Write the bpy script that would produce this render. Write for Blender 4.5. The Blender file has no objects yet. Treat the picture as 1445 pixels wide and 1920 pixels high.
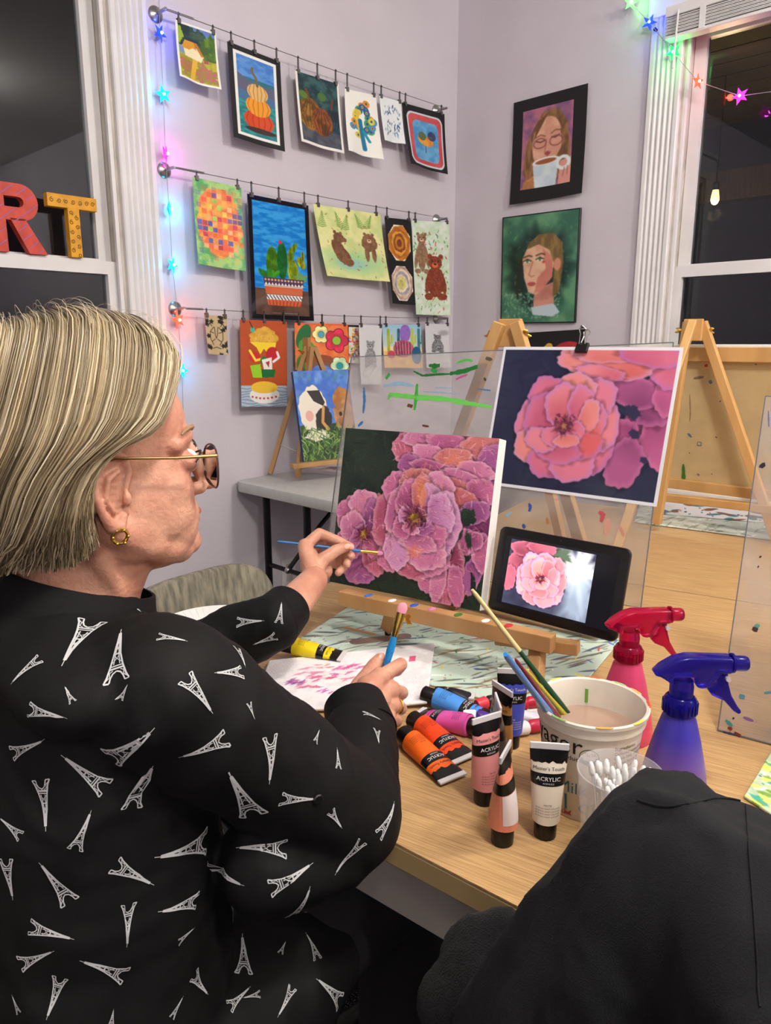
import bpy, bmesh, math, random
import numpy as np
from mathutils import Vector, Matrix, Euler
from mathutils.bvhtree import BVHTree
R = math.radians
SC = bpy.context.scene
COL = SC.collection
random.seed(7)

# ---------------------------------------------------------------- camera
F, CX, CY = 1400.0, 722.5, 960.0
HEAD, PIT = R(43.6), R(12.68)
CAM = Vector((-3.08, -2.46, 1.27))
cd = bpy.data.cameras.new('camera')
cd.sensor_fit = 'VERTICAL'; cd.sensor_height = 24.0; cd.lens = 24.0 * F / 1920.0
cd.clip_start = 0.02
cam = bpy.data.objects.new('camera', cd); COL.objects.link(cam)
cam.location = CAM; cam.rotation_euler = (R(90) - PIT, 0, HEAD - R(90))
SC.camera = cam
FW = Vector((math.cos(HEAD) * math.cos(PIT), math.sin(HEAD) * math.cos(PIT), -math.sin(PIT)))
RT = Vector((math.sin(HEAD), -math.cos(HEAD), 0)); UP = RT.cross(FW)
def ray(x, y): return FW + RT * ((x - CX) / F) - UP * ((y - CY) / F)
def AZ(x, y, z): d = ray(x, y); return CAM + d * ((z - CAM.z) / d.z)     # measured point at a known height
def AY(x, y, v): d = ray(x, y); return CAM + d * ((v - CAM.y) / d.y)
def AX(x, y, v): d = ray(x, y); return CAM + d * ((v - CAM.x) / d.x)
def AD(x, y, t): return CAM + ray(x, y) * t

# ---------------------------------------------------------------- world, lights, exposure
w = bpy.data.worlds.new('night'); SC.world = w; w.use_nodes = True
w.node_tree.nodes['Background'].inputs[0].default_value = (0.010, 0.010, 0.014, 1)
w.node_tree.nodes['Background'].inputs[1].default_value = 0.6
SC.view_settings.view_transform = 'Standard'; SC.view_settings.look = 'None'
SC.view_settings.exposure = 0.12; SC.view_settings.gamma = 1.0; SC.view_settings.use_curve_mapping = False
CEIL = 2.95
WARM = (1.0, 0.95, 0.88)
LAMPS = [(-2.75, -2.75, 84), (-1.3, -3.0, 66), (-4.3, -5.0, 55), (-1.1, -4.9, 55)]
for x, y, p in LAMPS:
    l = bpy.data.lights.new('ceiling_lamp_light', 'POINT'); l.energy = p; l.color = WARM; l.shadow_soft_size = 0.11
    lo = bpy.data.objects.new('ceiling_lamp_light', l); COL.objects.link(lo); lo.location = (x, y, CEIL - 0.27)

# ---------------------------------------------------------------- helpers
def srgb(c):
    a = np.asarray(c, float) / 255.0
    return np.where(a <= 0.04045, a / 12.92, ((a + 0.055) / 1.055) ** 2.4)
def lin(c): return tuple(srgb(c)) + (1.0,)
MATS = {}
def mat(name, col=(200, 200, 200), rough=0.5, metal=0.0, var=0.0, vscale=20.0, bump=0.0, bscale=80.0, stretch=None,
        col2=None, emit=None, estr=0.0, trans=0.0, ior=1.45, sheen=0.0, sss=0.0, coat=0.0, attr=False, spec=0.5, alpha=1.0):
    if name in MATS: return MATS[name]
    m = bpy.data.materials.new(name); m.use_nodes = True; MATS[name] = m
    nt = m.node_tree; b = nt.nodes['Principled BSDF']; I = b.inputs
    I['Base Color'].default_value = lin(col); I['Roughness'].default_value = rough; I['Metallic'].default_value = metal
    I['IOR'].default_value = ior; I['Transmission Weight'].default_value = trans; I['Specular IOR Level'].default_value = spec
    I['Sheen Weight'].default_value = sheen; I['Coat Weight'].default_value = coat; I['Alpha'].default_value = alpha
    if sss:
        I['Subsurface Weight'].default_value = sss; I['Subsurface Radius'].default_value = (1.0, 0.35, 0.2); I['Subsurface Scale'].default_value = 0.006
    tc = nt.nodes.new('ShaderNodeTexCoord')
    def noise(scale, det=4):
        n = nt.nodes.new('ShaderNodeTexNoise'); n.inputs['Scale'].default_value = scale; n.inputs['Detail'].default_value = det
        if stretch:
            mp = nt.nodes.new('ShaderNodeMapping'); mp.inputs['Scale'].default_value = stretch
            nt.links.new(tc.outputs['Object'], mp.inputs[0]); nt.links.new(mp.outputs[0], n.inputs[0])
        else: nt.links.new(tc.outputs['Object'], n.inputs[0])
        return n
    if attr:
        a = nt.nodes.new('ShaderNodeAttribute'); a.attribute_name = 'Col'
        nt.links.new(a.outputs['Color'], I['Base Color'])
        if estr:
            nt.links.new(a.outputs['Color'], I['Emission Color']); I['Emission Strength'].default_value = estr
    elif var or col2 is not None:
        n = noise(vscale); r = nt.nodes.new('ShaderNodeValToRGB')
        c1 = np.array(col, float); c2 = np.array(col2, float) if col2 is not None else c1 * (1 - var)
        r.color_ramp.elements[0].position = 0.35; r.color_ramp.elements[1].position = 0.65
        r.color_ramp.elements[0].color = lin(c2); r.color_ramp.elements[1].color = lin(c1)
        nt.links.new(n.outputs[0], r.inputs[0]); nt.links.new(r.outputs[0], I['Base Color'])
    if emit is not None:
        I['Emission Color'].default_value = lin(emit); I['Emission Strength'].default_value = estr
    if bump:
        n = noise(bscale); bp = nt.nodes.new('ShaderNodeBump'); bp.inputs['Strength'].default_value = bump; bp.inputs['Distance'].default_value = 0.002
        nt.links.new(n.outputs[0], bp.inputs['Height']); nt.links.new(bp.outputs[0], I['Normal'])
    return m
MW = {}
def props(o, label=None, cat=None, group=None, kind=None):
    if label: o['label'] = label
    if cat: o['category'] = cat
    if group: o['group'] = group
    if kind: o['kind'] = kind
    return o
def thing(name, label, cat, M=(0, 0, 0), group=None):
    o = bpy.data.objects.new(name, None); COL.objects.link(o); o.empty_display_size = 0.05
    if not isinstance(M, Matrix): M = Matrix.Translation(Vector(M))
    o.matrix_world = M; MW[o] = M.copy()
    return props(o, label, cat, group)
def link_mesh(name, me, m, parent=None):
    if m is not None and not me.materials: me.materials.append(m)
    o = bpy.data.objects.new(name, me); COL.objects.link(o)
    if parent is not None:
        o.parent = parent; MW[o] = MW.get(parent, Matrix.Identity(4))
    return o
def copy_tree(o, parent=None, M=None):
    c = o.copy(); COL.objects.link(c)
    if parent is not None: c.parent = parent
    if M is not None: c.matrix_world = M; MW[c] = M.copy()
    for ch in [k for k in bpy.data.objects if k.parent == o]: copy_tree(ch, c)
    return c
def frame(o, x, z=None):       # matrix with origin o, local X along x, Z near z
    x = Vector(x).normalized(); z = Vector(z if z is not None else (0, 0, 1))
    y = z.cross(x).normalized(); z = x.cross(y)
    return Matrix(((x.x, y.x, z.x, o[0]), (x.y, y.y, z.y, o[1]), (x.z, y.z, z.z, o[2]), (0, 0, 0, 1)))
class MB:
    def __init__(s): s.v = []; s.f = []
    def add(s, v, f, M=None):
        k = len(s.v)
        s.v += [tuple(M @ Vector(p)) if M is not None else tuple(p) for p in v]
        s.f += [tuple(i + k for i in q) for q in f]; return s
    def box(s, c, d, M=None, rot=None):
        hx, hy, hz = d[0] / 2, d[1] / 2, d[2] / 2
        v = [Vector((x, y, z)) for x in (-hx, hx) for y in (-hy, hy) for z in (-hz, hz)]
        if rot is not None: v = [rot @ p for p in v]
        v = [p + Vector(c) for p in v]
        return s.add(v, [(0, 1, 3, 2), (4, 6, 7, 5), (0, 4, 5, 1), (2, 3, 7, 6), (0, 2, 6, 4), (1, 5, 7, 3)], M)
    def bar(s, a, b, wx, wy, up=(0, 0, 1), M=None):       # square bar from a to b
        a, b = Vector(a), Vector(b); d = (b - a).normalized(); u = Vector(up)
        if abs(d.dot(u)) > 0.98: u = Vector((1, 0, 0))
        x = d.cross(u).normalized(); y = x.cross(d)
        v = [p + x * (i * wx / 2) + y * (j * wy / 2) for p in (a, b) for i, j in ((-1, -1), (1, -1), (1, 1), (-1, 1))]
        return s.add(v, [(0, 3, 2, 1), (4, 5, 6, 7)] + [(i, (i + 1) % 4, 4 + (i + 1) % 4, 4 + i) for i in range(4)], M)
    def tube(s, pts, r, n=10, M=None, caps=True):
        pts = [Vector(p) for p in pts]; k = len(pts)
        rs = [r] * k if not hasattr(r, '__len__') else list(r)
        v = []; f = []; px = None
        for i, p in enumerate(pts):
            d = (pts[min(i + 1, k - 1)] - pts[max(i - 1, 0)]).normalized()
            if px is None:
                u = Vector((0, 0, 1)) if abs(d.z) < 0.9 else Vector((1, 0, 0)); px = d.cross(u).normalized()
            px = (px - d * px.dot(d)).normalized(); py = d.cross(px)
            rr = rs[i]; ra, rb = rr if hasattr(rr, '__len__') else (rr, rr)
            v += [p + px * (math.cos(2 * math.pi * j / n) * ra) + py * (math.sin(2 * math.pi * j / n) * rb) for j in range(n)]
        for i in range(k - 1):
            f += [(i * n + j, i * n + (j + 1) % n, (i + 1) * n + (j + 1) % n, (i + 1) * n + j) for j in range(n)]
        if caps: f += [tuple(range(n))[::-1], tuple(range((k - 1) * n, k * n))]
        return s.add(v, f, M)
    def lathe(s, prof, n=32, M=None, caps=(True, True)):   # profile of (r, z)
        v = [(r * math.cos(2 * math.pi * j / n), r * math.sin(2 * math.pi * j / n), z) for r, z in prof for j in range(n)]
        f = [(i * n + j, i * n + (j + 1) % n, (i + 1) * n + (j + 1) % n, (i + 1) * n + j) for i in range(len(prof) - 1) for j in range(n)]
        if caps[0]: f.append(tuple(range(n))[::-1])
        if caps[1]: f.append(tuple(range((len(prof) - 1) * n, len(prof) * n)))
        return s.add(v, f, M)
    def prism(s, poly, d0, d1, M=None):                    # polygon in XY extruded z d0..d1
        n = len(poly); v = [(x, y, d0) for x, y in poly] + [(x, y, d1) for x, y in poly]
        return s.add(v, [tuple(range(n))[::-1], tuple(range(n, 2 * n))] + [(i, (i + 1) % n, n + (i + 1) % n, n + i) for i in range(n)], M)
    def ball(s, c, r, nu=12, nv=8, M=None):
        ra = r if hasattr(r, '__len__') else (r, r, r); v = [(c[0], c[1], c[2] - ra[2])]; f = []
        for i in range(1, nv):
            t = math.pi * i / nv - math.pi / 2
            v += [(c[0] + ra[0] * math.cos(t) * math.cos(2 * math.pi * j / nu), c[1] + ra[1] * math.cos(t) * math.sin(2 * math.pi * j / nu), c[2] + ra[2] * math.sin(t)) for j in range(nu)]
        v.append((c[0], c[1], c[2] + ra[2])); last = len(v) - 1
        f += [(0, 1 + (j + 1) % nu, 1 + j) for j in range(nu)]
        for i in range(nv - 2): f += [(1 + i * nu + j, 1 + i * nu + (j + 1) % nu, 1 + (i + 1) * nu + (j + 1) % nu, 1 + (i + 1) * nu + j) for j in range(nu)]
        f += [(last, 1 + (nv - 2) * nu + j, 1 + (nv - 2) * nu + (j + 1) % nu) for j in range(nu)]
        return s.add(v, f, M)
    def mesh(s, name, bevel=0.0, smooth=False, seg=2, ang=35, fix=True):
        me = bpy.data.meshes.new(name); me.from_pydata([tuple(p) for p in s.v], [], s.f)
        bm = bmesh.new(); bm.from_mesh(me)
        if fix: bmesh.ops.recalc_face_normals(bm, faces=bm.faces)
        if bevel:
            es = [e for e in bm.edges if len(e.link_faces) == 2 and e.calc_face_angle(0) > R(30)]
            bmesh.ops.bevel(bm, geom=es, offset=bevel, segments=seg, profile=0.5, affect='EDGES', clamp_overlap=True)
        bm.to_mesh(me); bm.free()
        if smooth:
            me.polygons.foreach_set('use_smooth', [True] * len(me.polygons))
            try: me.set_sharp_from_angle(angle=R(ang))
            except Exception: pass
        return me
    def build(s, name, m, parent=None, W=False, bevel=0.0, smooth=False, seg=2, ang=35, fix=True):
        if W and parent is not None:
            I = MW[parent].inverted(); s.v = [tuple(I @ Vector(p)) for p in s.v]
        return link_mesh(name, s.mesh(name, bevel, smooth, seg, ang, fix), m, parent)
def struct(o, label=None):
    o['kind'] = 'structure'
    if label: o['label'] = label
    return o
_tc = {}
def text_tris(t, size, align='LEFT'):        # flat lettering as (verts2d, faces)
    k = (t, size, align)
    if k in _tc: return _tc[k]
    cu = bpy.data.curves.new('lettering', 'FONT'); cu.body = t; cu.size = size; cu.align_x = align; cu.resolution_u = 2
    o = bpy.data.objects.new('lettering', cu); COL.objects.link(o)
    dg = bpy.context.evaluated_depsgraph_get(); me = bpy.data.meshes.new_from_object(o.evaluated_get(dg))
    v = [(p.co.x, p.co.y) for p in me.vertices]; f = [tuple(p.vertices) for p in me.polygons]
    bpy.data.objects.remove(o); bpy.data.curves.remove(cu); bpy.data.meshes.remove(me)
    _tc[k] = (v, f); return v, f
# ---------------------------------------------------------------- the room
m_wall = mat('lavender_wall', (208, 201, 209), 0.65, var=0.03, vscale=3, bump=0.25, bscale=140)
m_trim = mat('white_trim_paint', (226, 224, 224), 0.35, var=0.04, vscale=6, bump=0.1, bscale=60)
m_ceil = mat('ceiling_paint', (214, 210, 206), 0.8, var=0.04)
m_jamb = mat('worn_jamb_paint', (206, 198, 186), 0.5, var=0.16, vscale=9)
m_chrome = mat('brushed_steel', (178, 176, 174), 0.3, 1.0)
m_black = mat('black_plastic', (14, 14, 15), 0.35)
def carpet_mat():
    m = mat('dark_speckled_carpet', (18, 16, 20), 0.95, col2=(9, 8, 10), vscale=260, bump=1.0, bscale=420)
    nt = m.node_tree; b = nt.nodes['Principled BSDF']
    v = nt.nodes.new('ShaderNodeTexVoronoi'); v.inputs['Scale'].default_value = 230
    r = nt.nodes.new('ShaderNodeValToRGB'); r.color_ramp.elements[0].position = 0.16; r.color_ramp.elements[1].position = 0.30
    r.color_ramp.elements[0].color = lin((176, 164, 176)); r.color_ramp.elements[1].color = lin((17, 15, 19))
    tc = nt.nodes.new('ShaderNodeTexCoord'); nt.links.new(tc.outputs['Object'], v.inputs['Vector'])
    nt.links.new(v.outputs['Distance'], r.inputs[0]); nt.links.new(r.outputs[0], b.inputs['Base Color']); return m
X0, Y0, TH = -5.2, -6.0, 0.16
def slab(name, boxes, m, label=None):
    b = MB()
    for (x0, x1, y0, y1, z0, z1) in boxes: b.box(((x0 + x1) / 2, (y0 + y1) / 2, (z0 + z1) / 2), (x1 - x0, y1 - y0, z1 - z0))
    return struct(b.build(name, m), label)
slab('floor', [(X0, 0, Y0, 0, -0.05, 0)], carpet_mat())
slab('ceiling', [(X0, 0, Y0, 0, CEIL, CEIL + 0.05)], m_ceil)
WZ0, WZ1 = 0.66, 2.47
WL0, WL1 = -2.86, -1.775          # left window opening along x
WR0, WR1 = -2.19, -1.105          # right window opening along y
slab('wall_left', [(X0, WL0, 0, TH, 0, CEIL), (WL1, 0, 0, TH, 0, CEIL), (WL0, WL1, 0, TH, 0, WZ0), (WL0, WL1, 0, TH, WZ1, CEIL)], m_wall)
slab('wall_right', [(0, TH, Y0, WR0, 0, CEIL), (0, TH, WR1, TH, 0, CEIL), (0, TH, WR0, WR1, 0, WZ0), (0, TH, WR0, WR1, WZ1, CEIL)], m_wall)
slab('wall_back', [(X0, TH, Y0 - TH, Y0, 0, CEIL)], m_wall)
slab('wall_side', [(X0 - TH, X0, Y0 - TH, TH, 0, CEIL)], m_wall)
def baseboard(name, M, L):
    p = [(0, 0), (0.016, 0), (0.016, 0.10), (0.011, 0.125), (0.005, 0.14), (0, 0.145)]
    v = [(0, -y, z) for y, z in p] + [(L, -y, z) for y, z in p]; n = len(p)
    b = MB().add(v, [tuple(range(n)), tuple(range(n, 2 * n))[::-1]] + [(i, (i + 1) % n, n + (i + 1) % n, n + i) for i in range(n)], M)
    struct(b.build(name, m_trim))
baseboard('baseboard_left', Matrix.Translation((X0, 0, 0)), -X0)
baseboard('baseboard_right', Matrix.Rotation(R(-90), 4, 'Z') @ Matrix.Identity(4), -Y0)
# fluted casing profile: across the width (x) and out of the wall (y)
def flute_profile(wd):
    p = [(0, 0), (0, 0.020), (0.004, 0.024), (0.018, 0.024), (0.022, 0.018)]
    n = 4; a, e = 0.024, wd - 0.024; st = (e - a) / n
    for i in range(n):
        for k in range(7):
            t = k / 6; p.append((a + st * (i + t), 0.014 + 0.009 * math.sin(math.pi * t)))
    p += [(wd - 0.022, 0.018), (wd - 0.018, 0.024), (wd - 0.004, 0.024), (wd, 0.020), (wd, 0)]
    return p
def casing(name, prof, L, M, parent):      # extruded along local Z
    n = len(prof); v = [(x, -y, 0) for x, y in prof] + [(x, -y, L) for x, y in prof]
    b = MB().add(v, [tuple(range(n)), tuple(range(n, 2 * n))[::-1]] + [(i, (i + 1) % n, n + (i + 1) % n, n + i) for i in range(n)], M)
    return b.build(name, m_trim, parent)
m_pane = bpy.data.materials.new('night_window_glass'); m_pane.use_nodes = True
nt = m_pane.node_tree; nt.nodes.clear()
_o = nt.nodes.new('ShaderNodeOutputMaterial'); _g = nt.nodes.new('ShaderNodeBsdfGlossy'); _t = nt.nodes.new('ShaderNodeBsdfTransparent')
_m = nt.nodes.new('ShaderNodeMixShader'); _f = nt.nodes.new('ShaderNodeFresnel'); _f.inputs[0].default_value = 1.5
_g.inputs['Roughness'].default_value = 0.01; _t.inputs[0].default_value = (0.75, 0.78, 0.8, 1)
nt.links.new(_f.outputs[0], _m.inputs[0]); nt.links.new(_t.outputs[0], _m.inputs[1]); nt.links.new(_g.outputs[0], _m.inputs[2]); nt.links.new(_m.outputs[0], _o.inputs[0])
def window(name, M, W, label, mid):
    # local x along the wall (0..W between the casings), y into the wall, z up
    t = bpy.data.objects.new(name, None); COL.objects.link(t); t.matrix_world = M; MW[t] = M; struct(t, label)
    cw = 0.132; pr = flute_profile(cw); H = WZ1 - WZ0
    casing('casing', pr, H + 0.03, Matrix.Translation((-cw, 0, WZ0)), t)
    casing('casing', pr, H + 0.03, Matrix.Translation((W, 0, WZ0)), t)
    MB().box((W / 2, -0.014, WZ1 + 0.10), (W + 2 * cw + 0.03, 0.028, 0.15)).build('head_casing', m_trim, t, bevel=0.004)
    MB().box((W / 2, -0.03, WZ1 + 0.185), (W + 2 * cw + 0.09, 0.06, 0.03)).build('head_cap', m_trim, t, bevel=0.006)
    MB().box((W / 2, -0.02, WZ0 - 0.015), (W + 2 * cw + 0.06, 0.09, 0.03)).build('window_sill', m_trim, t, bevel=0.006)
    MB().box((W / 2, -0.008, WZ0 - 0.08), (W + 2 * cw, 0.016, 0.10)).build('apron', m_trim, t, bevel=0.003)
    MB().box((0.004, 0.07, WZ0 + H / 2), (0.012, 0.15, H)).build('jamb', m_jamb, t)
    MB().box((W - 0.004, 0.07, WZ0 + H / 2), (0.012, 0.15, H)).build('jamb', m_jamb, t)
    MB().box((W / 2, 0.07, WZ1 - 0.004), (W, 0.15, 0.012)).build('jamb', m_jamb, t)
    for sx in (0.016, W - 0.016): MB().box((sx, 0.004, WZ0 + H / 2), (0.014, 0.016, H)).build('stop', m_trim, t, bevel=0.002)
    def sash(nm, y, z0, z1, st, top, bot):
        b = MB(); x0, x1 = 0.012, W - 0.012
        b.box((x0 + st / 2, y, (z0 + z1) / 2), (st, 0.034, z1 - z0)); b.box((x1 - st / 2, y, (z0 + z1) / 2), (st, 0.034, z1 - z0))
        b.box((W / 2, y, z1 - top / 2), (x1 - x0 - 2 * st, 0.034, top)); b.box((W / 2, y, z0 + bot / 2), (x1 - x0 - 2 * st, 0.034, bot))
        s = b.build(nm, m_trim, t)
        MB().box((W / 2, y + 0.004, (z0 + bot + z1 - top) / 2), (x1 - x0 - 2 * st + 0.008, 0.004, z1 - z0 - top - bot + 0.008)).build('pane', m_pane, s)
        return s
    sash('upper_sash', 0.080, mid - 0.02, WZ1 - 0.01, 0.045, 0.05, 0.03)
    ls = sash('lower_sash', 0.038, WZ0 + 0.005, mid, 0.038, 0.042, 0.07)
    for fx in (0.62,):
        b = MB().box((W * fx, 0.05, mid + 0.006), (0.055, 0.024, 0.012)).lathe([(0.011, 0.010), (0.011, 0.020), (0.007, 0.024)], 14, Matrix.Translation((W * fx, 0.05, mid)))
        b.bar((W * fx, 0.05, mid + 0.018), (W * fx - 0.04, 0.035, mid + 0.018), 0.010, 0.008)
        b.build('sash_lock', m_trim, ls, bevel=0.002)
    return t
w1 = window('window_1', Matrix.Translation((WL0, 0, 0)), WL1 - WL0, 'tall white double-hung window with fluted casing, dark night panes, behind the letters', 1.54)
MR = Matrix(((0, 1, 0, 0), (-1, 0, 0, WR1), (0, 0, 1, 0), (0, 0, 0, 1)))
w2 = window('window_2', MR, WR1 - WR0, 'white double-hung window with fluted casing and raised blind, dark night panes', 1.575)
# outdoor dark ground so that the panes look out on something
slab('ground_outside', [(-9, 7, -9, 7, -0.4, -0.3)], mat('night_ground', (30, 30, 32), 0.9), 'dark ground outside the windows')
# wall socket
t = thing('wall_socket', 'white wall socket plate low on the lavender wall behind the folding table', 'socket', (-1.113, 0, 0.30))
MB().box((0, -0.004, 0), (0.075, 0.008, 0.118)).build('cover_plate', m_trim, t, bevel=0.003)
for dz in (-0.024, 0.024): MB().box((0, -0.009, dz), (0.034, 0.004, 0.03)).build('receptacle', m_jamb, t, bevel=0.004)
# ceiling lamps: round glass domes, each with its bulb hanging just under it
m_fix = mat('lamp_diffuser', (250, 246, 238), 0.5, emit=(255, 240, 220), estr=2.0)
for i, (x, y, p) in enumerate(LAMPS):
    t = thing('ceiling_lamp', ['round glass ceiling lamp nearest the left window', 'round glass ceiling lamp above the far table', 'round glass ceiling lamp at the side wall', 'round glass ceiling lamp near the back wall'][i], 'lamp', (x, y, CEIL), 'round ceiling lamps')
    MB().lathe([(0.17, 0), (0.17, -0.03), (0.15, -0.04)][::-1], 28).build('base_ring', m_trim, t, smooth=True)
    MB().lathe([(0.15, -0.04), (0.14, -0.08), (0.10, -0.11), (0.04, -0.125), (0.01, -0.128)][::-1], 28).build('glass_dome', m_fix, t, smooth=True)
# ---------------------------------------------------------------- pictures: colour fields computed on fine sheets
class Pic:
    def __init__(s, W, H, bg, seed=1):
        s.W, s.H = int(W), int(H); s.k = s.H / s.W; s.rng = np.random.default_rng(seed)
        s.x, s.y = np.meshgrid((np.arange(s.W) + .5) / s.W, (np.arange(s.H) + .5) / s.H)
        s.a = np.zeros((s.H, s.W, 3)) + np.array(bg, float)
    def nz(s, n=6, octv=3, sx=1.0, sy=1.0):
        out = np.zeros((s.H, s.W)); amp = 1; tot = 0
        for o in range(octv):
            gx, gy = max(2, int(n * sx * 2 ** o)), max(2, int(n * s.k * sy * 2 ** o))
            g = s.rng.random((gy + 2, gx + 2)); fx = s.x * gx; fy = s.y * gy
            ix, iy = fx.astype(int), fy.astype(int); tx, ty = fx - ix, fy - iy
            tx = tx * tx * (3 - 2 * tx); ty = ty * ty * (3 - 2 * ty)
            out += amp * ((g[iy, ix] * (1 - tx) + g[iy, ix + 1] * tx) * (1 - ty) + (g[iy + 1, ix] * (1 - tx) + g[iy + 1, ix + 1] * tx) * ty)
            tot += amp; amp *= .5
        return out / tot
    def ell(s, cx, cy, rx, ry, rot=0, wob=0, n=5, soft=None):
        dx, dy = s.x - cx, (s.y - cy) * s.k; c, q = math.cos(R(rot)), math.sin(R(rot))
        u, v = (dx * c + dy * q) / rx, (-dx * q + dy * c) / (ry * s.k)
        d = np.hypot(u, v)
        if wob:
            th = np.arctan2(v, u); ph = s.rng.random(3) * 6.28
            d = d * (1 + wob * (np.sin(n * th + ph[0]) + .6 * np.sin((2 * n + 1) * th + ph[1]) + .4 * np.sin((3 * n + 2) * th + ph[2])))
        w = soft or max(1.2 / s.W / min(rx, ry * s.k), .01)
        s.d = d; return np.clip((1 - d) / w + .5, 0, 1)
    def poly(s, pts):
        m = np.zeros((s.H, s.W), bool); n = len(pts)
        for i in range(n):
            (x0, y0), (x1, y1) = pts[i], pts[(i + 1) % n]
            if y0 == y1: continue
            c = ((y0 > s.y) != (y1 > s.y)) & (s.x < (x1 - x0) * (s.y - y0) / (y1 - y0) + x0); m ^= c
        return m.astype(float)
    def seg(s, pts, wd):
        best = np.full((s.H, s.W), 9.0)
        for (x0, y0), (x1, y1) in zip(pts[:-1], pts[1:]):
            dx, dy = x1 - x0, (y1 - y0) * s.k; L = dx * dx + dy * dy + 1e-12
            px, py = s.x - x0, (s.y - y0) * s.k; t = np.clip((px * dx + py * dy) / L, 0, 1)
            best = np.minimum(best, np.hypot(px - t * dx, py - t * dy))
        return np.clip((wd / 2 - best) * s.W + .5, 0, 1)
    def rect(s, x0, y0, x1, y1): return ((s.x >= x0) & (s.x <= x1) & (s.y >= y0) & (s.y <= y1)).astype(float)
    def fill(s, m, c, c2=None, al=1.0, n=8, sx=1., sy=1.):
        c = np.array(c, float)
        if c2 is not None:
            t = np.clip((s.nz(n, 3, sx, sy) - .5) * 3 + .5, 0, 1)[..., None]; c = c * (1 - t) + np.array(c2, float) * t
        m = (m * al)[..., None]; s.a = s.a * (1 - m) + c * m; return s
    def grad(s, c0, c1, m=None, ax=1):
        t = (s.y if ax else s.x)[..., None]; c = np.array(c0, float) * (1 - t) + np.array(c1, float) * t
        m = np.ones((s.H, s.W)) if m is None else m; s.a = s.a * (1 - m[..., None]) + c * m[..., None]; return s
    def dabs(s, n, pal, region=(0, 0, 1, 1), L=.05, wd=.012, rot=(0, 180), mask=None, al=.9):
        for i in range(n):
            x, y = s.rng.uniform(region[0], region[2]), s.rng.uniform(region[1], region[3])
            if mask is not None and mask[min(int(y * s.H), s.H - 1), min(int(x * s.W), s.W - 1)] < .5: continue
            a = R(s.rng.uniform(*rot)); l = L * s.rng.uniform(.5, 1.3)
            c = pal[s.rng.integers(len(pal))]; w = wd * s.rng.uniform(.6, 1.3)
            i0, i1 = max(0, int((x - l - w) * s.W)), min(s.W, int((x + l + w) * s.W) + 2); j0, j1 = max(0, int((y - (l + w) / s.k) * s.H)), min(s.H, int((y + (l + w) / s.k) * s.H) + 2)
            if i1 <= i0 or j1 <= j0: continue
            xx, yy = s.x[j0:j1, i0:i1] - x, (s.y[j0:j1, i0:i1] - y) * s.k
            u, v = xx * math.cos(a) + yy * math.sin(a), -xx * math.sin(a) + yy * math.cos(a)
            m = np.clip((1 - np.hypot(u / l, v / w)) * 3, 0, 1) * al; m = m[..., None]
            s.a[j0:j1, i0:i1] = s.a[j0:j1, i0:i1] * (1 - m) + np.array(c, float) * m
        return s
    def petal(s, cx, cy, rx, ry, rot, dark, lite, edge, bx, by, wob=.05, sh=.25):
        m2 = s.ell(cx, cy, rx * 1.09, ry * 1.09, rot, wob, soft=.16); s.a *= (1 - sh * m2)[..., None]
        m = s.ell(cx, cy, rx, ry, rot, wob, 5); d = s.d
        t = np.clip(np.hypot(s.x - bx, (s.y - by) * s.k) / (1.7 * max(rx, ry * s.k)), 0, 1)
        t = np.clip(t + (s.nz(9, 3, 1, 1) - .5) * .5, 0, 1)[..., None]
        c = np.array(dark, float) * (1 - t) + np.array(lite, float) * t
        e = (np.clip((d - .72) / .25, 0, 1) * .65)[..., None]; c = c * (1 - e) + np.array(edge, float) * e
        s.a = s.a * (1 - m[..., None]) + c * m[..., None]
    def rose(s, cx, cy, r, pal, core=True, rings=((1, 7), (.86, 6), (.68, 5), (.48, 4), (.32, 3)), tilt=.9, jit=.1):
        k = s.k
        for ri, (q, n) in enumerate(rings):
            o = s.rng.random() * 6.28
            for i in range(n):
                th = o + 6.283 * i / n + s.rng.normal() * .12; rr = r * q
                rr *= s.rng.uniform(.86, 1.12); px, py = cx + math.cos(th) * rr * s.rng.uniform(.42, .6), cy + math.sin(th) * rr * s.rng.uniform(.42, .6) * tilt / k
                d, l, e = pal[s.rng.integers(len(pal))]
                s.petal(px, py, rr * .50 * s.rng.uniform(.9, 1.12), rr * .70 / k * s.rng.uniform(.85, 1.1), math.degrees(th) + s.rng.normal() * 14, d, l, e, cx, cy)
        if core:
            s.fill(s.ell(cx, cy, r * .13, r * .12 / k, 0, .15, 6, soft=.5), (96, 34, 58))
            s.dabs(34, [(120, 60, 60), (70, 30, 50), (190, 120, 60)], (cx - r * .14, cy - r * .13 / k, cx + r * .14, cy + r * .13 / k), r * .05, r * .014)
            s.fill(s.ell(cx, cy, r * .055, r * .05 / k, 0, .2, 5, soft=.5), (196, 150, 50), (110, 80, 30), n=40)
    def blur(s, n=1):
        for _ in range(n):
            q = np.pad(s.a, ((1, 1), (1, 1), (0, 0)), mode='edge'); s.a = (q[1:-1, 1:-1] * 4 + q[:-2, 1:-1] + q[2:, 1:-1] + q[1:-1, :-2] + q[1:-1, 2:]) / 8
        return s
    def framed(s, m, col):      # border of width m (fraction of W) painted as col
        b = ((s.x < m) | (s.x > 1 - m) | (s.y < m / s.k) | (s.y > 1 - m / s.k)).astype(float); return s.fill(b, col)
def lines(p, n, wd, col, al=1.0):
    for q in n: p.fill(p.seg(q, wd), col, al=al)
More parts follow.
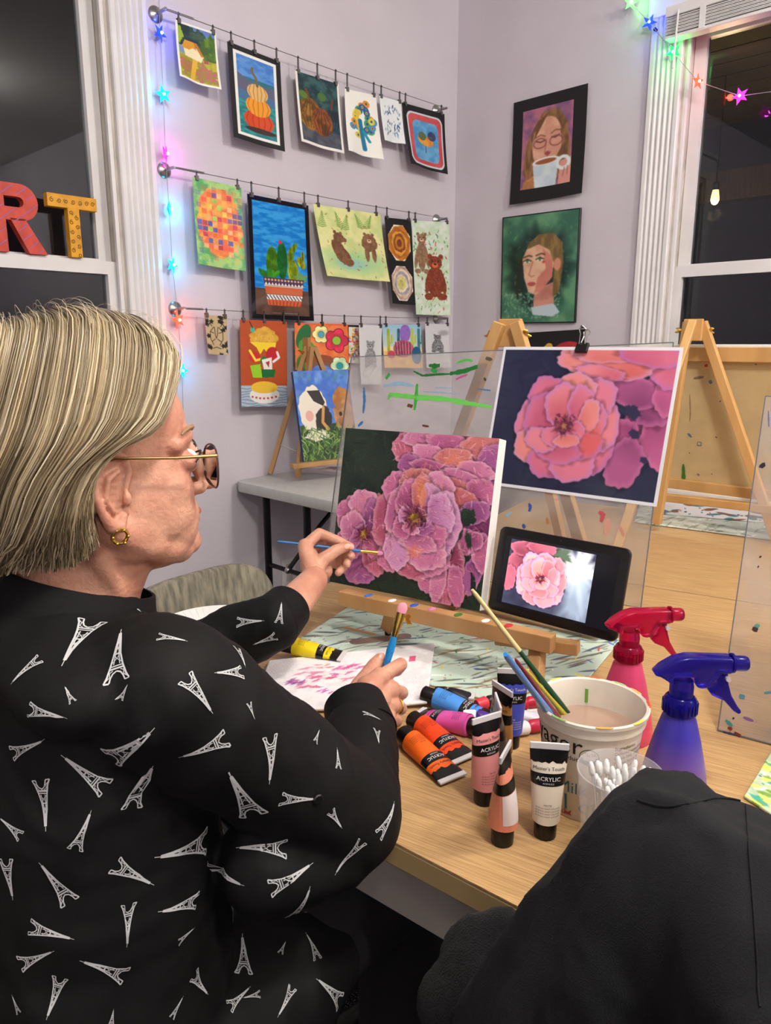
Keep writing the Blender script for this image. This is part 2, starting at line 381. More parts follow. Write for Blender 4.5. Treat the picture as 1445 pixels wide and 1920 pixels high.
def shapes_cottage():
    p = Pic(92, 128, (120, 150, 180), 3); p.grad((86, 120, 190), (200, 215, 230), p.rect(0, 0, 1, .35))
    p.fill(p.ell(.2, .2, .28, .2, 0, .1), (40, 70, 60), (24, 46, 52)); p.fill(p.ell(.55, .3, .3, .22, 0, .1), (30, 52, 70), (60, 90, 70))
    p.fill(p.ell(.85, .36, .25, .25, 0, .1), (104, 140, 40), (60, 96, 40)); p.fill(p.ell(.05, .22, .12, .14, 0, .1), (150, 180, 60))
    p.fill(p.rect(0, .55, 1, 1), (150, 150, 50), (200, 190, 70)); p.fill(p.ell(.2, .75, .2, .12, 0, .2), (196, 110, 110), (150, 130, 60), n=20); p.fill(p.ell(.68, .8, .28, .14, 0, .2), (190, 100, 112), (150, 140, 60), n=20)
    p.fill(p.seg([(.45, .6), (.35, .95)], .12), (226, 180, 60)); p.fill(p.poly([(.16, .42), (.5, .38), (.66, .5), (.6, .6), (.2, .57)]), (240, 226, 190))
    p.fill(p.poly([(.12, .44), (.2, .3), (.42, .3), (.5, .42), (.4, .4), (.3, .45)]), (214, 150, 46)); p.fill(p.poly([(.42, .3), (.5, .3), (.68, .5), (.6, .5)]), (190, 120, 40)); p.fill(p.rect(.66, .54, .76, .6), (170, 80, 80))
    return p.framed(.055, (240, 238, 232))
def shapes_pumpkins():
    p = Pic(116, 196, (40, 110, 130), 4); p.fill(p.rect(0, 0, 1, .3), (62, 120, 200), (96, 150, 214), sy=3); p.fill(p.poly([(0, .24), (.5, .36), (1, .33), (1, .5), (0, .46)]), (92, 96, 120))
    p.fill(p.rect(0, .45, 1, .56), (70, 110, 150), sy=3); p.fill(p.rect(0, .55, 1, 1), (24, 116, 122), (50, 150, 150), sy=4)
    for cy, rx, ry, c, c2 in ((.74, .29, .115, (206, 74, 30), (170, 46, 24)), (.585, .24, .105, (230, 156, 40), (196, 100, 26)), (.435, .2, .09, (222, 180, 110), (180, 126, 60))):
        p.fill(p.ell(.52, cy, rx, ry), c)
        for i in (-2, -1, 0, 1, 2): p.fill(p.seg([(.52 + i * rx * .28, cy - ry), (.52 + i * rx * .42, cy), (.52 + i * rx * .28, cy + ry)], .016) * p.ell(.52, cy, rx, ry), c2)
    p.fill(p.ell(.55, .845, .3, .03), (60, 40, 40)); p.fill(p.seg([(.52, .36), (.5, .28), (.42, .22), (.44, .19)], .05), (110, 96, 66))
    p.framed(.15, (236, 236, 232)); return p.framed(.095, (22, 22, 24))
def shapes_darkpumpkin():
    p = Pic(98, 160, (30, 60, 64), 5); p.fill(p.rect(0, 0, 1, 1), (24, 48, 56), (50, 92, 92)); p.fill(p.rect(0, .74, 1, 1), (60, 66, 82), (90, 92, 100))
    for cx, cy, r, c in ((.78, .55, .22, (36, 66, 82)), (.28, .55, .27, (160, 110, 36)), (.55, .62, .24, (150, 80, 30))):
        p.fill(p.ell(cx, cy, r, r * .85), c, np.array(c) * .6)
        for i in (-2, -1, 0, 1, 2): p.fill(p.seg([(cx + i * r * .15, cy - r * .6), (cx + i * r * .4, cy), (cx + i * r * .2, cy + r * .7)], .014) * p.ell(cx, cy, r, r * .85), np.array(c) * .35)
    p.fill(p.seg([(.3, .36), (.22, .22)], .05), (110, 60, 30)); p.fill(p.seg([(.78, .4), (.82, .26)], .045), (96, 60, 30)); p.fill(p.ell(.15, .3, .1, .05, 30), (90, 120, 40)); p.fill(p.ell(.58, .26, .1, .06, -20), (70, 110, 50))
    b = ((p.x < .05) | (p.x > .95) | (p.y > .955)).astype(float); return p.fill(b, (236, 234, 226))
def shapes_peacock():
    p = Pic(74, 144, (240, 240, 232), 6); pal = [(226, 200, 60), (60, 140, 190), (226, 140, 40), (70, 150, 100), (40, 90, 150)]
    for i in range(26):
        th = p.rng.uniform(0, 6.28); r = p.rng.uniform(.12, .36); x, y = .5 + math.cos(th) * r, .42 + math.sin(th) * r * .85
        p.fill(p.ell(x, y, .09, .055, math.degrees(th)), pal[i % 5]); p.fill(p.ell(x, y, .035, .022), pal[(i + 1) % 5]); p.fill(p.ell(x, y, .016, .012), (40, 40, 60))
    p.fill(p.seg([(.36, .3), (.4, .55), (.52, .75), (.55, .88)], .1), (220, 190, 50)); p.fill(p.seg([(.45, .45), (.5, .65), (.56, .88)], .13), (30, 120, 160)); return p.fill(p.seg([(.55, .6), (.7, .75)], .08), (30, 150, 170))
def shapes_leaves():
    p = Pic(56, 104, (232, 236, 238), 7); p.dabs(60, [(40, 90, 130), (80, 140, 170), (30, 60, 100), (150, 190, 205)], (.12, .15, .9, .85), .09, .025, (60, 120)); return p
def shapes_duck():
    p = Pic(100, 142, (18, 18, 20), 8); p.fill(p.ell(.5, .48, .46, .44, 0, .02, 4, soft=.03), (18, 18, 20))
    def rr(x0, y0, x1, y1, q): dx = np.maximum(np.maximum(x0 + q - p.x, p.x - x1 + q), 0); dy = np.maximum(np.maximum(y0 + q - p.y, p.y - y1 + q), 0); return (np.hypot(dx, dy) < q).astype(float)
    p.fill(rr(.08, .1, .93, .95, .12), (200, 206, 214)); p.fill(rr(.11, .13, .9, .92, .1), (206, 84, 84), (190, 70, 76)); p.fill(rr(.2, .22, .82, .86, .1), (70, 140, 196), (110, 170, 210))
    p.fill(p.ell(.5, .53, .2, .08, 8), (226, 160, 60), (200, 110, 40)); p.fill(p.ell(.42, .46, .1, .07), (90, 110, 70)); p.fill(p.ell(.66, .43, .1, .075), (120, 84, 60), (40, 60, 110)); p.fill(p.seg([(.5, .62), (.5, .72)], .02), (40, 60, 80)); return p
def shapes_woven():
    p = Pic(106, 172, (110, 170, 110), 9); p.fill(p.rect(0, 0, 1, 1), (90, 170, 110), (170, 210, 130)); h = p.ell(.5, .47, .46, .4, 0, .04)
    p.fill(h, (236, 120, 80), (240, 180, 90)); pal = [(226, 80, 70), (240, 150, 80), (110, 80, 150), (240, 196, 90), (70, 90, 170), (230, 110, 60), (180, 60, 90), (150, 200, 90), (240, 170, 120)]
    for j in range(13):
        for i in range(9):
            if (i + j) % 2 or p.rng.random() < .25:
                x, y = .05 + i * .105, .07 + j * .066
                c = pal[p.rng.integers(9)]; p.fill(p.rect(x, y, x + .095, y + .056), c, np.clip(np.array(c) * 1.2, 0, 255), al=.85 if h[int(min(y * p.H, p.H - 1)), int(min(x * p.W, p.W - 1))] > .5 else .35)
    return p
def shapes_cactus():
    p = Pic(136, 246, (30, 130, 210), 10); p.fill(p.rect(0, 0, 1, 1), (24, 120, 206), (60, 160, 230), sy=3); p.fill(p.rect(0, .74, 1, 1), (84, 58, 50), (104, 76, 64)); D = (20, 60, 30)
    def cac(cx, cy, rx, ry, c, st=3, rot=0):
        p.fill(p.ell(cx, cy, rx, ry, rot), c, np.array(c) * .75, n=14)
        for i in range(-st, st + 1): p.fill(p.seg([(cx + i * rx * .16, cy - ry * .9), (cx + i * rx * .3, cy), (cx + i * rx * .16, cy + ry * .9)], .007) * p.ell(cx, cy, rx, ry, rot), D, al=.7)
    cac(.36, .53, .1, .14, (90, 150, 30)); cac(.52, .5, .085, .16, (40, 130, 60)); cac(.66, .45, .05, .08, (140, 170, 30), 1, 10); cac(.72, .38, .04, .05, (140, 170, 30), 1, 30)
    cac(.69, .58, .085, .1, (170, 190, 30), 2); cac(.83, .5, .06, .055, (190, 190, 40), 1, -30); cac(.86, .44, .03, .04, (190, 190, 40), 1)
    for i in range(7): p.fill(p.ell(.2 + .035 * i, .62 + .012 * (i % 3), .035, .05, -40 + i * 14), (70, 160, 40), (40, 110, 40))
    p.fill(p.ell(.82, .63, .09, .035, 0, .2), (110, 160, 90)); p.fill(p.ell(.5, .345, .03, .016), (190, 60, 80))
    pot = p.poly([(.2, .645), (.86, .645), (.8, .88), (.27, .88)]); p.fill(pot, (206, 100, 62))
    def band(y0, y1, c): p.fill(pot * p.rect(0, y0, 1, y1), c)
    band(.645, .715, (84, 60, 90)); band(.715, .72, (240, 240, 230)); band(.785, .79, (60, 40, 40)); band(.79, .83, (235, 232, 225))
    for i in range(12): p.fill(p.ell(.24 + .053 * i, .665, .017, .009), (220, 180, 130)); p.fill(p.poly([(.22 + .053 * i, .71), (.246 + .053 * i, .685), (.27 + .053 * i, .71)]) * pot, (225, 220, 215)); p.fill(p.seg([(.25 + .053 * i, .795), (.29 + .053 * i, .826)], .016) * pot, (50, 60, 80))
    for i in range(10): p.fill(p.seg([(.29 + .058 * i, .84), (.3 + .054 * i, .875)], .016) * pot, (160, 60, 40))
    return p.framed(.075, (24, 24, 30))
def bear(p, cx, cy, s, c, c2, kind):
    k = p.k
    E = lambda dx, dy, rx, ry, rot=0, col=None: p.fill(p.ell(cx + dx * s, cy + dy * s / k, rx * s, ry * s / k, rot, .03), col or c, c2, n=24)
    if kind == 'sit':       # sitting facing right, seen from the side
        E(0, .35, .5, .85, -22); E(.35, 1.1, .75, .3, 25); E(.9, 1.2, .25, .22); E(.1, -.55, .42, .38); E(.5, -.45, .25, .18, 10); E(-.15, -.95, .13, .14); E(.3, -.9, .12, .12); E(.55, .55, .2, .6, -40)
    elif kind == 'walk':    # walking towards the viewer
        E(0, 0, .7, .7); E(0, -.35, .48, .45); E(-.3, .9, .2, .7); E(.3, .9, .2, .7); E(-.35, -.75, .14, .13); E(.35, -.75, .14, .13)
        p.fill(p.ell(cx, cy - .2 * s / k, .2 * s, .16 * s / k), (226, 190, 150)); p.fill(p.ell(cx, cy - .25 * s / k, .08 * s, .05 * s / k), (30, 20, 20))
    else:                   # sitting or standing upright facing us
        tall = 1.6 if kind == 'stand' else 1.0
        E(0, .6 * tall, .52 if tall == 1 else .38, .85 * tall); E(-.45, .7 * tall, .17, .6 * tall, 10); E(.45, .7 * tall, .17, .6 * tall, -10); E(0, -.45, .4, .38); E(-.32, -.8, .14, .14); E(.32, -.8, .14, .14)
        E(-.4, 1.45 * tall, .28, .2); E(.4, 1.45 * tall, .28, .2)
        p.fill(p.ell(cx, cy - .32 * s / k, .18 * s, .14 * s / k), np.clip(np.array(c) * 1.5, 0, 255)); p.fill(p.ell(cx, cy - .38 * s / k, .08 * s, .05 * s / k), (20, 20, 20))
        for q in (-.17, .17): p.fill(p.ell(cx + q * s, cy - .55 * s / k, .045 * s, .045 * s / k), (20, 20, 20))
def shapes_meadow():
    p = Pic(148, 148, (214, 220, 150), 11); p.fill(p.rect(0, 0, 1, 1), (226, 226, 160), (200, 214, 140)); p.fill(p.ell(.5, .75, .5, .16, 0, soft=.8), (170, 210, 150)); p.fill(p.ell(.45, .78, .22, .07, 0, soft=.8), (150, 200, 190))
    for cx, cy, r in ((.42, .3, 75), (.36, .28, 110), (.75, .24, 60), (.68, .25, 120), (.08, .3, 80)):
        for q in np.linspace(0, 1, 9):
            x, y = cx + .17 * q * math.cos(R(-r)), cy + .2 * q * math.sin(R(-r)); lines(p, [[(x, y), (x + .06 * (1 - q), y - .02)], [(x, y), (x - .06 * (1 - q), y - .02)]], .012, (120, 160, 70))
    p.dabs(60, [(110, 160, 60), (210, 120, 50), (190, 60, 50), (200, 190, 70)], (.05, .1, .97, .95), .022, .008, (30, 150))
    bear(p, .28, .53, .19, (134, 92, 62), (110, 70, 46), 'sit'); bear(p, .77, .45, .17, (140, 100, 74), (116, 78, 54), 'walk'); return p
def shapes_agate():
    p = Pic(66, 174, (16, 16, 18), 12)
    for cy, cols in ((.28, [(236, 226, 205), (206, 130, 40), (190, 104, 30), (226, 160, 60), (150, 76, 24), (206, 130, 40), (120, 60, 24)]), (.75, [(236, 228, 215), (200, 160, 150), (230, 214, 180), (170, 160, 180), (236, 226, 190), (220, 210, 130), (205, 200, 110)])):
        o = [(.5 + .46 * math.cos(R(22 + 45 * i)), cy + .22 * math.sin(R(22 + 45 * i))) for i in range(8)]; m = p.poly(o); p.fill(m, cols[0])
        for i, c in enumerate(cols[1:]): p.fill(p.ell(.5, cy, .44 - i * .068, .2 - i * .031, 0, .05, 3) * m, c, np.array(c) * .85)
    return p
def shapes_bears2():
    p = Pic(82, 198, (222, 232, 214), 13); p.fill(p.rect(0, 0, 1, 1), (224, 234, 222), (200, 222, 190)); p.dabs(110, [(90, 150, 70), (130, 180, 90), (200, 60, 50), (70, 130, 80)], (.03, .1, .97, .98), .05, .016, (40, 140)); bear(p, .24, .24, .3, (160, 124, 96), (130, 96, 70), 'stand'); bear(p, .6, .52, .46, (150, 70, 40), (120, 50, 30), 'up'); return p
def shapes_leopard():
    p = Pic(48, 86, (196, 172, 132), 14)
    for i in range(22): x, y = p.rng.random(2); p.fill(p.ell(x, y, .09, .05, p.rng.uniform(0, 180), .2), (26, 22, 20)) if not (.2 < x < .8 and .25 < y < .8) else 0
    for s in (-1, 1): lines(p, [[(.5 + s * .12, .3), (.5 + s * .3, .42), (.5 + s * .3, .6), (.5 + s * .15, .75)], [(.5 + s * .12, .45), (.5 + s * .26, .42)], [(.5 + s * .06, .6), (.5 + s * .22, .66)], [(.5 + s * .2, .28), (.5 + s * .3, .2), (.5 + s * .38, .3)]], .03, (30, 26, 24))
    lines(p, [[(.42, .3), (.45, .5), (.5, .58), (.55, .5), (.58, .3)], [(.3, .84), (.5, .8), (.7, .84)]], .03, (30, 26, 24)); return p
def shapes_burger():
    p = Pic(104, 184, (182, 78, 36), 15); p.fill(p.rect(0, .75, 1, 1), (176, 190, 206))
    for i in range(7): p.fill(p.seg([(q / 8, .78 + i * .035 + .012 * math.sin(q * 1.7 + i)) for q in range(9)], .012) * p.rect(0, .75, 1, 1), (70, 110, 140))
    p.fill(p.ell(.5, .2, .29, .12, 0, .06, 4), (226, 180, 70), (206, 150, 50)); p.dabs(40, [(180, 120, 40), (246, 210, 110)], (.26, .12, .74, .26), .015, .008)
    p.fill(p.ell(.26, .11, .05, .032), (70, 180, 150)); lines(p, [[(.26, .09), (.2, .02)]], .02, (60, 30, 30)); p.fill(p.poly([(.2, .25), (.76, .25), (.74, .31), (.6, .4), (.5, .32), (.42, .39), (.34, .31)]), (244, 214, 50))
    p.fill(p.ell(.68, .39, .14, .09), (190, 30, 44)); p.fill(p.seg([(.78, .36), (.82, .42), (.7, .47)], .05), (240, 236, 230)); p.fill(p.ell(.3, .42, .12, .06), (200, 40, 50)); p.fill(p.seg([(.2, .35), (.32, .46), (.45, .44)], .05), (244, 220, 60)); p.fill(p.ell(.5, .46, .08, .05), (30, 120, 60))
    p.fill(p.poly([(.45, .45), (.66, .42), (.68, .58), (.5, .57)]), (240, 236, 228)); p.fill(p.poly([(.53, .48), (.62, .46), (.6, .54)]), (190, 40, 50)); p.fill(p.poly([(.2, .52), (.42, .5), (.46, .66), (.26, .66)]), (150, 210, 40)); p.fill(p.poly([(.44, .56), (.74, .56), (.72, .65), (.46, .66)]), (20, 110, 50))
    p.fill(p.ell(.5, .86, .32, .1), (240, 238, 232)); p.fill(p.ell(.5, .77, .29, .07), (240, 196, 60))
    for i in range(7): p.fill(p.ell(.24 + i * .085, .88 + .02 * math.sin(i * .52), .022, .012), (190, 50, 50))
    return p
def flower(p, cx, cy, r, c, n=6, cc=(240, 220, 80)):
    for i in range(n):
        th = 6.283 * i / n; x, y = cx + math.cos(th) * r * .6, cy + math.sin(th) * r * .6 / p.k
        p.fill(p.ell(x, y, r * .47, r * .47 / p.k), (70, 20, 30))
    for i in range(n):
        th = 6.283 * i / n; x, y = cx + math.cos(th) * r * .6, cy + math.sin(th) * r * .6 / p.k
        p.fill(p.ell(x, y, r * .42, r * .42 / p.k), c, np.clip(np.array(c) * 1.15, 0, 255))
    p.fill(p.ell(cx, cy, r * .6, r * .6 / p.k), c); p.fill(p.ell(cx, cy, r * .4, r * .4 / p.k), (60, 60, 60)); p.fill(p.ell(cx, cy, r * .36, r * .36 / p.k), cc)
def shapes_flowers():
    p = Pic(116, 182, (226, 100, 50), 16); p.fill(p.rect(0, .02, 1, .6), (232, 110, 60), (240, 140, 80)); p.fill(p.rect(0, .55, 1, 1), (60, 50, 90), (40, 36, 70))
    p.fill(p.ell(.16, .16, .12, .15, 20), (40, 110, 60)); p.fill(p.ell(.22, .3, .14, .12, -30), (90, 160, 60)); p.fill(p.ell(.1, .5, .08, .12), (80, 150, 60))
    p.fill(p.poly([(.26, .42), (.7, .42), (.66, .75), (.3, .75)]), (130, 90, 80)); p.fill(p.ell(.48, .42, .22, .05), (150, 80, 50)); p.fill(p.ell(.48, .58, .2, .09), (90, 130, 220), (130, 160, 230))
    flower(p, .48, .13, .16, (228, 220, 150), 6, (80, 170, 190)); flower(p, .77, .2, .22, (206, 50, 80), 5, (150, 200, 60)); flower(p, .82, .5, .17, (196, 226, 180), 6, (40, 160, 160)); flower(p, .86, .76, .16, (216, 70, 96), 6, (100, 190, 180)); flower(p, .64, .72, .1, (226, 206, 90)); return p
def shapes_bouquet():
    p = Pic(40, 90, (230, 228, 210), 17); p.dabs(60, [(200, 60, 120), (230, 180, 60), (120, 80, 160), (220, 110, 70), (90, 140, 80)], (.15, .1, .8, .85), .12, .06); return p.framed(.12, (20, 20, 22))
def shapes_bearsketch(seed):
    p = Pic(54, 128, (216, 216, 218), seed)
    if seed == 18: bear(p, .5, .42, .42, (120, 120, 122), (170, 170, 172), 'up')
    else: bear(p, .5, .38, .38, (96, 96, 98), (160, 160, 162), 'up'); p.fill(p.ell(.75, .2, .2, .06, soft=.8), (170, 170, 172))
    return p
def shapes_desert():
    p = Pic(86, 96, (236, 220, 170), 19); p.grad((150, 200, 226), (240, 226, 190), p.rect(0, 0, 1, .5)); p.fill(p.rect(0, .6, 1, 1), (236, 196, 110), (226, 176, 120))
    for x, c in ((.14, (180, 190, 60)), (.4, (50, 110, 130)), (.75, (190, 200, 80)), (.92, (60, 130, 140))): p.fill(p.seg([(x, .12), (x, .7)], .07), c, np.array(c) * .8); p.fill(p.seg([(x, .45), (x + .08, .4), (x + .08, .25)], .045), c)
    p.fill(p.ell(.57, .2, .14, .2), (130, 90, 180), (150, 110, 196)); p.fill(p.ell(.52, .55, .26, .2), (206, 110, 130), (170, 80, 110))
    for i in range(6): p.fill(p.seg([(.32 + i * .075, .4), (.35 + i * .07, .7)], .02), (70, 40, 60))
    p.fill(p.ell(.2, .68, .1, .09), (206, 70, 90)); p.fill(p.ell(.85, .7, .12, .2), (30, 90, 130)); return p
SKIN = (214, 158, 130)
def shapes_mug():
    p = Pic(160, 230, (150, 100, 130), 20); p.fill(p.rect(0, 0, 1, 1), (176, 108, 130), (120, 84, 120)); H1, H2 = (150, 108, 66), (104, 72, 44)
    p.fill(p.poly([(.3, .3), (.42, .16), (.62, .15), (.74, .27), (.8, .5), (.8, .75), (.6, .8), (.25, .85), (.17, .7), (.2, .45)]), H1, H2, sx=4); p.fill(p.ell(.49, .46, .2, .25, 3), (222, 170, 144), (206, 148, 124)); p.fill(p.poly([(.3, .42), (.5, .17), (.36, .24)]), H2)
    p.fill(p.poly([(.66, .35), (.7, .5), (.62, .6), (.72, .7), (.8, .6), (.76, .3)]), H1, H2, sx=3); p.fill(p.poly([(.18, .8), (.4, .72), (.42, 1), (.15, 1)]), (190, 130, 80), (150, 100, 60)); p.fill(p.poly([(.68, .65), (.86, .62), (.86, .9), (.65, .9)]), (216, 150, 136))
    lines(p, [[(.34, .425), (.4, .44), (.45, .43)], [(.55, .41), (.6, .42), (.65, .4)]], .016, (90, 50, 50)); lines(p, [[(.33, .39), (.4, .37), (.46, .39)], [(.54, .375), (.6, .35), (.66, .36)]], .014, (120, 80, 50)); lines(p, [[(.48, .42), (.46, .55), (.5, .58), (.54, .55)]], .014, (180, 110, 90))
    for cx in (.39, .61): p.fill(p.ell(cx, .45, .09, .05) - p.ell(cx, .45, .078, .041), (120, 60, 70))
    p.fill(p.ell(.5, .555, .035, .02), (150, 70, 70)); p.fill(p.poly([(.3, .63), (.66, .61), (.62, .92), (.35, .95)]), (210, 222, 226), (186, 204, 214)); p.fill(p.ell(.48, .625, .18, .035, -3), (228, 236, 238)); p.fill(p.ell(.48, .628, .145, .024, -3), (150, 84, 46))
    p.fill((p.ell(.72, .67, .1, .07) - p.ell(.72, .67, .055, .038)).clip(0, 1), (222, 230, 232)); lines(p, [[(.74, .72), (.72, .8)], [(.78, .71), (.78, .79)]], .012, (170, 100, 90)); p.blur(3); b = ((p.x < .145) | (p.x > .825) | (p.y < .115) | (p.y > .87)).astype(float); return p.fill(b, (20, 19, 21))
def shapes_greenwoman():
    p = Pic(168, 236, (70, 120, 90), 21); p.fill(p.rect(0, 0, 1, 1), (96, 150, 110), (52, 104, 82), n=5); p.fill(p.ell(.5, .5, .42, .36, 0, .06, 7, soft=.3), (34, 66, 54), (24, 48, 44)); p.dabs(240, [(110, 160, 130), (80, 136, 108), (60, 110, 90), (140, 180, 150)], (.05, .72, .8, .95), .025, .01); p.dabs(120, [(70, 120, 96), (50, 96, 80), (100, 150, 110)], (.03, .05, .98, .7), .03, .012, al=.4)
    p.fill(p.poly([(.46, .7), (.72, .62), (.72, .84), (.62, .9), (.45, .87)]), (206, 146, 124), (180, 116, 104)); p.fill(p.poly([(.42, .85), (.72, .82), (.8, .9), (.7, .94), (.45, .92)]), (190, 206, 212)); p.fill(p.poly([(.3, .45), (.36, .27), (.5, .19), (.68, .19), (.8, .28), (.82, .46), (.78, .72), (.7, .76), (.7, .5), (.4, .3)]), (110, 88, 52), (140, 114, 66), sx=3)
    p.fill(p.poly([(.29, .4), (.34, .32), (.5, .28), (.64, .34), (.7, .46), (.68, .58), (.58, .68), (.48, .735), (.38, .71), (.32, .58)]), (226, 186, 158), (210, 160, 132)); p.fill(p.poly([(.55, .32), (.68, .4), (.69, .58), (.56, .7), (.46, .72), (.5, .58), (.6, .5)]), (206, 120, 104), (190, 100, 92), al=.75); p.fill(p.ell(.745, .47, .045, .055), (212, 140, 116))
    for cx, cy in ((.355, .425), (.52, .415)): p.fill(p.ell(cx, cy, .045, .018), (236, 230, 220)); p.fill(p.ell(cx, cy, .018, .017), (70, 120, 90)); lines(p, [[(cx - .05, cy), (cx, cy - .018), (cx + .05, cy)]], .014, (50, 34, 30)); lines(p, [[(cx - .05, cy - .035), (cx + .02, cy - .05), (cx + .06, cy - .04)]], .018, (90, 62, 40))
    lines(p, [[(.43, .43), (.38, .55), (.42, .57), (.45, .56)]], .014, (190, 120, 100)); p.fill(p.ell(.42, .635, .055, .02), (186, 84, 84)); p.fill(p.ell(.57, .44, .02, .012), (200, 60, 60)); lines(p, [[(.27, .42), (.22, .6), (.24, .76)]], .03, (46, 40, 34)); p.blur(4); return p.framed(.018, (18, 22, 20))
def shapes_darkfruit():
    p = Pic(130, 120, (18, 17, 19), 22); p.fill(p.seg([(.05, .5), (.3, .42), (.55, .2)], .1), (214, 170, 50)); p.fill(p.ell(.8, .3, .22, .16), (190, 40, 50), (150, 30, 40)); return p
# ---------------------------------------------------------------- sheets that carry a picture
m_sheet = mat('painted_paper', attr=True, rough=0.6); m_canvas = mat('painted_canvas', attr=True, rough=0.38, bump=0.5, bscale=260); m_gloss = mat('glossy_print', attr=True, rough=0.22); m_laminated = mat('plastic_sleeve_print', attr=True, rough=0.12, coat=0.6)
def grid_mesh(name, P, pic, flip=False):        # P(u, v) -> world; v from the top
    W, H = pic.W, pic.H; us = np.linspace(0, 1, W); vs = np.linspace(0, 1, H)
    U, V = np.meshgrid(us, vs); co = P(U, V).reshape(-1, 3).astype(np.float32)
    me = bpy.data.meshes.new(name); n = W * H; me.vertices.add(n); me.vertices.foreach_set('co', co.ravel())
    i = (np.arange(H - 1)[:, None] * W + np.arange(W - 1)[None, :]).ravel()
    q = np.stack([i, i + W, i + W + 1, i + 1], 1); q = q[:, ::-1] if flip else q; nf = len(q)
    me.loops.add(nf * 4); me.polygons.add(nf); me.loops.foreach_set('vertex_index', q.astype(np.int32).ravel())
    me.polygons.foreach_set('loop_start', (np.arange(nf) * 4).astype(np.int32)); me.polygons.foreach_set('loop_total', np.full(nf, 4, np.int32))
    me.polygons.foreach_set('use_smooth', np.ones(nf, bool)); me.update(calc_edges=True)
    ca = me.color_attributes.new('Col', 'FLOAT_COLOR', 'POINT'); c = np.ones((n, 4), np.float32); c[:, :3] = srgb(np.clip(pic.a, 0, 255)).reshape(-1, 3)
    ca.data.foreach_set('color', c.ravel()); return me
def quad(TL, TR, BR, BL, curl=0.0, nrm=None, wave=0.0):
    a, b, c, d = (np.array(q) for q in (TL, TR, BR, BL)); nr = np.array(nrm if nrm is not None else (0, -1, 0), float)
    def P(U, V):
        U, V = U[..., None], V[..., None]
        o = (a * (1 - U) + b * U) * (1 - V) + (d * (1 - U) + c * U) * V
        return o + nr * (curl * V * V * (1 + .5 * np.cos(6.28 * U)) + wave * np.sin(3.14 * U * 2 + 1) * V)
    return P
def sheet(name, label, cat, P, pic, m, group=None, thick=0.0008, parent=None):
    me = grid_mesh(name, P, pic); o = link_mesh(name, me, m, parent)
    s = o.modifiers.new('thickness', 'SOLIDIFY'); s.thickness = thick; s.offset = -1
    return props(o, label, cat, group)
HY = -0.062
ART1 = [('landscape_painting', 'small cottage landscape watercolour, first sheet on the top wire', [(328.5, 36.5), (405, 62), (409, 171), (331, 145)], shapes_cottage, .012),
        ('pumpkin_painting', 'painting of three stacked orange pumpkins in a black mat', [(426, 77), (525, 116), (532, 285), (436, 257)], shapes_pumpkins, .004),
        ('pumpkin_painting', 'dark teal painting of a pumpkin group, no mat, on the top wire', [(553, 132), (634.6, 158), (641, 289), (561, 266)], shapes_darkpumpkin, .008),
        ('feather_painting', 'white sheet with yellow and blue peacock feathers', [(646, 166), (705, 179), (712, 301), (646, 284)], shapes_peacock, .014),
        ('leaf_painting', 'little white sheet with blue leaf strokes on the top wire', [(711, 179), (752, 191), (756, 271), (717, 264)], shapes_leaves, .008),
        ('duck_painting', 'black sheet with a duck in a red and blue rounded square', [(753, 192), (833, 214), (834, 328), (764.6, 307)], shapes_duck, .01)]
ART2 = [('woven_collage', 'woven checkered collage in orange and green, first sheet on the middle wire', [(361, 331.5), (452, 352), (457, 509), (368, 495.6)], shapes_woven, .008),
        ('cactus_painting', 'cactus pot painting on bright blue in a black plastic sleeve', [(463, 363), (578, 385.5), (586.5, 602), (470, 597)], shapes_cactus, .004),
        ('bear_painting', 'wide yellow-green sheet with two brown bears in a meadow', [(586.5, 382), (713, 402), (723.5, 529), (606, 518)], shapes_meadow, .014),
        ('agate_painting', 'narrow black sheet with two agate slices', [(721, 407.5), (770, 412.5), (776, 572), (733, 569)], shapes_agate, .006),
        ('bear_painting', 'pale green sheet with a reddish bear sitting before a standing one', [(772, 413), (843, 417), (840.6, 592), (776, 590)], shapes_bears2, .008)]
ART3 = [('leopard_drawing', 'small tan sheet with a black leopard face drawing', [(384, 590), (424.5, 593), (425, 666), (388, 664)], shapes_leopard, .006),
        ('burger_collage', 'rust-coloured sheet with a yellow and green burger collage', [(449.6, 599), (537.6, 603), (537, 762), (451, 763)], shapes_burger, .004),
        ('flower_painting', 'orange painting of bold outlined flowers behind the small easel', [(552, 605), (652, 608), (654, 762), (554, 764)], shapes_flowers, .006),
        ('bouquet_picture', 'narrow black-framed bouquet picture half hidden behind the bear sketch', [(650, 609), (681, 610), (681, 685), (650, 684)], shapes_bouquet, .0),
        ('bear_drawing', 'pencil bear drawing on white paper beside the bouquet picture', [(673, 609), (716, 611), (712, 721), (673, 721)], shapes_bearsketch, .008),
        ('desert_painting', 'colourful desert painting with purple and pink cacti', [(717, 609), (789.5, 609), (789, 690), (717, 690)], shapes_desert, .008),
        ('bear_drawing', 'pencil bear drawing on white paper nearest the room corner', [(797, 607), (842, 608), (842, 690), (797, 690)], shapes_bearsketch, .006)]
m_clip = mat('clip_steel', (120, 118, 116), 0.35, 1.0)
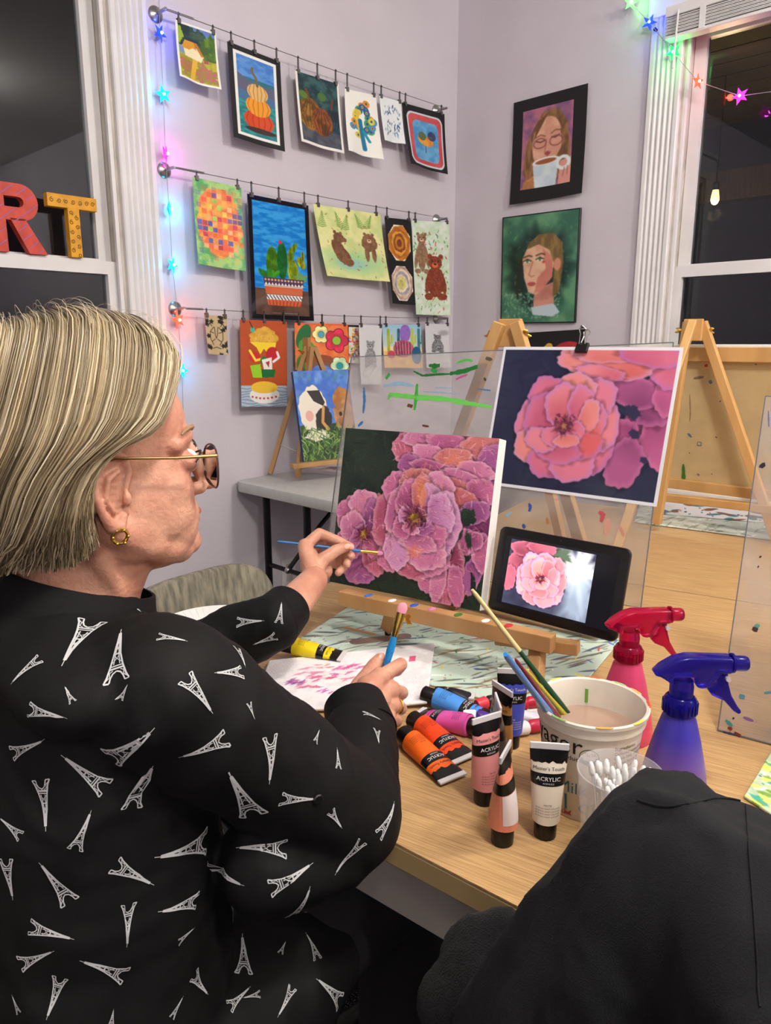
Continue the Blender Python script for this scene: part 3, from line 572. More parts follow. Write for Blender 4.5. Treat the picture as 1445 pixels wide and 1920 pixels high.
def picture_wire(arts, label, fl, w0, tb, w1, fr, seed):
    y = HY; A = AY(*w0, y); B = AY(*w1, y); TBp = AY(*tb, y); z = (A.z + B.z) / 2; A.z = B.z = z; TBp.z = z
    t = thing('picture_wire', label, 'wire rail', (A.x, 0, z), 'steel picture wires on the lavender wall')
    for x in (A.x, B.x):
        Mx = Matrix.Translation((x, 0, z)) @ Matrix.Rotation(R(90), 4, 'X')
        MB().lathe([(0.026, 0), (0.026, 0.004), (0.022, 0.009), (0.012, 0.012), (0.007, 0.016)], 24, Mx).build('flange', m_chrome, t, W=True, smooth=True)
        MB().lathe([(0.0055, 0.012), (0.0055, 0.066), (0.004, 0.070)], 12, Mx).build('post', m_chrome, t, W=True, smooth=True)
    MB().tube([A, TBp], 0.0038, 8).build('turnbuckle', m_chrome, t, W=True, smooth=True)
    MB().tube([A + (B - A) * i / 14 - Vector((0, 0, .006 * math.sin(math.pi * i / 14))) for i in range(15)], 0.0014, 6).build('cable', m_chrome, t, W=True)
    wz = lambda x: z - .006 * math.sin(math.pi * (x - A.x) / (B.x - A.x))
    for i, (nm, lb, px, fn, curl) in enumerate(arts):
        pic = fn(18 + 2 * (i > 4)) if fn is shapes_bearsketch else fn(); yy = y - .004 * (i % 2)
        if nm == 'bouquet_picture': yy = -.03
        C4 = [AY(px[0][0], px[0][1], yy), AY(px[1][0], px[1][1], yy), AY(px[2][0], px[2][1], yy + .006), AY(px[3][0], px[3][1], yy + .006)]
        sheet(nm, lb, 'drawing' if 'drawing' in nm else 'collage' if 'collage' in nm else 'painting', quad(*C4, curl=curl, wave=curl * .35), pic, m_laminated if nm == 'cactus_painting' else m_sheet, 'pictures clipped to the wires', .0012 if nm != 'bouquet_picture' else .01)
        if nm == 'bouquet_picture': continue
        for u in ((.08, .92) if i not in (1, 2) else (.07, .5, .93)):
            q = C4[0].lerp(C4[1], u); zt = wz(q.x)
            b = MB().box((q.x, yy, (zt + q.z) / 2 - .002), (.004, .006, max(abs(zt - q.z), .012) + .01)).box((q.x, yy - .003, q.z - .001), (.011, .005, .016)).box((q.x, yy + .005, q.z - .001), (.011, .004, .016)).tube([(q.x, yy, zt - .006), (q.x, yy - .006, zt), (q.x, yy, zt + .006), (q.x, yy + .006, zt)], .0012, 5)
            b.build('clip', m_clip, t, W=True)
picture_wire(ART1, 'top picture wire, steel cable with round wall plates, nearest the ceiling', (292, 20), (309, 12), (362, 33), (836, 206), 0, 1)
picture_wire(ART2, 'middle picture wire, steel cable that carries the cactus painting', (308, 316), (325, 312), (382, 324), (836, 411), 0, 2)
picture_wire(ART3, 'lowest picture wire, steel cable that carries the burger collage', (330, 578), (345, 574), (380, 578), (836, 600), 0, 3)
xw = -.004
def wallpic(nm, lb, px, pic, m, th, edge=None):
    C4 = [AX(*q, xw) for q in px]
    return sheet(nm, lb, 'painting', quad(*C4, curl=.0, nrm=(-1, 0, 0)), pic, m, None, th)
sheet('mug_portrait', 'portrait of a woman drinking from a white mug, wide black mat, on the wall', 'painting', quad(*[AX(*q, -.012) for q in [(963, 193), (1102, 156), (1094, 363), (959, 385)]], curl=.012, nrm=(-1, 0, 0)), shapes_mug(), m_sheet, None, .0015)
wallpic('green_portrait', 'portrait of a woman among green leaves in a thin black edge', [(945, 408.5), (1091, 390), (1080.5, 605), (941, 607)], shapes_greenwoman(), m_gloss, .012).location = (-.014, 0, 0)
wallpic('fruit_painting', 'black painting with yellow and red fruit, half hidden behind the clipped print', [(955, 626), (1098, 617), (1092, 770), (950, 775)], shapes_darkfruit(), m_sheet, .0015).location = (-.004, 0, 0)
p = AX(1095, 613, 0); t = thing('push_pin', 'dark push pin above the black fruit painting', 'push pin', p)
MB().lathe([(.001, 0), (.001, .008), (.006, .009), (.004, .014), (.007, .022)], 12, Matrix.Rotation(R(-90), 4, 'Y')).build('pin_body', m_black, t, smooth=True)
p = AX(1232, 58, -.026); t = thing('push_pin', 'dark push pin at the top of the right window casing, holding the light string', 'push pin', p)
MB().lathe([(.001, 0), (.001, .008), (.006, .009), (.004, .014), (.007, .022)], 12, Matrix.Rotation(R(-90), 4, 'Y')).build('pin_body', m_black, t, smooth=True)
# ---------------------------------------------------------------- star light strings
def star_poly(r): return [((r if i % 2 == 0 else r * .42) * math.sin(math.pi * i / 5), (r if i % 2 == 0 else r * .42) * math.cos(math.pi * i / 5)) for i in range(10)]
STARC = dict(blue=(40, 70, 255), cyan=(30, 190, 255), pink=(245, 60, 220), red=(255, 90, 60), green=(40, 240, 110), lime=(120, 245, 120))
def light_string(label, pts, stars, plane):
    t = thing('star_light_string', label, 'string lights', pts[0], 'strings of star lights')
    MB().tube(pts, .0011, 5).build('wire', mat('clear_wire', (150, 150, 155), .4), t, W=True)
    for (p, c, rz, rx) in stars:
        Mx = Matrix.Translation(p) @ plane @ Matrix.Rotation(R(rx), 4, 'Y') @ Matrix.Rotation(R(rz), 4, 'Z')
        ms = mat('star_' + c, STARC[c], .25, emit=STARC[c], estr=.75, spec=.4)
        poly = star_poly(.031); b = MB(); n = 10
        b.add([(x, y, 0) for x, y in poly] + [(0, 0, .008), (0, 0, -.008)], [(i, (i + 1) % n, n) for i in range(n)] + [((i + 1) % n, i, n + 1) for i in range(n)], Mx)
        s = b.build('star', ms, t, W=True)
        MB().ball((0, 0, .006), .0055, 10, 8, Mx).build('bulb', mat('led_' + c, (255, 255, 255), .3, emit=tuple(np.array(STARC[c]) * .4 + 153), estr=14), s, W=False) if False else None
        bb = MB().ball((0, 0, .0075), .005, 10, 8, Mx); I = MW[t].inverted(); bb.v = [tuple(I @ Vector(q)) for q in bb.v]
        bb.build('bulb', mat('led_' + c, (255, 255, 255), .3, emit=tuple(np.array(STARC[c]) * .5 + 127), estr=9), s)
        l = bpy.data.lights.new('star_light', 'POINT'); l.color = tuple(srgb(STARC[c])); l.energy = .3; l.shadow_soft_size = .012
        lo = bpy.data.objects.new('star_light', l); COL.objects.link(lo); lo.location = p + (Mx.to_3x3() @ Vector((0, 0, .022)))
PLL = Matrix.Rotation(R(90), 4, 'X')
L = lambda x, y: AY(x, y, -.03)
SL = [((296, -60), None), ((300, 62), 'blue'), ((306, 177), 'cyan'), ((310, 288), 'pink'), ((317, 392), 'cyan'), ((323, 497), 'cyan'), ((334, 600), 'red'), ((341, 695), 'cyan'), ((344, 790), None)]
light_string('string of glowing star lights hanging down beside the left window casing', [L(*q) for q, c in SL], [(L(*q), c, 10 + 37 * i, [0, 15, -10, 40, 60, 20, 10, 0, 0, 0][i]) for i, (q, c) in enumerate(SL) if c], PLL)
PLR = Matrix(((0, 0, -1, 0), (-1, 0, 0, 0), (0, 1, 0, 0), (0, 0, 0, 1)))
Q = lambda x, y: AX(x, y, -.05)
SR = [((1150, -60), None), ((1182, 5), 'lime'), ((1217, 42), 'blue'), ((1262, 98), 'green'), ((1308, 153), 'red'), ((1387, 180), 'pink'), ((1445, 172), None), ((1560, 120), 'blue'), ((1700, 20), None)]
light_string('string of glowing star lights draped across the top of the right window', [Q(*q) for q, c in SR], [(Q(*q), c, 18 + 50 * i * (i != 5), [0, 50, 20, 10, 70, 0, 0, 0, 0][i]) for i, (q, c) in enumerate(SR) if c], PLR)
# ---------------------------------------------------------------- letters on the left window rail
def letter(label, cat, poly, holes, x0, z0, d, m, deco):
    b = MB()
    for pg in poly: b.prism(pg, 0, d)
    t = thing('wooden_letter', label, 'letter', Matrix.Translation((x0, .021 + d / 2, z0)) @ Matrix.Rotation(R(90), 4, 'X'), 'painted letters on the window rail')
    b.build('letter_body', m, t, bevel=.0015)
    return t
m_red = mat('red_letter_paint', (204, 66, 46), .5, var=.12, vscale=30); m_yel = mat('yellow_letter_paint', (226, 160, 26), .5, var=.1, vscale=30)
t = letter('big yellow letter T with black swirls standing on the window rail', 'letter', [[(.062, 0), (.100, 0), (.100, .150), (.062, .150)], [(0, .148), (.160, .148), (.160, .188), (0, .188)]], None, -2.012, 1.542, .028, m_yel, None)
b = MB(); rg = random.Random(3)
for i in range(17):
    cx, cy = [(.014 + .0225 * i, .168) if i < 7 else (.081 + .009 * (-1) ** i, .135 - .0142 * (i - 7))][0]
    cx = min(cx, .146); r0 = .0075; ph = rg.random() * 6
    pts = [Vector((cx + r0 * (1 - k / 14) * math.cos(ph + k * .75), cy + r0 * (1 - k / 14) * math.sin(ph + k * .75), .0283)) for k in range(12)]
    b.tube(pts, .0009, 4)
props(b.build('swirl_print', m_black, t), kind='stuff')
def arc(cx, cy, r, a0, a1, n): return [(cx + r * math.cos(R(a0 + (a1 - a0) * i / n)), cy + r * math.sin(R(a0 + (a1 - a0) * i / n))) for i in range(n + 1)]
rp = [[(0, 0), (.048, 0), (.048, .2), (0, .2)], [(.047, .2), (.047, .155), (.085, .155)] + arc(.085, .145, .055, 90, 0, 6)[::-1][:0] + [(.09, .2)],]
outer = [(.047, .2), (.095, .2)] + arc(.095, .147, .053, 90, -90, 12)[1:] + [(.047, .094)]; inner = [(.047, .162), (.09, .162)] + arc(.09, .147, .015, 90, -90, 8)[1:] + [(.047, .132)]
n1 = len(outer)
b = MB().prism([(0, 0), (.048, 0), (.048, .2), (0, .2)], 0, .028)
ring = [outer[0]] + outer[1:]
for i in range(n1 - 1):      # bowl as quads between outer and inner outlines
    j0 = min(int(i * (len(inner) - 1) / (n1 - 1)), len(inner) - 1); j1 = min(int((i + 1) * (len(inner) - 1) / (n1 - 1)), len(inner) - 1)
    pg = [outer[i], outer[i + 1], inner[j1], inner[j0]] if j0 != j1 else [outer[i], outer[i + 1], inner[j0]]
    b.prism(pg, 0, .028)
b.prism([(.060, .1), (.105, .1), (.165, 0), (.110, 0)], 0, .028)
t = thing('wooden_letter', 'big red letter R with purple stripes standing on the window rail', 'letter', Matrix.Translation((-2.19, .021 + .014, 1.542)) @ Matrix.Rotation(R(90), 4, 'X'), 'painted letters on the window rail')
b.build('letter_body', m_red, t)
b = MB()
def in_r(x, z):
    if .001 < x < .047 and .001 < z < .199: return True
    if .047 <= x <= .095 and (.164 < z < .199 or .096 < z < .130): return True
    if x > .095 and .019 < math.hypot(x - .095, z - .147) < .0515: return True
    return 0 < z < .097 and .062 + (.1 - z) * .5 < x < .103 + (.1 - z) * .58
for i in range(-6, 8):       # slanting painted stripes, kept on the letter's face
    for k in range(60):
        xa = .0025 * k; za = i * .034 + xa * .75
        if in_r(xa, za) and in_r(xa + .0025, za + .0055): b.add([(xa, za, .0283), (xa + .0025, za + .0019, .0283), (xa + .0025, za + .0054, .0283), (xa, za + .0035, .0283)], [(0, 1, 2, 3)])
props(b.build('stripe_print', mat('purple_stripe', (150, 84, 140), .5), t), kind='stuff')
# ---------------------------------------------------------------- raised blind at the right window
t = thing('window_blind', 'white raised slatted blind stacked at the top of the right window', 'blind', (-.05, WR1, 2.40))
by0, by1 = WR1 + .052, WR0 - .052; ym, yl = (by0 + by1) / 2, by0 - by1
MB().box((-.055, ym, 2.482), (.055, yl, .036)).build('head_rail', m_trim, t, W=True, bevel=.004)
for i in range(11): MB().box((-.056 + .002 * (i % 2), ym, 2.458 - i * .0052), (.05, yl - .01, .0026)).build('slat', m_trim, t, W=True)
MB().box((-.056, ym, 2.394), (.052, yl - .01, .012)).build('bottom_rail', m_trim, t, W=True, bevel=.003)
for q in (.12, .5, .88): MB().box((-.083, by0 - yl * q, 2.43), (.003, .022, .075)).build('ladder_tape', m_trim, t, W=True)
MB().tube([(-.092, by0 - .055, 2.475), (-.094, by0 - .05, 2.28)], .004, 8).build('wand', m_trim, t, W=True, smooth=True)
# ---------------------------------------------------------------- porch seen through the right window
m_porch = mat('porch_boards', (70, 58, 50), .7, var=.3, vscale=6, stretch=(1, 12, 1))
pc = bpy.data.objects.new('porch_roof', None); COL.objects.link(pc); pc.location = (1.6, -1.5, 2.75); MW[pc] = Matrix.Translation((1.6, -1.5, 2.75)); struct(pc, 'dark plank porch roof outside the right window')
for i in range(12): MB().box((.3 + i * .2, -1.2, 2.76), (.19, 4.4, .03)).build('plank', m_porch, pc, W=True)
MB().box((2.72, -1.2, 2.36), (.14, 4.4, .2)).build('beam', m_porch, pc, W=True)
for y in (-2.6, .5): MB().box((2.72, y, .98), (.12, .12, 2.56)).build('post', m_porch, pc, W=True)
bp = CAM + ray(1340, 372) * 4.35
t = thing('pendant_bulb', 'small glowing warm bulb hanging on a cord in the dark beyond the right window', 'lamp', bp)
MB().tube([bp + Vector((0, 0, .07)), (bp.x, bp.y, 2.745)], .004, 6).build('cord', m_black, t, W=True)
MB().lathe([(.018, .045), (.018, .085), (.006, .09)], 14, Matrix.Translation(bp)).build('socket', m_black, t, W=True, smooth=True)
MB().lathe([(.004, -.035), (.016, -.028), (.024, -.010), (.022, .010), (.016, .045)], 16, Matrix.Translation(bp)).build('bulb', mat('warm_bulb_glass', (255, 220, 150), .2, emit=(255, 190, 90), estr=9), t, W=True, smooth=True)
l = bpy.data.lights.new('pendant_light', 'POINT'); l.energy = 22; l.color = (1, .68, .32); l.shadow_soft_size = .04
lo = bpy.data.objects.new('pendant_light', l); COL.objects.link(lo); lo.location = bp + Vector((0, 0, -.09))
# ---------------------------------------------------------------- tables
TZ = .74
def wood(name, c1, c2, scale, stretch, rough=.4, bump=.15):
    m = mat(name, c1, rough, col2=c2, vscale=scale, stretch=stretch, bump=bump, bscale=scale * 2)
    for e, pz in zip([n for n in m.node_tree.nodes if n.type == 'VALTORGB'][0].color_ramp.elements, (.3, .7)): e.position = pz
    return m
m_oak = wood('light_oak_laminate', (202, 166, 116), (156, 120, 78), 7, (2.0, 80, 1), .42, .05)
m_band = mat('table_edge_band', (170, 146, 100), .5); m_apron = mat('grey_table_apron', (150, 144, 138), .6)
m_pine = wood('pine_easel', (206, 164, 106), (184, 140, 84), 14, (1, 1, .12), .45); m_leg = mat('black_leg_metal', (20, 20, 22), .4, .4)
sd = Vector((.225, -.974, 0)).normalized(); sn = Vector((.974, .225, 0)).normalized()
fe = Vector((.083, -.9965, 0)).normalized()
K0 = Vector((-2.613, -1.28, 0)); K1 = K0 + fe * 1.95; S0 = Vector((-1.522, -1.779, 0)) - sd * .56; S1 = S0 + sd * 1.95
def table(label, poly, legs):
    Mt = frame((poly[0].x, poly[0].y, 0), sd); t = thing('classroom_table', label, 'table', Mt, 'oak laminate tables pushed together'); I = Mt.inverted()
    pl = [tuple((I @ p)[:2]) for p in poly]
    if sum(pl[i][0] * pl[i - 1][1] - pl[i - 1][0] * pl[i][1] for i in range(4)) > 0: pl = pl[::-1]
    MB().prism(pl, TZ - .002, TZ).build('table_top', m_oak, t)
    MB().prism(pl, TZ - .032, TZ - .002).build('edge_band', m_band, t, bevel=.003)
    c = Vector((sum(p[0] for p in pl) / 4, sum(p[1] for p in pl) / 4)); q = [tuple(c + (Vector(p) - c) * .975) for p in pl]; q2 = [tuple(c + (Vector(p) - c) * .95) for p in pl]
    for i in range(4):
        a, b = q[i], q[(i + 1) % 4]; MB().bar((a[0], a[1], TZ - .062), (b[0], b[1], TZ - .062), .018, .06).build('apron', m_apron, t)
        MB().tube([(q2[i][0], q2[i][1], TZ - .04), (q2[i][0], q2[i][1], .012)], .022, 14).build('leg', m_leg, t, smooth=True)
        MB().lathe([(.026, 0), (.026, .012), (.02, .016)], 14, Matrix.Translation((q2[i][0], q2[i][1], 0))).build('foot', m_black, t, smooth=True)
    return t
table('light oak table the woman paints at, nearest the camera', [K0, K1, S1 - sn * .002, S0 - sn * .002], 4)
table('light oak table beyond the seam, under the big canvas easel', [S0 + sn * .002, S1 + sn * .002, S1 + sn * .82, S0 + sn * .82], 4)
# grey folding table along the left wall
m_grey = mat('grey_plastic_top', (196, 196, 190), .55, var=.04, vscale=30, bump=.1, bscale=200)
t = thing('folding_table', 'grey plastic folding table with black legs in the room corner', 'table', (-.74, -.33, 0))
def rrect(x0, y0, x1, y1, r, n=6):
    out = []
    for cx, cy, a in ((x1 - r, y1 - r, 0), (x0 + r, y1 - r, 90), (x0 + r, y0 + r, 180), (x1 - r, y0 + r, 270)):
        out += [(cx + r * math.cos(R(a + 90 * i / n)), cy + r * math.sin(R(a + 90 * i / n))) for i in range(n + 1)]
    return out
MB().prism(rrect(-1.385, -.62, -.13, -.012, .045), .70, .742).build('table_top', m_grey, t, W=True, bevel=.005, smooth=True)
for x in (-1.345, -.30):
    for y in (-.17, -.41): MB().tube([(x, y, .70), (x, y, .02)], .0145, 12).build('leg', m_leg, t, W=True, smooth=True)
    MB().tube([(x, -.17, .42), (x, -.41, .42)], .009, 10).build('crossbar', m_leg, t, W=True, smooth=True)
    MB().bar((x, -.12, .014), (x, -.46, .014), .03, .028).build('foot_bar', m_leg, t, W=True)
    s = 1 if x < -.8 else -1
    MB().tube([(x, -.29, .42), (x + s * .17, -.29, .57), (x + s * .34, -.29, .695)], .009, 10).build('brace', m_leg, t, W=True, smooth=True)
    MB().ball((x, -.29, .42), .014).build('rivet', m_chrome, t, W=True, smooth=True)
# folding chair at the table's end
def chair_mat():
    m = mat('streaked_grey_fabric', (150, 144, 126), .9, col2=(104, 100, 88), vscale=9, stretch=(9, 9, 1.4), bump=.4, bscale=200); return m
def folding_chair(label, M, pad=True):
    t = thing('folding_chair', label, 'chair', M, 'padded grey folding chairs')
    fab = chair_mat(); b = MB(); W2 = .215       # local: +y is the back, sits facing -y
    prof = []
    pl = [(W2 * math.copysign(abs(math.cos(R(a))) ** .6, math.cos(R(a))), .125 * math.copysign(abs(math.sin(R(a))) ** .75, math.sin(R(a)))) for a in range(0, 360, 10)]
    Mb = Matrix.Translation((0, .20, .643)) @ Matrix.Rotation(R(80), 4, 'X')
    MB().prism(pl, -.014, .014, Mb).build('backrest', fab, t, bevel=.008, smooth=True)
    MB().prism(rrect(-.2, -.2, .2, .19, .06), .43, .468).build('seat', fab, t, bevel=.01, smooth=True)
    for s in (-1, 1):
        MB().tube([(s * .215, -.25, .01), (s * .212, .02, .42), (s * .205, .175, .66)], .011, 10).build('front_leg', m_leg, t, smooth=True)
        MB().tube([(s * .19, .25, .01), (s * .192, -.12, .43)], .011, 10).build('rear_leg', m_leg, t, smooth=True)
    MB().tube([(-.19, .22, .05), (.19, .22, .05)], .009, 8).build('stretcher', m_leg, t, smooth=True); MB().tube([(-.21, -.2, .09), (.21, -.2, .09)], .009, 8).build('stretcher', m_leg, t, smooth=True)
    return t
folding_chair('grey streaked padded folding chair pushed in at the table end', Matrix.Translation((-2.19, -1.25, 0)) @ Matrix.Rotation(R(4), 4, 'Z'))
folding_chair('padded folding chair the woman in the tower-print shirt sits on', Matrix.Translation((-2.86, -1.74, 0)) @ Matrix.Rotation(R(90), 4, 'Z'))
folding_chair('padded folding chair under the person in black', Matrix.Translation((-2.74, -2.55, 0)) @ Matrix.Rotation(R(75), 4, 'Z'))
# ---------------------------------------------------------------- sheets lying on the table
def flat(name, label, cat, px, pic, m, z, th=.0025, wave=0.0, group=None, thk=None):
    C4 = [AZ(*q, z) for q in px]; o = sheet(name, label, cat, quad(*C4, curl=0, nrm=(0, 0, 1), wave=wave), pic, m, group, th); return o
m_pal = mat('palette_sheet', attr=True, rough=.3, bump=.3, bscale=200)
def streaky(W, H, bg, pal, n, seed, L=.07, wd=.008, rot=(-60, 20)):
    p = Pic(W, H, bg, seed); p.fill(p.rect(0, 0, 1, 1), bg, np.array(bg) * .92, n=5); p.dabs(n, pal, L=L, wd=wd, rot=rot); p.dabs(n, pal, L=L * .15, wd=wd * .5); return p
MINT = (196, 216, 202)
pp = streaky(330, 190, MINT, [(110, 104, 96), (70, 90, 100), (150, 160, 140), (120, 96, 84), (60, 80, 110), (226, 236, 228), (90, 100, 90), (150, 120, 90)], 210, 31, .05, .006, (-70, -20)); pp.fill(pp.seg([(.2, .72), (.33, .5)], .05), (140, 112, 100), (110, 90, 84)); pp.fill(pp.seg([(.1, .55), (.22, .56)], .02), (200, 150, 90)); pp.dabs(40, [(60, 100, 190), (200, 60, 60), (230, 200, 60), (40, 120, 70)], (.5, .05, 1, .9), .02, .004)
flat('palette_sheet', 'mint green paint-streaked palette sheet under the small easel', 'palette', [(675, 1123), (1165, 1198), (1085, 1292), (552, 1200)][0:1] + [(1165, 1198), (1040, 1345), (540, 1212)], pp, m_pal, TZ + .0035, .003)
pt = Pic(200, 150, (232, 230, 232), 33); pt.fill(pt.rect(0, 0, 1, 1), (236, 234, 236), (222, 220, 224), n=20)
for x, y, r, c in ((.28, .55, .05, (196, 80, 120)), (.4, .5, .04, (206, 90, 130)), (.5, .32, .05, (206, 80, 150)), (.45, .42, .03, (200, 90, 150)), (.2, .5, .04, (130, 70, 150)), (.3, .35, .05, (210, 130, 160)), (.52, .52, .03, (226, 120, 150)), (.38, .72, .025, (200, 80, 180)), (.35, .25, .03, (226, 120, 110))):
    for k in range(5): pt.fill(pt.ell(x + pt.rng.normal() * r, y + pt.rng.normal() * r * .8, r * .8, r * .38, pt.rng.uniform(-60, 10), .2, soft=.5), c, al=.75)
pt.fill(pt.rect(.85, .22, .89, .32), (226, 60, 110), al=.8)
m_towel = mat('paper_towel', attr=True, rough=.95, bump=.8, bscale=300)
flat('paper_towel', 'white paper towel dabbed with pink and purple paint in front of the woman', 'paper towel', [(505, 1238), (815, 1205), (800, 1318), (470, 1334)], pt, m_towel, TZ + .009, .004, .0025)
pg = streaky(90, 160, (196, 214, 180), [(120, 160, 60), (230, 226, 110), (60, 150, 120), (90, 96, 120), (230, 236, 226), (70, 170, 150)], 120, 34, .12, .05)
flat('palette_sheet', 'green and yellow paint-smeared palette at the right edge of the near table', 'palette', [(1452, 1398), (1600, 1440), (1560, 1600), (1395, 1492)], pg, m_pal, TZ + .0045, .003)
pb = streaky(200, 60, (206, 218, 208), [(150, 170, 160), (90, 110, 120), (240, 240, 236), (120, 140, 130)], 120, 35, .04, .008)
flat('palette_sheet', 'pale paint-stained strip of palette paper under the big canvas easel', 'palette', [(1200, 938), (1460, 962), (1470, 1014), (1190, 978)], pb, m_pal, TZ + .0045, .003)
pw = streaky(160, 50, (226, 224, 226), [(40, 110, 130), (60, 70, 70), (120, 70, 60), (226, 226, 226)], 26, 36, .09, .03, (-20, 20))
flat('blotting_paper', 'white paper with teal and black blots lying before the big canvas', 'paper', [(1238, 934), (1440, 950), (1440, 980), (1232, 962)], pw, m_sheet, TZ + .0075, .002)
pv = Pic(60, 40, (206, 200, 196), 37); pv.fill(pv.ell(.6, .4, .3, .2, 0, .2), (120, 90, 84), (180, 150, 140))
C4 = [AZ(*q, .7435) for q in [(590, 875), (700, 866), (660, 893), (540, 884)]]
sheet('paper_sheet', 'loose picture sheet lying under the guinea pig easel', 'paper', quad(*C4, nrm=(0, 0, 1)), pv, m_sheet, None, .001)
# foam plate
pcn = AZ(402, 1196, TZ); t = thing('foam_plate', 'white foam plate with a ridged rim behind the woman\'s left arm', 'plate', pcn)
m_foam = mat('white_foam', (228, 228, 226), .6)
MB().lathe([(.001, .001), (.06, .001), (.068, .004), (.105, .022), (.108, .024), (.106, .026), (.066, .008), (.058, .005), (.001, .005)], 48, caps=(False, False)).build('plate_body', m_foam, t, smooth=True)
b = MB()
for i in range(48): a = 2 * math.pi * i / 48; b.bar((.075 * math.cos(a), .075 * math.sin(a), .0115), (.102 * math.cos(a), .102 * math.sin(a), .0245), .004, .002)
props(b.build('rim_ridges', m_foam, t), kind='stuff')
# ---------------------------------------------------------------- paintings on easels, print, tablet
ROSEP = [((104, 34, 76), (196, 108, 150), (222, 162, 188)), ((126, 48, 94), (208, 130, 166), (230, 186, 204)), ((150, 60, 80), (204, 120, 112), (214, 156, 164)), ((96, 44, 92), (160, 88, 142), (196, 136, 176)), ((124, 46, 78), (190, 98, 124), (214, 156, 170))]
def paint_canvas():
    p = Pic(300, 292, (24, 36, 30), 41); p.fill(p.rect(0, 0, 1, 1), (22, 36, 30), (34, 50, 38), n=6); p.dabs(150, [(36, 56, 44), (16, 26, 22), (50, 66, 50)], L=.05, wd=.01, al=.5)
    c = ROSEP; M_, L_, O_, V_, D_ = ROSEP
    W_ = ((140, 70, 120), (206, 146, 190), (222, 176, 206))          # pale lilac petal
    P = lambda x, y, rx, ry, ro, k, bx, by, sh=.28: p.petal(x, y, rx, ry, ro, *k, bx, by, .045, sh)
    p.fill(p.poly([(.38, 0), (.36, .10), (.41, .22), (.5, .34), (.8, .42), (1, .5), (1, 0)]), (150, 70, 112), (176, 96, 130), n=10); p.fill(p.poly([(.76, .3), (1, .3), (1, .78), (.93, .72), (.86, .62), (.78, .5)]), (112, 50, 92), (146, 76, 116), n=8)
    for q in ((.93, .80, .055, .13, 12, V_, .92, .6), (.97, .66, .06, .12, -10, M_, .9, .5), (.86, .62, .07, .09, 40, M_, .95, .6), (.93, .60, .045, .055, 0, L_, .9, .6)): P(*q)
    for q in ((.66, .84, .075, .12, -14, M_, .7, .62), (.79, .82, .085, .20, 8, D_, .84, .62), (.73, .86, .05, .15, 4, L_, .8, .62), (.84, .88, .05, .13, -12, M_, .84, .62)): P(*q)
    for q in ((.44, .10, .10, .10, 20, D_, .55, .3), (.52, .04, .12, .05, 0, L_, .6, .2), (.70, .05, .15, .06, 6, M_, .7, .25), (.90, .05, .13, .07, -8, O_, .8, .25), (.96, .14, .08, .11, 20, V_, .8, .25), (.60, .13, .13, .06, 14, L_, .6, .3), (.74, .13, .12, .055, -4, O_, .7, .3), (.88, .20, .12, .06, 8, L_, .8, .35), (.46, .20, .07, .07, -30, V_, .56, .3), (.62, .21, .15, .05, 10, M_, .6, .36), (.80, .25, .14, .05, 12, L_, .7, .38), (.72, .29, .13, .045, 4, O_, .7, .4), (.93, .32, .10, .08, 16, M_, .8, .4), (.82, .37, .12, .06, 20, O_, .76, .5), (.90, .44, .10, .07, -20, V_, .8, .5)): P(*q)
    for gx, gy, rx, ry, ro in ((.865, .47, .05, .05, 30), (.81, .60, .022, .06, 36), (.885, .60, .018, .05, -16), (.95, .88, .016, .10, -14), (.77, .68, .018, .03, 30)): p.fill(p.ell(gx, gy, rx, ry, ro, .12), (20, 34, 28), (36, 56, 40))
    # left flower
    for q in ((.20, .88, .125, .10, 0, V_, .2, .66), (.11, .74, .10, .12, 20, M_, .2, .66), (.30, .78, .09, .13, -20, D_, .2, .66), (.28, .54, .085, .15, -8, O_, .21, .66), (.12, .55, .12, .13, 30, M_, .21, .66), (.19, .47, .11, .09, 0, L_, .21, .66), (.25, .56, .055, .13, -4, V_, .21, .66), (.12, .62, .085, .10, 24, L_, .21, .68), (.16, .69, .04, .11, 26, W_, .2, .66), (.28, .72, .06, .09, -24, M_, .21, .64)): P(*q)
    # large centre flower
    for q in ((.56, .80, .13, .09, 6, D_, .53, .52), (.42, .74, .10, .13, 24, M_, .53, .52), (.67, .72, .12, .13, -30, M_, .53, .52), (.36, .54, .10, .19, 4, D_, .53, .52), (.42, .36, .12, .11, 40, M_, .53, .52), (.54, .30, .13, .09, 0, O_, .53, .52), (.66, .34, .11, .12, -30, L_, .53, .52), (.72, .52, .11, .19, -6, W_, .53, .52), (.62, .70, .15, .12, 10, L_, .53, .5), (.44, .72, .085, .13, -14, W_, .5, .5), (.42, .48, .075, .16, 8, L_, .53, .52), (.48, .40, .075, .13, 14, M_, .53, .52), (.57, .37, .07, .13, -6, O_, .53, .52), (.64, .42, .075, .13, -20, W_, .53, .52), (.70, .48, .085, .14, -14, W_, .54, .52), (.66, .62, .10, .075, -24, M_, .54, .52), (.57, .66, .13, .06, 6, L_, .54, .5), (.47, .58, .07, .08, 20, M_, .53, .52), (.60, .575, .075, .04, -16, V_, .53, .5), (.52, .585, .06, .035, 10, L_, .53, .5), (.465, .50, .035, .06, 10, W_, .53, .52)): P(*q)
    for cx, cy, r in ((.535, .515, .075), (.21, .66, .055)):
        p.fill(p.ell(cx, cy, r * .8, r * .75, 0, .25, 6, soft=.6), (86, 26, 58)); p.dabs(60, [(70, 20, 46), (110, 44, 70), (150, 80, 60)], (cx - r, cy - r, cx + r, cy + r), r * .35, r * .06, al=.7); p.fill(p.ell(cx, cy, r * .38, r * .42, 0, .2, 5, soft=.5), (190, 146, 50), (110, 80, 30), n=50)
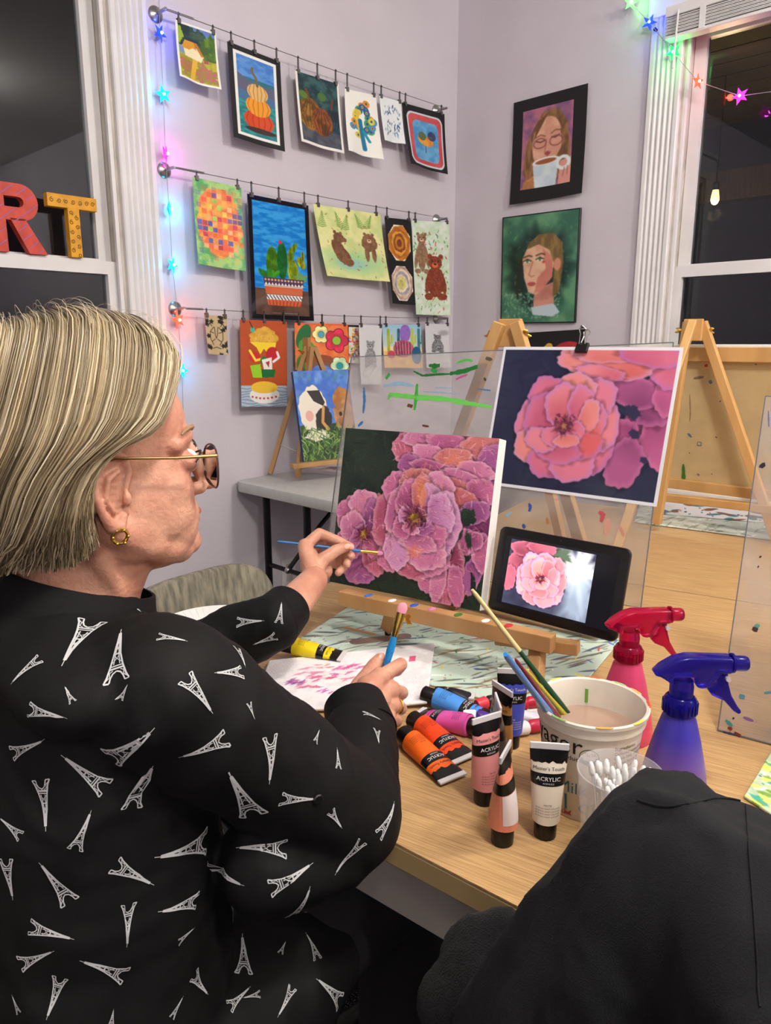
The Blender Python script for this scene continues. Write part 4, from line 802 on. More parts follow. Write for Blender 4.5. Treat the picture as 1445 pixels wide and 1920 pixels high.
    p.fill(p.ell(.565, .36, .028, .085, -10, .1, soft=.6), (222, 134, 84), al=.75); p.fill(p.ell(.56, .72, .045, .035, 0, .2, soft=.6), (224, 126, 100), al=.7); p.fill(p.ell(.74, .15, .06, .025, 0, .2, soft=.6), (222, 132, 104), al=.7)
    p.dabs(900, [(236, 194, 210), (200, 112, 156), (146, 64, 112), (222, 144, 124), (176, 92, 142), (228, 176, 200)], L=.026, wd=.004, mask=(p.a[..., 0] > 96).astype(float), al=.5)
    return p
pc_ = paint_canvas()
CP = Vector((-2.177, -1.454, .832)); cy_, ct_ = R(-77.8), R(12)
cu = Vector((math.cos(cy_), math.sin(cy_), 0)); cn = Vector((-math.sin(cy_), math.cos(cy_), 0)); cv = Vector((0, 0, math.cos(ct_))) + cn * math.sin(ct_); cN = cu.cross(cv)
# cN points towards the painter (-x side)?
if cN.dot(CAM - CP) < 0: cN = -cN
def board(label, name, o, u, v, n, w, h, th, pic, m, mside, cat='painting', part='painted_face'):
    Mx = Matrix(((u.x, v.x, n.x, o.x), (u.y, v.y, n.y, o.y), (u.z, v.z, n.z, o.z), (0, 0, 0, 1)))
    t = thing(name, label, cat, Mx)
    f = lambda U, V: np.stack([U * w, (1 - V) * h, np.zeros_like(U)], -1)
    fo = link_mesh(part, grid_mesh(part, f, pic), m, t)
    MB().box((w / 2, h / 2, -th / 2 - .0004), (w, h, th)).build('stretcher_canvas' if th > .012 else 'backing', mside, t, bevel=.0015)
    return t
m_gesso = mat('white_canvas_edge', (228, 226, 222), .75, bump=.4, bscale=400)
board('unfinished pink rose painting on dark green, on the small easel', 'rose_painting', CP, cu, cv, cN, .309, .291, .032, pc_, m_canvas, m_gesso)
ROSE_L = [(-.72, .05, .34, .50, 0), (-.60, .50, .42, .36, 20), (-.20, .76, .46, .34, 0), (.68, .50, .36, .46, 20), (.80, .02, .30, .48, 0), (.30, .80, .46, .32, -10), (.55, -.50, .42, .38, -30), (.08, -.64, .46, .34, 0), (-.45, -.52, .42, .38, 30), (-.46, -.10, .42, .50, 10), (-.10, -.36, .38, .42, 0), (.30, -.30, .28, .46, -10), (.56, -.02, .27, .42, 10), (.48, -.16, .20, .34, 4), (.42, .42, .44, .26, -12), (-.04, .54, .48, .26, 4), (-.44, .36, .36, .24, 16), (.24, .16, .20, .22, 20), (-.22, .28, .24, .18, 24), (.10, .34, .28, .13, -6)]
def cup_rose(p, cx, cy, r, pal):
    for i, (x, y, rx, ry, ro) in enumerate(ROSE_L): p.petal(cx + x * r, cy + y * r / p.k, rx * r, ry * r / p.k, ro, *pal[(i * 7 + i // 3) % len(pal)], cx, cy, .045, .24)
    p.fill(p.ell(cx, cy + .02, r * .17, r * .15 / p.k, 0, .2, 6, soft=.7), (110, 40, 70)); p.dabs(50, [(90, 34, 60), (60, 26, 50), (150, 90, 70)], (cx - r * .2, cy - r * .16 / p.k, cx + r * .2, cy + r * .2 / p.k), r * .06, r * .016, al=.7); p.fill(p.ell(cx, cy + .02, r * .05, r * .05 / p.k, 0, .2, 5, soft=.6), (170, 120, 70))
def print_pic():
    p = Pic(340, 266, (36, 40, 68), 43); p.fill(p.rect(0, 0, 1, 1), (34, 38, 66), (44, 50, 74), n=4); p.dabs(60, [(50, 56, 80), (26, 30, 54)], L=.08, wd=.012, al=.35)
    c = [((180, 78, 108), (216, 122, 146), (190, 136, 200)), ((190, 88, 104), (222, 132, 146), (186, 130, 204)), ((170, 70, 104), (210, 112, 142), (176, 116, 190)), ((196, 92, 92), (226, 138, 136), (204, 150, 196))]; q = [((136, 60, 104), (190, 96, 144), (206, 120, 166)), ((116, 54, 96), (170, 88, 136), (196, 112, 160))]
    for (x, y, rx, ry, ro) in ((.86, .5, .1, .2, 20), (.78, .62, .09, .16, -10), (.95, .6, .08, .18, -20), (.8, .75, .1, .17, 14), (.9, .36, .12, .14, 60), (.8, .3, .14, .1, 10), (.97, .3, .08, .14, 0)): p.petal(x, y, rx, ry, ro, *q[p.rng.integers(2)], .84, .48)
    for x, y, r in ((.8, .42, .045), (.83, .56, .03), (.9, .72, .022)): p.fill(p.ell(x, y, r, r * .9, 30, .1), (48, 44, 74))
    for (x, y, rx, ry, ro) in ((.95, .14, .12, .12, 30), (.5, .1, .16, .09, 10), (.7, .13, .2, .1, -5), (.62, .04, .2, .07, 0), (.85, .05, .18, .08, 8), (.6, .17, .14, .045, 8)): p.petal(x, y, rx, ry, ro, *c[p.rng.integers(4)], .7, .3)
    cup_rose(p, .445, .52, .275, c)
    p.fill(p.ell(.61, .63, .05, .1, 20, .1, soft=.6), (220, 92, 80), al=.6); p.blur(3); return p.framed(.018, (226, 228, 236))
PO = Vector((-1.849, -1.56, .99)); py_, pt_ = R(-85.34), R(14.9)
pu = Vector((math.cos(py_), math.sin(py_), 0)); pn = Vector((-math.sin(py_), math.cos(py_), 0)); pv_ = Vector((0, 0, math.cos(pt_))) + pn * math.sin(pt_); pN = pu.cross(pv_)
if pN.dot(CAM - PO) < 0: pN = -pN
board('printed photo of pink roses on navy, clipped to the clear sheet', 'rose_print', PO, pu, pv_, pN, .36, .284, .0012, print_pic(), m_gloss, m_gesso, 'print', 'printed_face')
# tablet
def tab_pic():
    p = Pic(180, 128, (30, 30, 44), 45); p.fill(p.rect(0, 0, 1, 1), (40, 40, 60), (70, 74, 96), n=4); p.fill(p.ell(.82, .3, .2, .3, 20, .2, soft=.8), (250, 252, 255)); p.fill(p.ell(.88, .7, .2, .4, 0, .1, soft=.9), (170, 190, 210), al=.8); p.fill(p.ell(.62, .12, .1, .12, 0, .2, soft=.5), (90, 110, 90))
    c = [((236, 110, 110), (250, 160, 170), (240, 170, 230)), ((240, 130, 120), (252, 180, 180), (226, 160, 235)), ((226, 90, 100), (250, 140, 150), (250, 190, 210))]; q = [((130, 60, 80), (206, 110, 130), (220, 130, 160))]
    for (x, y, rx, ry, ro) in ((.1, .35, .1, .2, 30), (.05, .6, .08, .2, 0), (.2, .12, .2, .12, 0), (.38, .06, .18, .1, 0)): p.petal(x, y, rx, ry, ro, *q[0], .2, .3)
    cup_rose(p, .42, .5, .275, c); p.a = np.clip(p.a * 1.08, 0, 255); return p
TO = Vector((-2.092, -1.757, .832)); ty_, tt_ = R(-87.5), R(13.6)
tu = Vector((math.cos(ty_), math.sin(ty_), 0)); tn = Vector((-math.sin(ty_), math.cos(ty_), 0)); tv = Vector((0, 0, math.cos(tt_))) + tn * math.sin(tt_); tN = tu.cross(tv)
if tN.dot(CAM - TO) < 0: tN = -tN
TW, THH = .229, .143
Mx = Matrix(((tu.x, tv.x, tN.x, TO.x), (tu.y, tv.y, tN.y, TO.y), (tu.z, tv.z, tN.z, TO.z), (0, 0, 0, 1)))
t = thing('tablet', 'black tablet showing a pink rose photo, resting on the small easel ledge', 'tablet', Mx)
MB().prism(rrect(0, 0, TW, THH, .011), -.0095, 0).build('case', mat('tablet_black', (12, 12, 13), .3), t, bevel=.0025, smooth=True)
MB().box((TW / 2, THH / 2, .0002), (TW - .03, THH - .028, .0005)).build('screen_border', mat('screen_dark', (24, 24, 28), .12, emit=(24, 24, 30), estr=.5), t)
x0, x1, y0, y1 = .026, TW - .052, .018, THH - .018
link_mesh('screen', grid_mesh('screen', lambda U, V: np.stack([x0 + U * (x1 - x0), y1 - V * (y1 - y0), np.full_like(U, .0008)], -1), tab_pic()), mat('lit_screen', attr=True, rough=.15, estr=.62), t)
MB().lathe([(.002, 0), (.002, .0006)], 10, Matrix.Translation((TW / 2, THH - .007, 0))).build('camera_lens', mat('lens_dark', (40, 40, 46), .1), t)
# ---------------------------------------------------------------- small easel under the canvas and tablet
m_brass = mat('brass', (214, 180, 90), .25, 1.0); m_oakw = wood('varnished_easel', (190, 148, 98), (160, 118, 72), 14, (1, 1, .12), .4)
def wingnut(b, p, ax):
    ax = Vector(ax).normalized(); s = ax.cross(Vector((0, 0, 1))).normalized(); u = Vector((0, 0, 1))
    b.tube([p, p + ax * .016], .004, 10)
    for q in (-1, 1): b.bar(p + ax * .008, p + ax * .018 + (s + u * .5) * (.013 * q), .0025, .008, up=ax)
t = thing('table_easel', 'small wooden tabletop easel holding the rose painting and the tablet', 'easel', (-2.13, -1.70, TZ))
le = -cN; zf = lambda P, k: P + le * k
lx = Vector((cu.x, cu.y, 0)).normalized() * 1.0; lx = (Vector((-2.10, -1.955, 0)) - Vector((-2.185, -1.50, 0))).normalized()
La = Vector((-2.183, -1.475, .817)) + lx * .026; Lb = La + lx * .405; out = Vector((-lx.y, lx.x, 0)); out = out if out.dot(CAM - La) > 0 else -out
zz = Vector((0, 0, 1))
MB().bar(La + out * .012, Lb + out * .012, .024, .028, up=(0, 0, 1)).build('ledge', m_oakw, t, W=True, bevel=.002)
MB().bar(La + out * .012 + lx * .30 - zz * .02 - out * .02, Lb - out * .02 + lx * .03 - zz * .012, .022, .02).build('ledge_slide', m_oakw, t, W=True, bevel=.002)
FL, FR = AZ(727, 1186, TZ + .012), AZ(1003, 1287, TZ + .012); apx = CP + cu * .155 + cv * .24 - cN * .056
for Ft, s, k in ((FL, -.04, .098), (FR, .04, .372)):
    MB().bar(Ft + zz * .008, La + lx * k - zz * .012 - out * .008, .022, .02, up=out).build('front_leg', m_oakw, t, W=True, bevel=.0015)
    MB().lathe([(.006, -.004), (.006, .006), (.009, .01)], 10, Matrix.Translation(Ft)).build('rubber_foot', m_black, t, W=True)
    MB().bar(La + lx * (.155 + s) - out * .068, apx + lx * s - out * .012, .022, .02, up=out).build('upright', m_oakw, t, W=True, bevel=.0015)
RF = apx - out * .11; RF.z = TZ + .008
MB().bar(RF, apx - out * .012, .022, .02, up=lx).build('rear_leg', m_oakw, t, W=True, bevel=.0015)
MB().bar(apx - lx * .07 - zz * .08, apx + lx * .07 - zz * .08, .02, .02).build('crossbar', m_oakw, t, W=True)
b = MB(); wingnut(b, La + lx * .15 + out * .024 - zz * .004, out); b.build('wing_nut', m_brass, t, W=True, smooth=True)
# paint crusts on the ledge
for i, (k, c) in enumerate(((.06, (60, 110, 190)), (.11, (226, 226, 230)), (.155, (40, 90, 180)), (.19, (200, 120, 160)), (.24, (60, 110, 50)), (.29, (226, 226, 226)), (.33, (190, 40, 50)))):
    MB().ball(La + lx * k + out * .014 + zz * .0145, (.010, .006, .0015), 8, 5).build('paint_crust', mat('crust_%d' % i, c, .5), t, W=True, smooth=True)
# ---------------------------------------------------------------- clear acrylic sheets
m_acr = bpy.data.materials.new('clear_acrylic'); m_acr.use_nodes = True; nt = m_acr.node_tree; nt.nodes.clear()
_o = nt.nodes.new('ShaderNodeOutputMaterial'); _g = nt.nodes.new('ShaderNodeBsdfGlossy'); _t = nt.nodes.new('ShaderNodeBsdfTransparent'); _d = nt.nodes.new('ShaderNodeBsdfDiffuse'); _m = nt.nodes.new('ShaderNodeMixShader'); _m2 = nt.nodes.new('ShaderNodeMixShader'); _f = nt.nodes.new('ShaderNodeFresnel'); _n = nt.nodes.new('ShaderNodeTexNoise'); _r = nt.nodes.new('ShaderNodeMapRange')
_f.inputs[0].default_value = 1.4; _g.inputs['Roughness'].default_value = .06; _t.inputs[0].default_value = (.96, .96, .95, 1); _d.inputs[0].default_value = lin((226, 222, 220))
_n.inputs['Scale'].default_value = 7; _r.inputs['From Min'].default_value = .4; _r.inputs['From Max'].default_value = .75; _r.inputs['To Min'].default_value = .12; _r.inputs['To Max'].default_value = .36
nt.links.new(_n.outputs[0], _r.inputs[0]); nt.links.new(_r.outputs[0], _m2.inputs[0]); nt.links.new(_t.outputs[0], _m2.inputs[1]); nt.links.new(_d.outputs[0], _m2.inputs[2])
nt.links.new(_f.outputs[0], _m.inputs[0]); nt.links.new(_m2.outputs[0], _m.inputs[1]); nt.links.new(_g.outputs[0], _m.inputs[2]); nt.links.new(_m.outputs[0], _o.inputs[0])
m_acredge = mat('acrylic_edge', (96, 104, 112), .25)
def plane_hit(x, y, o, n): d = ray(x, y); return CAM + d * ((o - CAM).dot(n) / d.dot(n))
def acrylic(label, o, u, v, n, w, h, roll=0.0, edges=True):
    u2 = u * math.cos(roll) + v * math.sin(roll); v2 = v * math.cos(roll) - u * math.sin(roll)
    Mx = Matrix(((u2.x, v2.x, n.x, o.x), (u2.y, v2.y, n.y, o.y), (u2.z, v2.z, n.z, o.z), (0, 0, 0, 1)))
    t = thing('acrylic_sheet', label, 'acrylic sheet', Mx, 'clear paint-stained acrylic sheets')
    MB().box((w / 2, h / 2, -.0015), (w, h, .003)).build('clear_panel', m_acr, t)
    for a, b_ in (((0, 0), (0, h)), ((0, h), (w, h)), ((w, h), (w, 0)), ((w, 0), (0, 0))): MB().bar((a[0], a[1], -.0015), (b_[0], b_[1], -.0015), .0012, .0032, up=(0, 0, 1)).build('cut_edge', m_acredge, t)
    return t
def smear(t, pts, wd, col, o, n, seed):
    rg = random.Random(seed); P = [plane_hit(x, y, o + n * .0006, n) for x, y in pts]; fine = []
    for a, b_ in zip(P[:-1], P[1:]):
        for k in range(8): fine.append(a.lerp(b_, k / 8))
    fine.append(P[-1]); v = []; m = len(fine)
    for i, p in enumerate(fine):
        d = (fine[min(i + 1, m - 1)] - fine[max(i - 1, 0)]).normalized(); s = d.cross(n).normalized(); q = wd * (.35 + .65 * math.sin(math.pi * (i + .5) / m) ** .5) * rg.uniform(.65, 1.1)
        v += [p + s * q, p - s * q]
    f = [(2 * i, 2 * i + 1, 2 * i + 3, 2 * i + 2) for i in range(m - 1)]
    MB().add(v, f).build('paint_smear', mat('smear_%d_%d_%d' % col, col, .5), t, W=True, fix=False)
so = PO - pN * .0035; so2 = so + pu * -.395 + pv_ * -.215
t = acrylic('large clear acrylic sheet with green smears behind the rose print', so2, pu, pv_, pN, .757, .475, R(2.6))
Z1 = lambda x, y: (560 + x / 3.284, 580 + y / 3.284)
G, DG, BL_, LB, MG, BR_ = (110, 206, 90), (24, 110, 40), (60, 120, 180), (140, 180, 206), (190, 80, 140), (110, 60, 40)
for i, (pts, wd, c) in enumerate([([(550, 555), (560, 525), (720, 540), (900, 552), (1050, 580), (1190, 602)], .006, G), ([(728, 458), (722, 540), (712, 620)], .005, (60, 170, 60)), ([(930, 396), (1020, 380), (1100, 352)], .006, DG), ([(705, 380), (760, 408), (860, 400), (930, 398)], .0028, DG), ([(800, 345), (840, 350), (868, 345)], .006, DG), ([(815, 370), (850, 385)], .005, (50, 150, 60)), ([(535, 428), (560, 395)], .005, (60, 160, 70)), ([(970, 330), (1030, 310), (1070, 318)], .0035, (80, 180, 80)), ([(520, 472), (620, 455), (705, 470)], .005, LB), ([(400, 480), (404, 560), (396, 640)], .0045, BL_), ([(365, 720), (395, 690)], .004, BL_), ([(965, 432), (1000, 415), (1038, 402)], .003, MG), ([(668, 590), (700, 598)], .005, BR_), ([(840, 480), (950, 484)], .0012, LB), ([(765, 505), (990, 520)], .0012, LB), ([(1100, 490), (1180, 500)], .0016, BL_), ([(760, 715), (800, 722)], .003, (120, 50, 50)), ([(1150, 300), (1190, 310)], .004, (90, 80, 70)), ([(1140, 420), (1150, 440)], .003, (70, 70, 70))]):
    smear(t, [Z1(*q) for q in pts], wd, c, so, pN, i)
Z6 = lambda x, y: (880 + x / 2.5575, 580 + y / 2.5575)
for i, (pts, wd, c) in enumerate([([(620, 970), (640, 985), (630, 1020)], .005, (190, 80, 90)), ([(665, 1000), (655, 1080)], .006, (206, 150, 130)), ([(285, 930), (292, 950), (285, 970)], .004, (50, 80, 160)), ([(255, 1030), (265, 1050)], .004, (50, 80, 160)), ([(175, 990), (200, 975)], .004, (140, 180, 206)), ([(720, 1040), (740, 1090)], .004, (206, 140, 130)), ([(370, 1000), (376, 1030)], .003, (170, 120, 70)), ([(410, 910), (420, 914)], .003, (226, 150, 150))]):
    smear(t, [Z6(*q) for q in pts], wd, c, so, pN, 40 + i)
o3 = AZ(1345, 1369, TZ + .002); t3u = Vector((.166, -.986, 0)).normalized(); t3n = Vector((-t3u.y, t3u.x, 0)); v3 = (zz * math.cos(R(13)) + t3n * math.sin(R(13)) * (1 if t3n.x > 0 else -1)); n3 = t3u.cross(v3)
if n3.dot(CAM - o3) < 0: n3 = -n3
t = acrylic('clear acrylic sheet with dark paint specks leaning at the right edge of the picture', o3, t3u, v3, n3, .6, .47)
for i, (pts, wd, c) in enumerate([([(1410, 1178), (1420, 1182)], .004, (60, 40, 40)), ([(1414, 1175), (1424, 1172)], .003, (90, 150, 140)), ([(1385, 1305), (1396, 1308)], .004, (80, 130, 150)), ([(1393, 1345), (1412, 1352)], .0025, (120, 80, 140)), ([(1364, 1364), (1372, 1368)], .003, (130, 40, 30)), ([(1360, 1350), (1372, 1362)], .003, (60, 130, 130)), ([(1376, 1374), (1388, 1380)], .003, (110, 40, 30)), ([(1432, 1300), (1445, 1298)], .0022, (80, 130, 150)), ([(1426, 870), (1432, 876)], .005, (40, 30, 36)), ([(1440, 770), (1441, 800)], .0012, (90, 100, 150)), ([(1385, 1245), (1388, 1247)], .002, (120, 40, 30)), ([(1424, 1043), (1426, 1045)], .002, (40, 30, 30)), ([(1420, 1062), (1422, 1063)], .0018, (40, 30, 30)), ([(1373, 1346), (1376, 1348)], .002, (30, 30, 30)), ([(1355, 1372), (1380, 1378)], .0018, (50, 60, 90))]):
    smear(t, pts, wd, c, o3, n3, 70 + i)
# binder clip on top of the print
t = thing('binder_clip', 'black binder clip with wire handles at the top of the rose print', 'clip', plane_hit(1090, 655, PO, pN))
pB = plane_hit(1090, 657, PO + pN * .004, pN); 
MB().bar(pB - pu * .012 - pv_ * .006 + pN * .002, pB - pu * .012 + pv_ * .012 - pN * .006, .001, .001).bar(pB - pv_ * .004 + pN * .003, pB + pv_ * .014 - pN * .003, .024, .007, up=pN).build('clip_body', m_black, t, W=True, bevel=.001)
for s in (1, -1):
    hp = [pB + pv_ * .012 + pN * (.003 * s) + pu * q[0] + pv_ * q[1] + pN * (s * q[1] * .3) for q in ((-.006, 0), (-.004, .018), (-.007, .026), (0, .032), (.007, .026), (.004, .018), (.006, 0))]
    MB().tube(hp, .0011, 6).build('wire_handle', m_chrome, t, W=True, smooth=True)
# ---------------------------------------------------------------- easel behind the acrylic sheet
def easel_big(label, apex, feet, rear, ledge, m=m_pine, block=True):
    t = thing('wooden_easel', label, 'easel', (apex.x, apex.y, TZ), 'light pine A-frame easels')
    side = (feet[1] - feet[0]).normalized(); bk = (rear - apex); bk.z = 0; bk.normalize()
    for i, f in enumerate(feet):
        s = -1 if i == 0 else 1; MB().bar(f, apex + side * (.018 * s), .024, .022, up=bk).build('front_leg', m, t, W=True, bevel=.002)
    MB().bar(rear, apex + bk * .02, .024, .022, up=side).build('rear_leg', m, t, W=True, bevel=.002)
    MB().bar(apex + bk * .012 - zz * .05, apex + bk * .012 + zz * .008, .05, .014, up=bk).build('hinge_block', m, t, W=True, bevel=.002)
    for s in (-1, 1):
        b = MB(); wingnut(b, apex + side * (.028 * s) - zz * .022, side * s); b.build('wing_nut', m_brass, t, W=True, smooth=True)
    a, b_ = ledge; MB().bar(a, b_, .03, .022).build('ledge', m, t, W=True, bevel=.002)
    b = MB(); wingnut(b, a.lerp(b_, .35) - bk * .012, -bk); b.build('wing_nut', m_brass, t, W=True, smooth=True)
    return t
ap1 = plane_hit(952, 605, PO - pN * .03, pN)
lg = PO - pN * .018 + pv_ * -.235
easel_big('pine A-frame easel behind the clear sheet and the rose print', ap1, [AZ(772, 1062, TZ + .013), AZ(1120, 1125, TZ + .013)], Vector((ap1.x + .36, ap1.y + .05, TZ + .01)), (lg - pu * .30 + pN * .02, lg + pu * .30 + pN * .02))
ap3 = o3 + t3u * .34 + v3 * .50 - n3 * .03
easel_big('pine easel propping the leaning clear sheet at the right edge', ap3, [o3 + t3u * .19 - n3 * .045 + zz * .012, o3 + t3u * .49 - n3 * .045 + zz * .012], Vector((ap3.x + .27, ap3.y + .06, TZ + .014)), (o3 + t3u * .14 + v3 * .2 - n3 * .05, o3 + t3u * .54 + v3 * .2 - n3 * .05))
A2 = AX(1303, 604, -.985); F2 = AZ(1231, 982, TZ + .022); G2 = AZ(1453, 1008, TZ + .016)
t2 = easel_big('pine A-frame easel carrying the big canvas seen from behind', A2, [F2, G2], AZ(1150, 1050, TZ + .014), (AX(1225, 930, -.93), AX(1480, 958, -.93)))
# big canvas from the back
t = thing('stretched_canvas', 'back of a large stretched canvas with bare wooden bars and paint drips', 'canvas', (-.87, -1.65, .83))
cz0, cz1, y0, y1 = .835, 1.262, -1.44, -2.05
kx = lambda z: -.86 - .07 * (z - .835) / .43
def cbar(nm, a, b_, wd, m): return MB().bar(a, b_, .02, wd, up=(0, 0, 1)).build(nm, m, t, W=True, bevel=.002)
m_cback = mat('raw_canvas_back', (206, 184, 138), .85, var=.06, vscale=12, bump=.4, bscale=400)
MB().add([(kx(cz0) + .012, y0, cz0), (kx(cz0) + .012, y1, cz0), (kx(cz1) + .012, y1, cz1), (kx(cz1) + .012, y0, cz1), (kx(cz0) + .016, y0, cz0), (kx(cz0) + .016, y1, cz0), (kx(cz1) + .016, y1, cz1), (kx(cz1) + .016, y0, cz1)], [(0, 1, 2, 3), (4, 5, 6, 7), (0, 1, 5, 4), (1, 2, 6, 5), (2, 3, 7, 6), (3, 0, 4, 7)]).build('canvas_cloth', m_cback, t, W=True)
for z in (cz0 + .018, cz1 - .02): cbar('stretcher_bar', (kx(z), y0, z), (kx(z), y1, z), .04, m_pine)
for y in (y0 - .02, y1 + .02): MB().bar((kx(cz0), y, cz0), (kx(cz1), y, cz1), .04, .02, up=(1, 0, 0)).build('stretcher_bar', m_pine, t, W=True)
cbar('folded_edge', (kx(cz1) + .004, y0, cz1 + .002), (kx(cz1) + .004, y1, cz1 + .002), .010, m_gesso); cbar('folded_edge', (kx(cz0) - .004, y0, cz0 + .002), (kx(cz0) - .004, y1, cz0 + .002), .012, m_gesso)
nb = Vector((-1, 0, -.16)).normalized(); ob = Vector((kx(cz0) + .011, y0, cz0))
Z3 = lambda x, y: (1180 + x / 4.1736, 560 + y / 4.1736)
for i, (pts, wd, c) in enumerate([([(420, 1295), (422, 1400), (415, 1480)], .006, (60, 120, 40)), ([(410, 1505), (470, 1508)], .006, (60, 120, 40)), ([(500, 625), (580, 612)], .004, (130, 110, 90)), ([(625, 640), (640, 665)], .006, (90, 120, 140)), ([(585, 528), (610, 520)], .005, (190, 60, 50)), ([(455, 1055), (485, 1085)], .004, (90, 120, 140)), ([(530, 1120), (560, 1125), (560, 1150), (530, 1148), (530, 1122)], .0018, (110, 130, 130)), ([(470, 750), (475, 900), (470, 960)], .002, (160, 130, 100)), ([(530, 1370), (545, 1385)], .004, (150, 110, 130)), ([(680, 1525), (960, 1545)], .003, (60, 100, 50)), ([(985, 510), (990, 520)], .003, (90, 110, 120)), ([(705, 800), (712, 806)], .003, (90, 70, 60)), ([(670, 1080), (685, 1090)], .002, (110, 90, 80)), ([(345, 1150), (350, 1155)], .002, (80, 100, 120)), ([(465, 1205), (472, 1210)], .002, (120, 90, 80)), ([(640, 1370), (646, 1376)], .002, (120, 90, 80))]):
    smear(t, [Z3(*q) for q in pts], wd, c, ob, nb, 90 + i)
# ---------------------------------------------------------------- guinea pig painting on the tripod easel at the wall
def guinea_pic():
    p = Pic(150, 190, (50, 110, 200), 51); p.fill(p.rect(0, 0, 1, .6), (50, 104, 196), (90, 140, 214), n=9); p.dabs(70, [(40, 90, 190), (110, 160, 220), (70, 130, 160), (90, 120, 210)], (0, 0, 1, .5), .05, .045, al=.6)
    p.fill(p.rect(0, .6, 1, 1), (40, 80, 30), (24, 50, 20)); 
    p.fill(p.ell(.27, .42, .24, .25, 10, .04), (232, 224, 206)); p.fill(p.poly([(.2, .22), (.42, .22), (.5, .36), (.46, .4), (.3, .34)]), (24, 20, 20)); p.fill(p.ell(.44, .56, .14, .16, 20, .05), (26, 22, 22)); p.fill(p.seg([(.46, .42), (.42, .58), (.5, .66)], .05), (206, 150, 80)); p.fill(p.ell(.2, .5, .07, .06), (226, 170, 160)); p.fill(p.ell(.3, .72, .2, .06, 0, .1), (226, 220, 206))
    p.fill(p.ell(.82, .34, .17, .14, -20, .05), (190, 130, 60), (160, 100, 40)); p.fill(p.ell(.83, .52, .2, .17, 0, .05), (150, 100, 56), (190, 140, 90)); p.fill(p.ell(.76, .5, .03, .025), (30, 20, 16))
    p.dabs(260, [(70, 120, 40), (110, 150, 60), (40, 80, 30), (150, 180, 90)], (0, .64, 1, 1), .07, .009, (20, 160)); return p
GP = Vector((-1.133, -.142, .80)); gy, gt = R(-14.6), R(20)
GP = AY(570, 866, -.27); gu = Vector((math.cos(gy), math.sin(gy), 0)); gn = Vector((-math.sin(gy), math.cos(gy), 0)); gTL = AY(527, 699, -.19); gTR = AY(624, 697, -.25); gBR = AY(672, 855, -.33)
gu = (gBR - GP); gw = gu.length; gu.normalize(); gv = (gTL - GP); gh = gv.length; gv = (gv - gu * gv.dot(gu)).normalized(); gN = gu.cross(gv)
if gN.dot(CAM - GP) < 0: gN = -gN
board('painting of two guinea pigs on grass under blue, on the tripod easel', 'guinea_pig_painting', GP, gu, gv, gN, gw, gh, .018, guinea_pic(), m_canvas, mat('blue_canvas_edge', (30, 60, 110), .7))
t = thing('tripod_easel', 'small wooden tripod easel on the grey folding table by the wall', 'easel', (GP.x, GP.y, .742))
gz = .744; pf1 = AZ(558, 900, gz); pf0 = AY(506, 872, -.035); pf0.z = gz; top = AY(575, 650, -.16); pf2 = pf1 + Vector((.3, .02, 0)); pf2 = Vector((top.x + .22, -.24, gz))
MB().bar(pf0 + zz * .008, top, .02, .018).build('rear_leg', m_oakw, t, W=True, bevel=.0015)
MB().bar(pf1 + zz * .008, top + Vector((.005, -.02, 0)), .02, .018).build('front_leg', m_oakw, t, W=True, bevel=.0015)
MB().bar(pf2 + zz * .008, top + Vector((.03, -.01, 0)), .02, .018).build('front_leg', m_oakw, t, W=True, bevel=.0015)
MB().bar(GP - gv * .012 - gu * .06 + gN * .012, GP - gv * .012 + gu * (gw + .02) + gN * .012, .03, .018).build('ledge', m_oakw, t, W=True, bevel=.002)
MB().bar(top - zz * .06, top + zz * .035, .034, .016).build('top_block', m_oakw, t, W=True, bevel=.002)
b = MB(); wingnut(b, top - Vector((.016, 0, .02)), (-1, 0, 0)); b.build('wing_nut', m_brass, t, W=True)
MB().tube([pf0.lerp(top, .25), pf1.lerp(top, .22) + Vector((.05, .05, -.02))], .002, 6).build('chain', m_chrome, t, W=True)
# ---------------------------------------------------------------- paint tubes
m_crimp = mat('tube_crimp', (206, 204, 206), .35); m_tblack = mat('tube_black', (13, 13, 14), .28); m_print = mat('white_print', (226, 226, 226), .5); m_ink = mat('dark_print', (30, 24, 24), .5)
TL_ = .112
def tsurf(z, th, off=0.0):
    t = min(max((z - .022) / .083, 0), 1); a = .0152 + .0053 * t; b = .0152 * (1 - t ** 1.7) + .0012
    n = 2.0; return Vector(((a + off) * math.cos(th), -(b + off) * math.sin(th), z))
def tband(z0, z1, off, nz=6, n=32, jag=0.0, half=None, seed=0):
    rg = random.Random(seed); v = []; f = []; js = [rg.uniform(0, jag) for _ in range(n + 1)]
    rng_ = (0, 2 * math.pi) if half is None else half
    for i in range(nz + 1):
        for j in range(n + 1):
            th = rng_[0] + (rng_[1] - rng_[0]) * j / n; z = z0 - js[j if half else j % n] * (1 - i / nz) + (z1 - z0) * i / nz
            v.append(tsurf(z, th, off))
    f = [(i * (n + 1) + j, i * (n + 1) + j + 1, (i + 1) * (n + 1) + j + 1, (i + 1) * (n + 1) + j) for i in range(nz) for j in range(n)]
    return MB().add(v, f)
def ttext(s, size, z, m, t, name='lettering', off=.0007, x0=0.0, rot=0):
    v, f = text_tris(s, size, 'CENTER'); out = []
    for x, y in v:
        x += x0; zz_ = z + y; tt = min(max((zz_ - .022) / .083, 0), 1); a = .0152 + .0053 * tt
        c = max(-.97, min(.97, x / a)); out.append(tsurf(zz_, math.acos(c), off))
    MB().add(out, f).build(name, m, t, fix=False)
